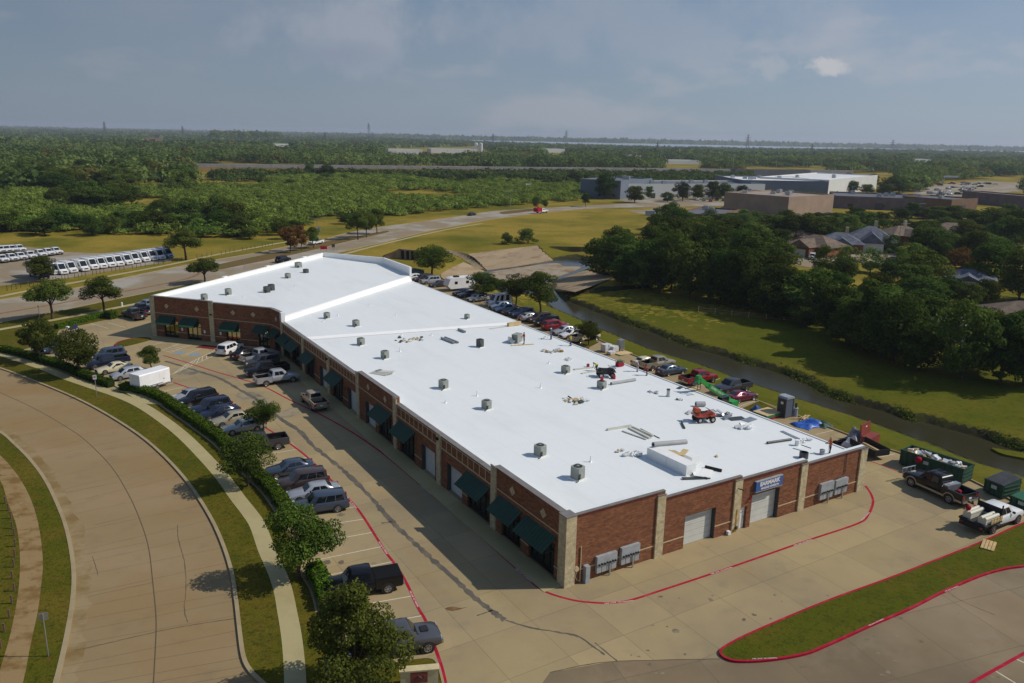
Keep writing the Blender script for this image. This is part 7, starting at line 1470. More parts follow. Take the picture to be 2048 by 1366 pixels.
t = thing('portable_toilet', 'grey portable toilet with a pale roof by the rear kerb', 'portable toilet', at(1569, 832), B_ANG - PI / 2); t.scale = (1.15, 1.15, 1.12)
b = MB(); b.box(-.55, .55, -.58, .58, .08, 2.15); [b.box(x - .05, x + .05, y - .05, y + .05, .0, 2.2) for x in (-.55, .55) for y in (-.58, .58)]; b.build('cabin', mat('toilet_grey', (.10, .115, .15), .5), t); b = MB(); b.ring([[(x, y, z) for y, z in ((-.62, 2.16), (-.5, 2.36), (0, 2.44), (.5, 2.36), (.62, 2.16))] for x in (-.62, .62)]); b.build('roof', M['grey_box'], t)
b = MB(); b.box(-.42, .42, -.61, -.585, .15, 2.05); o = b.build('door', M['grey_dark'], t); b = MB(); b.box(-.16, .16, -.625, -.612, 1.5, 1.78); b.build('notice', M['white'], o)
t = thing('hand_wash_station', 'grey hand wash station beside the portable toilet', 'wash station', at(1590, 832), B_ANG); b = MB(); b.cyl((0, 0, 0), .32, .95, 14, r2=.26); b.cyl((0, 0, .96), .33, .12, 14); b.build('tank', M['grey_box'], t, 40); b = MB(); b.cyl((0, 0, 1.085), .12, .6, 10, r2=.16); b.build('dispenser', M['grey_dark'], t, 40)
t = thing('board_stack', 'stack of boards with green and red edges by the grass square', 'board stack', at(1534, 832), B_ANG + .05); b = MB(); b.box(-1.5, 1.5, -1.15, 1.15, .25, .55); b.build('board_edge', mat('green_edge', (.02, .17, .07), .6), t); b = MB(); b.box(-1.45, 1.45, -1.1, 1.1, .555, .6); b.build('top_sheet', M['ply'], t); b = MB(); b.box(-1.45, 1.45, -1.15, 1.1, .02, .245); b.build('lower_board', M['red_paint'], t)
def tarp(px, sx_, sy_, h, m, label, seed, z=0.0):
    rn = np.random.RandomState(seed); n = 22; b = MB(); G_ = [[0] * n for _ in range(n)]; vs = []
    for j in range(n):
        for i in range(n):
            x, y = (i / (n - 1) - .5) * 2, (j / (n - 1) - .5) * 2; e = max(0, 1 - max(abs(x), abs(y)) ** 3)
            zz = h * e * (.45 + .3 * math.sin(3.1 * x + seed) * math.cos(2.7 * y + 1) + .25 * math.sin(7 * x + 3 * y)) + rn.uniform(0, .06); vs.append((x * sx_ * (1 + .1 * math.sin(3 * y + seed)), y * sy_ * (1 + .12 * math.sin(4 * x)), max(.02, zz)))
    b.add(vs, [(j * n + i, j * n + i + 1, (j + 1) * n + i + 1, (j + 1) * n + i) for j in range(n - 1) for i in range(n - 1)]); o = b.build('tarpaulin', m, None, 50, at(px[0], px[1], z), B_ANG); s = o.modifiers.new('s', 'SOLIDIFY'); s.thickness = .015; return tag(o, label, 'tarp')
btarp = mat('blue_tarp', (.02, .10, .42), .45, var=.3, scale=3); tarp((1618, 849), 2.0, 1.3, .7, btarp, 'bright blue tarpaulin heaped by the rear kerb', 1); tarp((1647, 851), 1.0, .9, .6, mat('camo_tarp', (.03, .075, .05), .7, var=.5, scale=6), 'dark green tarpaulin bundle beside the blue one', 2); tarp((1513, 821), .8, .7, .9, btarp, 'small blue tarpaulin hanging over the board stack end', 3)
b = MB(); [b.obox((rnd.uniform(-.8, .8), rnd.uniform(-.4, .4), .06 + .05 * k), (1.8, .12, .05), rnd.uniform(-.6, .6)) for k in range(7)]; item(b, 'timber_pile', 'loose timber by the wash station and blue tarpaulin', 'timber', M['wood'], at(1607, 838), B_ANG)
# telehandler with its green boom reaching to the roof edge
gm = mat('lift_green', (.02, .29, .05), .45, coat=.2)
bt_, bf_ = at(1447, 797, 1.9), at(1400, 757, 5.3); d = bf_ - bt_; dirx = Vector((d.x, d.y, 0)).normalized(); az = math.atan2(d.y, d.x)
t = thing('telehandler', 'green telehandler with its boom raised above the roof edge', 'telehandler', (bt_.x, bt_.y, 0), az); Ln = math.hypot(d.x, d.y); hz1 = 5.3
b = MB(); b.box(-1.2, 3.4, -.7, .7, .75, 1.35); b.box(-1.6, -.4, -1.05, 1.05, .8, 1.6); b.build('chassis', gm, t)
for x in (2.6, -.7):
    for s_ in (1, -1): wheel(t, x, s_ * 1.2, .62, .38, M['alloy'])
b = MB(); b.box(.2, 1.5, .25, 1.0, 1.2, 2.5); b.build('cab', M['glass_car'], t)
def bar(a, e, w_, h):
    a, e = Vector(a), Vector(e); q = (e - a); an = math.atan2(q.z, q.x); Mx = Matrix.Translation(a) @ Matrix.Rotation(-an, 4, 'Y'); b = MB(); b.box(0, q.length, -w_ / 2, w_ / 2, -h / 2, h / 2, 0, Mx); return b, Mx, q.length
b, Mx, l_ = bar((-1.2, -.2, 1.6), (Ln * .62, -.2, 1.6 + (hz1 - 1.6) * .66), .56, .62); bo = b.build('boom', gm, t)
for yy in (-.287, .287):
    o = text_mesh('lettering', 'SUNBELT RENTALS', .36, M['white'], ext=.004); o.parent = bo
    o.matrix_local = Mx @ Matrix.Translation((l_ * .6, yy, 0)) @ (Matrix.Rotation(PI / 2, 4, 'X') if yy < 0 else Matrix.Rotation(PI, 4, 'Z') @ Matrix.Rotation(PI / 2, 4, 'X'))
b, Mx, _ = bar((Ln * .55, -.2, 1.6 + (hz1 - 1.6) * .60), (Ln, -.2, hz1), .40, .46); b.build('inner_boom', gm, t)
b = MB(); b.ring([[(Ln + x, y, hz1 + z) for x, z in ((-.2, .35), (.25, .3), (.5, -.3), (.2, -.8), (-.15, -.4))] for y in (.05, -.45)]); b.build('boom_head', gm, t)
b = MB(); [b.tube([(Ln + .55, y, hz1 - 1.2), (Ln + .55, y, hz1 + .1)], .04, 6) for y in (-.9, -.35, .2, .6)]; [b.tube([(Ln + .55, -.9, hz1 + z), (Ln + .55, .6, hz1 + z)], .04, 6) for z in (-1.2, -.55, .1)]; [b.box(Ln + .55, Ln + 1.75, y - .06, y + .06, hz1 - 1.22, hz1 - 1.16) for y in (-.7, .4)]; b.build('fork_carriage', M['grey_dark'], t)
b = MB(); b.obox((0, 0, .02), (2.6, 1.2, .03)); item(b, 'plywood_sheet', 'brown plywood sheet lying in the rear lot below the red pickup', 'plywood', M['ply'], at(1382, 779), B_ANG + .1)
# dump trailer with open red lid
t = thing('dump_trailer', 'black dump trailer with lumber inside and a red tool chest', 'trailer', at(1733, 906), math.atan2(bv.y, bv.x) - .25)
b = MB(); b.box(-2.2, 1.6, -1.0, 1.0, .55, .62); [b.box(-2.2, 1.6, s_ * 1.0 - .04, s_ * 1.0 + .04, .63, 1.25) for s_ in (1, -1)]; b.box(-2.24, -2.16, -.95, .95, .63, 1.25); b.build('trailer_bed', M['black'], t)
for s_ in (1, -1): wheel(t, -.3, s_ * 1.16, .38, .24, M['alloy'])
b = MB(); [b.obox((-.5, -.6 + k * .2, .72 + .05 * (k % 3)), (3.0, .14, .09), rnd.uniform(-.05, .05)) for k in range(7)]; b2 = item(b, 'timber_pile', 'pale lumber lying in the black dump trailer', 'timber', M['wood'], t.location, t.rotation_euler.z)
t2 = thing('tool_chest', 'open red steel tool chest standing at the rear kerb', 'tool chest', at(1738, 888), B_ANG + .2); b = MB(); b.box(-1.2, 1.2, -.6, .6, .05, 1.1); b.build('chest_box', mat('chest_red', (.22, .035, .022), .5, var=.15), t2); b = MB(); b.obox((0, .62, 1.75), (2.4, .12, 1.2), 0, 0, (-.12, 0)); o = b.build('lid', bpy.data.materials['chest_red'], t2); b = MB(); b.box(-.18, .18, .52, .54, 1.9, 2.05); b.build('sticker', M['white'], o)
tarp((1711, 880), 1.1, .9, 1.9, mat('grey_cover', (.28, .29, .31), .6, var=.4, scale=2), 'grey and black cover draped over goods beside the red chest', 5); tarp((1700, 893), .8, .6, 1.5, crumple, 'white bag slumped beside the black trailer', 6); tarp((1690, 886), 1.3, .9, .6, M['bed_dark'], 'flat black tarpaulin behind the front roof corner', 7)
# dumpsters
M['dump_green'] = mat('skip_green', (.012, .062, .036), .6, var=.25, scale=1.5)
def skip(pa, pb, pc, h, label, lid, name='dumpster'):
    a, b_, c = (Vector(at2(*q_)) for q_ in (pa, pb, pc)); d = b_ - a; W = max(1.6, min(2.5, (c - b_).length)); L_ = d.length; t = thing(name, label, 'dumpster', (a.x, a.y, 0), math.atan2(d.y, d.x))
    m = MB(); m.box(0, L_, 0, .06, .15, h); m.box(0, L_, W - .06, W, .15, h); m.box(0, .06, .061, W - .061, .15, h); m.box(L_ - .06, L_, .061, W - .061, .15, h); m.box(.061, L_ - .061, .061, W - .061, .15, .22)
    n = max(4, int(L_ / .62))
    for k in range(n + 1): x = min(k * L_ / n, L_ - .08); m.box(x, x + .08, -.07, -.001, .15, h - .05); m.box(x, x + .08, W + .001, W + .07, .15, h - .05)
    m.box(-.05, L_ + .05, -.09, -.002, h - .12, h + .02); m.box(-.05, L_ + .05, W + .002, W + .09, h - .12, h + .02); [m.box(L_ + .001, L_ + .06, .1, W - .1, z, z + .1) for z in (.4, .8, 1.2) if z < h]
    m.build('container', M['dump_green'], t)
    m = MB(); [m.box(x, x + .3, y, y + .1, 0, .149) for x in (.2, L_ - .6) for y in (.2, W - .3)]; m.build('skid', M['black'], t)
    m = MB(); m.box(L_ * .38, L_ * .38 + .55, -.095, -.072, h * .55, h * .55 + .35); m.build('label_plate', mat('pale_plate', (.45, .52, .45), .6), t)
    if lid:
        m = MB(); nn = 8
        for k in range(2): m.add([(k * L_ / 2 + .02, -.1, h + .03), ((k + 1) * L_ / 2 - .02, -.1, h + .03), ((k + 1) * L_ / 2 - .02, W + .1, h + .36), (k * L_ / 2 + .02, W + .1, h + .36), (k * L_ / 2 + .02, -.1, h + .0), ((k + 1) * L_ / 2 - .02, -.1, h + .0), ((k + 1) * L_ / 2 - .02, W + .1, h + .32), (k * L_ / 2 + .02, W + .1, h + .32)], [(0, 1, 2, 3), (0, 4, 5, 1), (1, 5, 6, 2), (3, 2, 6, 7), (0, 3, 7, 4)])
        for k in range(nn): x = .1 + k * (L_ - .3) / nn; m.add([(x, -.08, h + .075), (x + .1, -.08, h + .075), (x + .1, W + .08, h + .405), (x, W + .08, h + .405), (x, -.08, h + .03), (x + .1, -.08, h + .03), (x + .1, W + .08, h + .36), (x, W + .08, h + .36)], [(0, 1, 2, 3), (0, 4, 5, 1), (0, 3, 7, 4), (1, 5, 6, 2)])
        m.box(0, .05, .0, W, h, h + .0); m.build('lid', lid, t)
        m = MB(); m.add([(0, 0, h), (0, W, h), (0, W, h + .33)], [(0, 1, 2)]); m.add([(L_, 0, h), (L_, W, h), (L_, W, h + .33)], [(0, 2, 1)]); m.box(0, L_, W - .06, W, h + .001, h + .33); m.build('back_panel', M['dump_green'], t)
    return t, L_, W
t, L_, W = skip((1798, 929), (1923, 971), (1946, 962), 1.75, 'long dark green roll-off dumpster heaped with white debris', None, 'roll_off_dumpster')
rn = random.Random(4); m = MB()
for k in range(70): s = rn.uniform(.2, .7); m.obox((rn.uniform(.4, L_ - .4), rn.uniform(.3, W - .3), 1.35 + rn.uniform(0, .4)), (s, s * rn.uniform(.2, .9), s * .3), rn.uniform(0, 3), rn.choice([0, 0, 0, 1, 1, 0, 2, 3]), (rn.uniform(-.6, .6), rn.uniform(-.5, .5)))
m.box(.1, L_ - .1, .1, W - .1, 1.2, 1.3, 3); o = m.build('debris', [foam, crumple, M['wood'], M['rust']], None, None, t.location, t.rotation_euler.z); tag(o, 'mixed white foam and timber debris filling the long dumpster', 'debris', kind='stuff')
o = MB().blob((0, 0, 0), (.36, .3, .36), 0, 2, 2, .05).build('red_drum', M['red_paint'], None, 60, (0, 0, 0)); p_ = Vector(t.location); e = Matrix.Rotation(t.rotation_euler.z, 4, 'Z') @ Vector((L_ * .33, -.42, 1.35)); o.location = p_ + e; tag(o, 'bright red round drum hung on the side of the long dumpster', 'drum')
skip((1966, 984), (2004, 1000), (2021, 984), 1.45, 'green dumpster with a slanted black lid', M['grey_dark']); skip((2018, 1012), (2062, 1031), (2080, 1012), 1.1, 'low green dumpster with a ribbed green lid at the picture edge', mat('lid_green', (.02, .13, .07), .5)); skip((812, 552), (832, 556), (838, 549), 1.3, 'small green dumpster by the wing corner at the channel', M['grey_dark'])
t = thing('board_bundle', 'four pale timber boards laid on the grass island', 'timber', at(1979, 1092, .13), math.atan2(at(1982, 1080).y - at(1974, 1102).y, at(1982, 1080).x - at(1974, 1102).x)); [MB().box(-.95, .95, -.42 + k * .26, -.2 + k * .26, .0, .1).build('board', M['wood'], t) for k in range(4)]
# ---------------------------------------------------------------- signs, posts and small street things
def signpost(px, top, label, w_, h, face, rz, name='road_sign', art=None):
    p_ = at(px[0], px[1], .1); H = height_over(p_, top); t = thing(name, label, 'sign', p_, rz); b = MB(); b.tube([(0, 0, 0), (0, 0, H)], .04, 8); b.build('post', M['steel'], t); b = MB(); b.box(-w_ / 2, w_ / 2, -.07, -.045, H - h, H); s = b.build('sign_plate', face, t)
    if art: q_ = MB(); q_.ring([[(r_ * math.cos(2 * PI * k / 20), y, H - h * .42 + r_ * math.sin(2 * PI * k / 20)) for k in range(20)] for r_, y in ((w_ * .40, -.072), (w_ * .40, -.08), (w_ * .30, -.08), (w_ * .30, -.072))], 0, False); q_.box(-.03, .03, -.08, -.072, H - h * .42 - w_ * .3, H - h * .42 + w_ * .3, 0, Matrix.Rotation(0, 4, 'Y')); q_.build('symbol', M['red_paint'], s); q_ = MB(); q_.box(-.03, .0, -.0745, -.0715, H - h * .42 - .12, H - h * .42 + .12); q_.build('letter', M['black'], s)
    return t
signpost((194, 795), 750, 'white no parking sign with a red circle beside the curved sidewalk', .42, .55, M['white'], .35, 'no_parking_sign', True); signpost((97, 1312), 1227, 'bare grey back of a sign on the left verge', .55, .5, M['steel'], PI + .3)
signpost((80, 640), 611, 'slim post with a small plate below the flat-topped oak', .2, .3, M['steel'], 0); signpost((490, 539), 518, 'thin grey signpost behind the white parapet', .4, .5, M['steel'], .4); signpost((667, 508), 488, 'small dark sign on the verge beside the red banner', .9, .9, M['grey_dark'], .3); signpost((639, 477), 453, 'blue-grey road sign near the rust trees', 1.0, 1.1, M['grey_box'], .2)
p_ = at(648, 512); t = thing('banner', 'red banner on two posts behind the wing corner', 'banner', p_, .3); H = height_over(p_, 492); b = MB(); b.box(-.9, .9, -.03, .03, H - .9, H); b.build('panel', M['red_paint'], t); b = MB(); [b.tube([(x, .05, 0), (x, .05, H)], .06, 6) for x in (-.8, .8)]; b.build('post', M['steel'], t)
for px_, lb in (((11, 1007), 0), ((17, 1021), 0), ((22, 1037), 0), ((25, 1057), 0), ((29, 1071), 0), ((31, 1093), 0), ((30, 1114), 0), ((28, 1134), 0), ((25, 1158), 0), ((29, 1182), 0), ((24, 1207), 0), ((19, 1236), 0), ((9, 1264), 0), ((2, 1297), 0)):
    b = MB(); b.box(-.05, .05, -.05, .05, 0, .62); b.box(-.065, .065, -.065, .065, .625, .66); item(b, 'bollard', 'short rusty steel post beside the dirt-covered walk', 'post', mat('rusty_post', (.16, .09, .075), .8), at(px_[0], px_[1], .1), .3, 'short posts along the dirt-covered walk')
def postfence(px, n, h, label, name='wire_fence'):
    P = [at(*q_) for q_ in px]; S_ = gpath(px, 12); t = thing(name, label, 'fence', P[0]); o0 = P[0]
    for k in range(n):
        q_ = Vector((*S_[int(k * (len(S_) - 1) / (n - 1))], 0)) - o0; b = MB(); b.box(q_.x - .04, q_.x + .04, q_.y - .04, q_.y + .04, 0, h); b.build('post', M['bark'], t)
    b = MB(); [b.tube([(x - o0.x, y - o0.y, z) for x, y in S_], .012, 4) for z in (h * .5, h * .9)]; b.build('wire', M['grey_dark'], t)
postfence([(-20, 588), (75, 570), (150, 556), (240, 541), (345, 525), (460, 506), (545, 491)], 58, 1.1, 'low post and wire fence along the verge below the van lot')
t = thing('monument_sign', 'low cream monument sign with a red-brown plaque at the lot corner', 'sign', at(839, 1372, .11), .16); b = MB(); b.box(-1.15, 1.15, -.0, .45, 0, 1.05); b.box(-1.22, 1.22, -.05, .5, 1.052, 1.14); b.build('slab', mat('cream_stone', (.55, .46, .27), .9, var=.1, scale=3), t); b = MB(); b.box(-.55, .5, -.03, -.002, .25, .98); o = b.build('plaque', mat('plaque_red', (.24, .05, .035), .7, var=.2, scale=4), t); b = MB(); b.tube([(-.3, -.04, .5), (-.05, -.04, .75), (.2, -.04, .55), (.3, -.04, .75)], .035, 5); b.build('emblem', M['grey_dark'], o)
t = thing('utility_pedestal', 'pale grey utility pedestal under the largest oak', 'utility box', at(652, 1344, .11), .2); b = MB(); b.box(-.17, .17, -.15, .15, 0, .95); b.box(-.19, .19, -.17, .17, .952, 1.05); b.build('cabinet', M['grey_box'], t); b = MB(); b.box(-.12, .12, -.165, -.152, .3, .8); b.build('door', M['steel'], t)
t = thing('fire_hydrant', 'small pale fire hydrant on the boulevard verge', 'hydrant', at(244, 612, .1)); b = MB(); b.cyl((0, 0, 0), .14, .6, 12); b.blob((0, 0, .62), (.16, .16, .14), 0, 1, 2, 0); b.cyl((-.22, 0, .4), .07, .44, 10, 0, 'x'); b.cyl((0, 0, 0), .2, .05, 12); b.build('barrel', M['white'], t, 50)
b = MB(); b.box(-.7, .7, -.45, .45, 0, .12); b.box(-.6, .6, -.35, .35, .121, .13, 1); item(b, 'storm_inlet', 'dark storm drain inlet between the two hedges', 'drain', [M['kerb'], M['black']], at(620, 1112, .0), .8)
t = thing('park_bench', 'pale bench at the edge of the field beside the far drive', 'bench', at(1300, 431)); b = MB(); b.box(-2, 2, -1, 1, 0, 2.2); b.build('enclosure', M['grey_box'], t); t.name = 'dumpster_enclosure'; t['label'] = 'grey dumpster enclosure beside the far drive'; t['category'] = 'enclosure'
b = MB(); b.box(-1.3, 1.3, -.8, .8, 0, 1.6); b.box(-1.2, 1.2, -.7, .7, 1.601, 1.7, 1); item(b, 'dumpster', 'dark dumpster at the field corner by the far drive', 'dumpster', [M['grey_dark'], M['black']], at(1312, 424), .1)
# culvert head
t = thing('culvert', 'concrete culvert head with dark openings left of the round oak', 'culvert', at(818, 519), -.45); H = 2.3
b = MB(); [b.box(x0, x1, 0, .6, 0, H) for x0, x1 in ((-3.2, -2.7), (-1.5, -1.1), (.1, .5), (1.7, 3.0))]; b.box(-3.2, 3.0, 0, .6, H + .002, H + .4); b.ring([[(-3.2, 0, 0), (-3.2, 0, H + .4), (-3.2, .3, H + .4), (-3.2, .3, 0)], [(-7, -2.5, 0), (-7, -2.5, .4), (-7, -2.2, .4), (-7, -2.2, 0)]]); b.build('headwall', M['slope_concrete'], t)
b = MB(); b.box(-2.7, 1.7, .45, .5, 0, H); b.build('opening', M['black'], t); b = MB(); b.cyl((2.35, -.02, 1.2), .55, .05, 16, 0, 'y'); b.build('pipe_mouth', M['black'], t)  # black panel and disc stand for the shade inside the culvert
b = MB(); b.ring([[(-9, .61, 0), (-9, .61, .3), (-9, 9, 0)], [(-3, .61, 0), (-3, .61, H + .35), (-3, 10, 0)], [(3, .61, 0), (3, .61, H + .35), (3, 10, 0)], [(8, .61, 0), (8, .61, .3), (8, 9, 0)]]); o = b.build('grass_bank', M['ground'], None, None, t.location, -.45); o['kind'] = 'structure'
# ---------------------------------------------------------------- the far country
lake_px = [(640, 271.5), (740, 272.5), (800, 273.2), (1024, 277.8), (1500, 286.8), (1800, 292.6), (2100, 298.4), (2100, 310), (1990, 308), (1800, 304), (1600, 302.5), (1500, 301), (1300, 297), (1100, 292), (960, 287), (800, 281), (720, 276.5)]
lake = MB(); lake.poly([at2(x, y) for x, y in lake_px], .06); M['lake'] = mat('lake_water', (0.30, 0.36, 0.42), .3, spec=.5); struct(lake, 'lake', M['lake'])
open_px = [[(380, 333), (700, 335), (1000, 338), (1500, 342), (1500, 375), (1000, 372), (640, 370), (470, 366), (380, 360)], [(600, 335), (480, 346), (640, 352), (760, 346)],
           [(1155, 350), (1800, 345), (1800, 420), (1155, 420)], [(1665, 385), (1960, 385), (1960, 428), (1665, 428)], [(1830, 388), (1880, 362), (2060, 352), (2060, 412), (1900, 410)],
           [(770, 296), (970, 292), (1000, 318), (760, 326)], lake_px, scrub_px, *[[(a - 8, c - 4), (b + 8, c - 4), (b + 8, c + 13), (a - 8, c + 13)] for a, b, c in ((1088, 1134, 305), (1255, 1285, 316), (1328, 1404, 328), (1826, 1876, 324), (286, 334, 281), (546, 584, 293))], [(1050, 360), (1160, 360), (1160, 380), (1050, 380)], [(1480, 335), (1660, 335), (1660, 355), (1480, 355)], [(-50, 455), (560, 470), (1300, 405), (1420, 400), (1420, 600), (-50, 620)]]
rs = np.random.RandomState(5); n = 60000
Dm, DM = 330.0, 11500.0
dist = Dm * (DM / Dm) ** rs.uniform(0, 1, n); ang = rs.uniform(-.66, .62, n); X = dist * np.sin(ang); Y = dist * np.cos(ang)
px_, py_ = project(np.stack([X, Y, np.zeros(n)], 1)); ok = (px_ > -60) & (px_ < 2110) & (py_ < 400)
for q in open_px: ok &= ~in_poly(px_, py_, q)
ok &= ~((px_ > 1150) & (py_ > 398))
ok &= ~((py_ > 352) & (py_ < 400) & (px_ < 420) & (rs.uniform(0, 1, n) < .8)) & (rs.uniform(0, 1, n) < np.clip(dist / 900, .35, 1))
P_ = np.stack([X, Y], 1)[ok]; dd = dist[ok]; n = len(P_)
X, Y = P_.T; tone = .5 + .28 * np.sin(X * .021 + 2 * np.sin(Y * .013)) + .22 * np.sin(Y * .017 + X * .009 + 1.3); gap = np.sin(X * .031 + Y * .008) + np.sin(Y * .023 - X * .011 + 2) + .5 * np.sin(X * .07) > -1.25
P_, dd, tone = P_[gap], dd[gap], np.clip(tone[gap] + rs.normal(0, .25, gap.sum()), 0, 1); n = len(P_)
big_ = rs.uniform(0, 1, n) ** 2; w_ = np.maximum(6 + 13 * big_ + rs.uniform(0, 4, n), dd * rs.uniform(.008, .020, n)); h = (5 + 8.5 * big_ + rs.uniform(0, 2.5, n)) * np.where((dd > 1900) & (dd < 5000), .5, np.where(dd > 5000, .65, 1))
nearm = dd < 1500; mi = (rs.uniform(0, 1, n) < .05).astype(int)
clump_mass('far_woods', P_[nearm], h[nearm], w_[nearm], 110, .062, [M['far_leaf'], M['tawny']], 'broad belt of mixed woods running to the lake', 'woods', 3, mi[nearm], tone[nearm])
clump_mass('horizon_woods', P_[~nearm], h[~nearm], w_[~nearm], 26, .16, [M['far_leaf'], M['tawny']], 'hazy line of woods along the horizon and the far shore', 'woods', 4, mi[~nearm], tone[~nearm])
fn = 900; fx, fy = rs.uniform(600, 2110, fn), rs.uniform(.15, .95, fn); fp = np.array([at2(x, 254.6 + x * .0201 + 5.2 + k * 1.6) for x, k in zip(fx, fy)])
clump_mass('far_shore_woods', fp, rs.uniform(8, 15, fn), rs.uniform(90, 220, fn), 26, .14, M['woodland'], 'thin dark line of trees on the far lake shore', 'woods', 8)
# dark pine stand
pn = 110; pp = np.array([at2(x, y) for x, y in zip(rs.uniform(425, 560, pn), rs.uniform(279, 281.5, pn))]); clump_mass('pine_stand', pp, rs.uniform(30, 38, pn), rs.uniform(25, 45, pn), 40, .1, M['woodland'], 'dark stand of tall trees on the left skyline', 'woods', 6)
# railway embankment
em = MB(); ep = gpath([(300, 340), (385, 341), (700, 343.5), (1000, 346), (1300, 348), (1500, 350), (1700, 352)], 4)
l, r_ = offset_pair(ep, 22); l2, r2 = offset_pair(ep, 9)
l1, r1 = offset_pair(ep, 11); em.ring([[(a.x, a.y, -.1), (b.x, b.y, 3.2), (c.x, c.y, 3.2), (d_.x, d_.y, -.1)] for a, b, c, d_ in zip(l, l1, r1, r_)], 0); em.ring([[(a.x, a.y, 3.15), (b.x, b.y, 5.6), (c.x, c.y, 5.6), (d_.x, d_.y, 3.15)] for a, b, c, d_ in zip(l1, l2, r2, r1)], 1)
em.strip(ep, 8.5, 5.62, 1)
struct(em, 'railway_embankment', [layers('embankment_soil', (0.13, 0.10, 0.03), [((0.22, 0.13, 0.05), .02, .45, .6, .9), ((0.06, 0.07, 0.015), .1, .5, .7, .8)]), mat('ballast', (0.21, 0.195, 0.185), .95, var=.15, scale=.3)])
# ---- warehouses and houses
def quadframe(px_l, px_r, depth):
    """Front base line from two pixels; returns origin, angle and length, depth runs away from the camera."""
    a, b = Vector(at2(*px_l)), Vector(at2(*px_r)); d_ = b - a; return a, math.atan2(d_.y, d_.x), d_.length, depth
def warehouse(px_l, px_r, depth, top, wall, roof, label, windows=0, units=4, side=None, band=None, doors=()):
    a, ang, Ln, dp = quadframe(px_l, px_r, depth); t = thing('warehouse', label, 'warehouse', (a.x, a.y, 0), ang)
    h = height_over(Vector((a.x, a.y, 0)), top) if top > 60 else top
    w_ = MB(); w_.box(0, Ln, 0, dp, 0, h, 0); 
    if side: w_.quad((Ln + .05, 0, 0), (Ln + .05, dp, 0), (Ln + .05, dp, h - .02), (Ln + .05, 0, h - .02), 1)
    w_.build('wall', [wall, side or wall], t)
    r = MB(); r.box(.4, Ln - .4, .4, dp - .4, h + .002, h + .05); r.build('roof', roof, t)
    p_ = MB(); p_.box(0, Ln, 0, .35, h + .004, h + .7); p_.box(0, .35, .36, dp, h + .004, h + .7); p_.box(Ln - .35, Ln, .36, dp, h + .004, h + .7); p_.box(.36, Ln - .36, dp - .35, dp, h + .004, h + .7); p_.build('parapet', wall, t)
    rn = random.Random(int(px_l[0]))
    for k in range(units):
        q = MB(); x, y = rn.uniform(.1, .9) * Ln, rn.uniform(.2, .8) * dp; q.box(x, x + 2.4, y, y + 2, h + .06, h + 1.7); q.box(x + .3, x + 2.1, y + .3, y + 1.7, h + 1.71, h + 1.95); q.build('roof_unit', M['steel'], t)
    for k in range(windows):
        q = MB(); x = Ln * (k + .5) / windows; q.box(x - 1.2, x + 1.2, -.08, -.01, 1.0, 2.6); q.build('window', M['glass_dark'], t)
    for x0, x1, z1 in doors:
        q = MB(); q.box(x0 * Ln, x1 * Ln, -.1, -.01, .02, z1); q.build('door', M['grey_dark'], t)
    if band:
        q = MB(); q.box(-.04, Ln + .04, -.12, -.02, h * .55, h * .72); q.build('wall_stripe', band, t)
    return t
bluegrey = mat('blue_grey_panel', (0.135, 0.165, 0.21), .7, var=.08, scale=.1); whitep = mat('white_panel', (0.62, 0.62, 0.60), .7, var=.05, scale=.1); tanp = mat('tan_panel', (0.34, 0.25, 0.19), .9, var=.1, scale=.2); purple = mat('brown_block_and_shaded_tan', (0.17, 0.13, 0.13), .9, var=.15, scale=.3); brownw = mat('brown_siding', (0.19, 0.12, 0.08), .9, var=.1, scale=.3); greyroof = mat('dark_grey_roof', (0.13, 0.14, 0.16), .9, var=.15, scale=.05); whiteroof = mat('white_roof_sheet', (0.72, 0.72, 0.71), .6, var=.05, scale=.05); tanroof = mat('tan_roof', (0.33, 0.27, 0.22), .9, var=.1, scale=.1)
warehouse((1160, 394), (1240, 399), 45, 360, bluegrey, greyroof, 'blue-grey end block of the long warehouse beside the tall green tree', 3, 3)
warehouse((1241, 397), (1528, 396), 40, 370, whitep, greyroof, 'long white walled warehouse behind the line of dark trees', 0, 6, doors=((.07, .12, 3.2), (.2, .23, 3)))
warehouse((1482, 392), (1654, 395), 60, 362, bluegrey, whiteroof, 'big white roofed warehouse with blue-grey wall', 0, 6, side=whitep, band=bluegrey)
warehouse((1655, 393), (1752, 378), 45, 362, whitep, whiteroof, 'white wing of the big white roofed warehouse', 3, 3)
warehouse((1461, 424), (1573, 430), 38, 390, purple, tanroof, 'tan flat roofed block with a front wall coloured grey for its shade', 2, 5, side=tanp)  # shade of the tan front wall is put into its grey-brown colour
warehouse((1574, 436), (1664, 428), 34, 397, tanp, tanroof, 'plain tan walled block joined to the shaded one', 0, 2)
warehouse((1668, 416), (1862, 424), 40, 394, purple, greyroof, 'long brown walled warehouse with a dark grey roof', 3, 7, doors=((.42, .5, 3.5),))
warehouse((1900, 428), (1952, 424), 25, 402, brownw, greyroof, 'low brown shed with an open dark bay', 0, 1, doors=((.1, .55, 4),))  # the open bay is a dark panel standing for the shade inside
warehouse((1922, 404), (2060, 418), 14, 384, purple, tanroof, 'long low grey wall and roof beside the highway', 0, 0)
t = warehouse((1345, 441), (1428, 447), 38, 428, brownw, greyroof, 'low brown workshop with a wide grey roof and brick arches', 1, 2, doors=((.62, .76, 3.2),), side=tanp)
for x, (y0, y1) in zip((1050, 1470), ((377, 371), (352, 340))): warehouse((x, y0), (x + (38 if x < 1200 else 150), y0 + 1), 9, y1, whitep if x < 1200 else greyroof, whiteroof if x < 1200 else bluegrey, 'small white shed in the scrub before the embankment' if x < 1200 else 'long dark blue shed under the railway by the white warehouse', 0, 0)
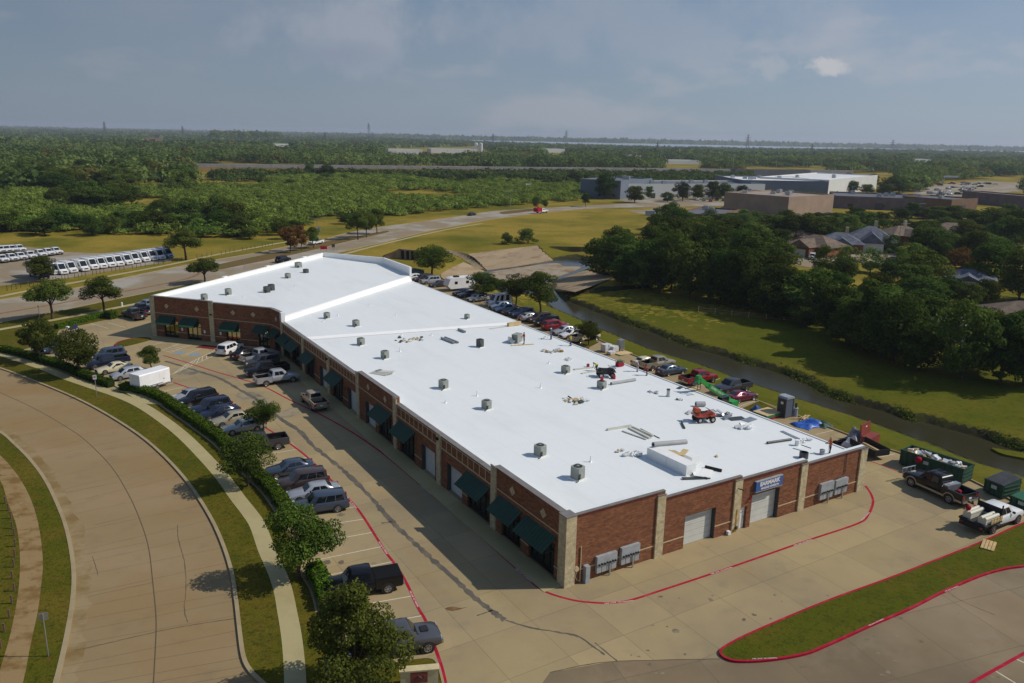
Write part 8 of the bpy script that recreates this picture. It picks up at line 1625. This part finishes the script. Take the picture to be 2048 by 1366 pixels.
for i, (x0, x1, y, yt, lb) in enumerate([(777, 845, 308, 299, 'pale flat industrial hall near the silos, nearer the lake end'), (862, 955, 306, 298, 'white industrial hall beside the twin silos'), (1092, 1130, 305, 298, 'white house on the wooded rise before the lake'), (1258, 1282, 316, 311, 'white roof among trees far to the right'), (1332, 1400, 328, 321, 'pale school-like roof among trees'), (1830, 1872, 324, 319, 'long white roof among the right-hand woods'), (290, 330, 281, 276, 'reddish roof among the far left woods'), (550, 580, 293, 288, 'white hall before the dark pines'), (810, 832, 312, 306, 'small pale roof below the industrial hall')]):
    warehouse((x0, y), (x1, y + (x1 - x0) * .012), 30, yt, whitep if i != 6 else brownw, whiteroof, lb, 0, 0)
def roofed_house(px, py, W, D, ang, roof, wall, label, h=2.9, rh=2.6, garage=True, chimney=True):
    t = thing('house', label, 'house', at(px, py), ang); w_ = MB(); w_.box(-W / 2, W / 2, -D / 2, D / 2, 0, h); w_.build('wall', wall, t)
    e = .6; a, b = W / 2 + e, D / 2 + e; rl = max(W - D, 1.2) / 2
    r = MB(); r.add([(-a, -b, h), (a, -b, h), (a, b, h), (-a, b, h), (-rl, 0, h + rh), (rl, 0, h + rh)], [(0, 1, 5, 4), (1, 2, 5), (2, 3, 4, 5), (3, 0, 4), (0, 3, 2, 1)])
    gw, gd = W * .26, D * .34                         # front gable wing
    r.add([(-gw, -b - gd, h), (gw, -b - gd, h), (gw, -b * .3, h), (-gw, -b * .3, h), (0, -b - gd, h + rh * .72), (0, -b * .18, h + rh * .72)], [(0, 4, 5, 3), (1, 2, 5, 4), (0, 1, 4)])
    ro = r.build('roof', roof, t)
    w2 = MB(); w2.box(-gw + .4, gw - .4, -b - gd + .35, -D / 2 - .01, 0, h - .02); w2.build('wing_wall', wall, t)
    if chimney: c = MB(); c.box(rl - .1, rl + .9, .8, 1.6, h, h + rh + 1.6); c.build('chimney', M['tan_band'] if wall != M['white'] else M['brick'], ro)
    for x in (-W * .38, W * .38):
        q = MB(); q.box(x - .8, x + .8, -D / 2 - .06, -D / 2 - .01, .9, 2.1); q.build('window', M['glass_dark'], t)
    q = MB(); q.box(-gw * .6, gw * .6, -b - gd + .28, -b - gd + .34, .05, 2.2); q.build('garage_door', M['door_white'], t)
shing = mat('grey_shingle', (0.13, 0.14, 0.17), .95, var=.25, scale=.8); shingb = mat('brown_shingle', (0.17, 0.13, 0.10), .95, var=.25, scale=.8)
roofed_house(1737, 497, 15, 13, -.35, shing, whitep, 'largest grey-blue hip roofed house with a pale gable wall', rh=4.4)
roofed_house(1677, 502, 13, 10, -.3, shing, M['brick'], 'grey-blue roofed house left of the largest one, beside the red shrub', rh=3.0)
roofed_house(1632, 508, 14, 11, -.9, shingb, M['brick'], 'brown roofed brick house with a white car on its drive', rh=3.0, chimney=False)
roofed_house(1800, 484, 14, 11, .2, shingb, M['brick'], 'brown roofed house behind the round tree', rh=2.8)
roofed_house(1590, 486, 12, 10, -.9, shingb, tanp, 'brown roof half hidden behind the brick garage house', rh=2.6, chimney=False)
roofed_house(1905, 478, 18, 12, -.2, shingb, whitep, 'wide brown-grey roof among trees at the upper right', rh=3.0)
roofed_house(1932, 577, 11, 9, -.5, shing, whitep, 'pale grey roof low among the right-hand trees', rh=1.8, chimney=False)
roofed_house(2040, 660, 13, 11, -.4, shingb, whitep, 'brown roofed house at the right picture edge behind trees', rh=2.6)
roofed_house(1895, 668, 9, 7, -.4, whiteroof, whitep, 'white roofed carport among the dark trees at the right', rh=.8, chimney=False)
t = thing('garden_shed', 'dark shed with a pale roof at the wood edge beside the lawn', 'shed', at(1588, 633, -.5), -.35)
q = MB(); q.box(-2.6, 2.6, -1.6, 1.6, 0, 2.3); q.build('wall', M['black'], t); q = MB(); q.add([(-2.8, -1.8, 2.3), (2.8, -1.8, 2.3), (2.8, 1.8, 2.3), (-2.8, 1.8, 2.3), (-2.8, 0, 2.75), (2.8, 0, 2.75)], [(0, 1, 5, 4), (2, 3, 4, 5), (0, 4, 3), (1, 2, 5)]); q.build('roof', M['steel'], t)
q = MB(); q.box(3.0, 6.5, -.1, .1, 0, 1.8); q.build('fence_panel', M['grey_box'], t)
# wood fence behind the creek lawn
ft = thing('garden_fence', 'low brown timber fence under the trees beside the dark shed', 'fence', at(1540, 640, -.5), -.45)
for k in range(7): q = MB(); q.box(-14 + k * 3.3, -13.9 + k * 3.3, -.06, .06, 0, 1.2); q.build('post', M['wood'], ft)
q = MB(); [q.box(-14, 6, -.03, .03, z, z + .16) for z in (.35, .8)]; q.build('rail', brownw, ft)
# silos
t = thing('silo_pair', 'pair of white silos rising above the woods before the lake', 'silo', at(957, 307))
for k in (0, 1): q = MB(); q.cyl((k * 9 - 4.5, 0, 0), 3.4, 19, 16); q.cyl((k * 9 - 4.5, 0, 19.01), 3.4, 1.2, 16, r2=1); q.build('silo_body', whitep, t, 40)
# pylons
M['pylon'] = mat('pylon_steel', (0.20, 0.19, 0.19), .6, metal=.3)
def pylon(px, py, top, label, kind=0):
    p_ = at(px, py); h = height_over(p_, top); t = thing('power_pylon', label, 'pylon', p_, -.5, 'power pylons on the skyline'); th = max(.35, .55 / pxm(p_)); b = h * .10; m = MB()
    lev = [0, .25, .5, .7, .85, 1.0]; wd = [b, b * .72, b * .48, b * .32, b * .26, b * .12]
    for i in range(5):
        z0, z1, a0, a1 = lev[i] * h, lev[i + 1] * h, wd[i], wd[i + 1]
        for sx_, sy_ in ((1, 1), (1, -1), (-1, 1), (-1, -1)): m.tube([(sx_ * a0, sy_ * a0, z0), (sx_ * a1, sy_ * a1, z1)], th * .5, 4)
        for s_ in (1, -1): m.tube([(-a0, s_ * a0, z0), (a1, s_ * a1, z1)], th * .35, 4); m.tube([(a0, s_ * a0, z0), (-a1, s_ * a1, z1)], th * .35, 4)
    m.build('lattice_mast', M['pylon'], t)
    for z, w__ in (((.70, .16), (.84, .13)) if kind == 0 else ((.66, .2), (.80, .20), (.95, .12))):
        c = MB(); c.tube([(-w__ * h, 0, z * h + .02 * h), (0, 0, z * h), (w__ * h, 0, z * h + .02 * h)], [th * .3, th * .6, th * .3], 4); c.tube([(-w__ * h, 0, z * h + .02 * h), (0, 0, z * h + .05 * h), (w__ * h, 0, z * h + .02 * h)], th * .3, 4); c.build('cross_arm', M['pylon'], t)
pyl = [(212, 285, 243, 'rusty pylon at the far left skyline, taller than its neighbour'), (367, 286, 252, 'two-legged pylon between the left pylon and the pines'), (651, 296, 264, 'small pylon just right of the dark pines'), (738, 281, 246, 'tallest pylon where the lake begins'), (986, 292, 267, 'small pylon before the open lake near the silos'), (1132, 287, 261, 'branched pylon standing before the lake above the white house'), (1314, 312, 283, 'pylon half sunk in the woods before the lake'), (1494, 301, 269, 'branched pylon above the white roofed warehouse'), (1622, 320, 288, 'slim pylon in the right woods'), (1783, 307, 280, 'branched pylon on the right skyline'), (1936, 310, 291, 'small pylon near the right picture edge')]
for x, y, tp, lb in pyl: pylon(x, y, tp, lb, 1 if 'branched' in lb else 0)
# light poles of the far lots and boulevard
def lightpole(px, py, top, label, arms=1, group='far light poles'):
    p_ = at(px, py); h = height_over(p_, top); t = thing('light_pole', label, 'light pole', p_, 0, group); th = max(.09, .45 / pxm(p_)); q = MB(); q.tube([(0, 0, 0), (0, 0, h)], [th, th * .7], 6); q.build('pole', M['steel'], t)
    for k in range(arms): s_ = 1 - 2 * k; q = MB(); q.tube([(0, 0, h * .985), (s_ * 2.2, 0, h)], th * .6, 5); q.box(min(s_ * 2.0, s_ * 2.9), max(s_ * 2.0, s_ * 2.9), -.2, .2, h - .12, h + .06); q.build('lamp_arm', M['steel'], t)
for x, y, tp, lb, a in [(1021, 424, 383, 'tall double-armed light pole on the far median', 2), (1320, 332, 301, 'thin light pole before the embankment right of the silos', 1), (1465, 344, 311, 'light pole left of the dark railway shed', 1), (1552, 336, 313, 'light pole behind the white roofed warehouse', 1), (1613, 350, 317, 'light pole near the right end of the white roof', 1), (1376, 404, 374, 'light pole between the dark warehouse trees', 2), (635, 474, 436, 'light pole beside the boulevard near the rust trees', 2), (1837, 428, 407, 'utility light pole before the brown warehouse', 2), (1828, 382, 352, 'light pole at the highway car park', 1), (1795, 500, 447, 'timber pole rising among the houses', 1)]: lightpole(x, y, tp, lb, a)
# highway gantry
p_ = at(1886, 367); t = thing('sign_gantry', 'pale highway sign gantry among the right woods', 'gantry', p_, 0); k = pxm(p_)
q = MB(); q.box(-.6, .6, -.4, .4, 0, 15 / k); q.build('post', whitep, t); q = MB(); q.box(.6, 28 / k, -.3, .3, 12 / k, 15.5 / k); q.build('beam', whitep, t)
# ---------------------------------------------------------------- the air
hz_ = MB(); hz_.box(-13400, 13400, -400, 13400, -5, 95); hm = bpy.data.materials.new('air'); hm.use_nodes = True; t_ = hm.node_tree; t_.nodes.clear()
pv = N(t_, 'ShaderNodeVolumePrincipled'); pv.inputs['Color'].default_value = (.78, .86, 1.0, 1); pv.inputs['Density'].default_value = 9.5e-5; pv.inputs['Anisotropy'].default_value = .2
oo = N(t_, 'ShaderNodeOutputMaterial'); t_.links.new(pv.outputs['Volume'], oo.inputs['Volume'])
haze = hz_.build('haze', hm); haze['kind'] = 'stuff'
# ---------------------------------------------------------------- drop prototypes that were never placed
for key, pr in PROTO.items():
    if key not in USED:
        for c in list(pr.children): bpy.data.objects.remove(c)
        bpy.data.objects.remove(pr)
    else:
        for k_ in ('_h', '_w'):
            if k_ in pr: del pr[k_]
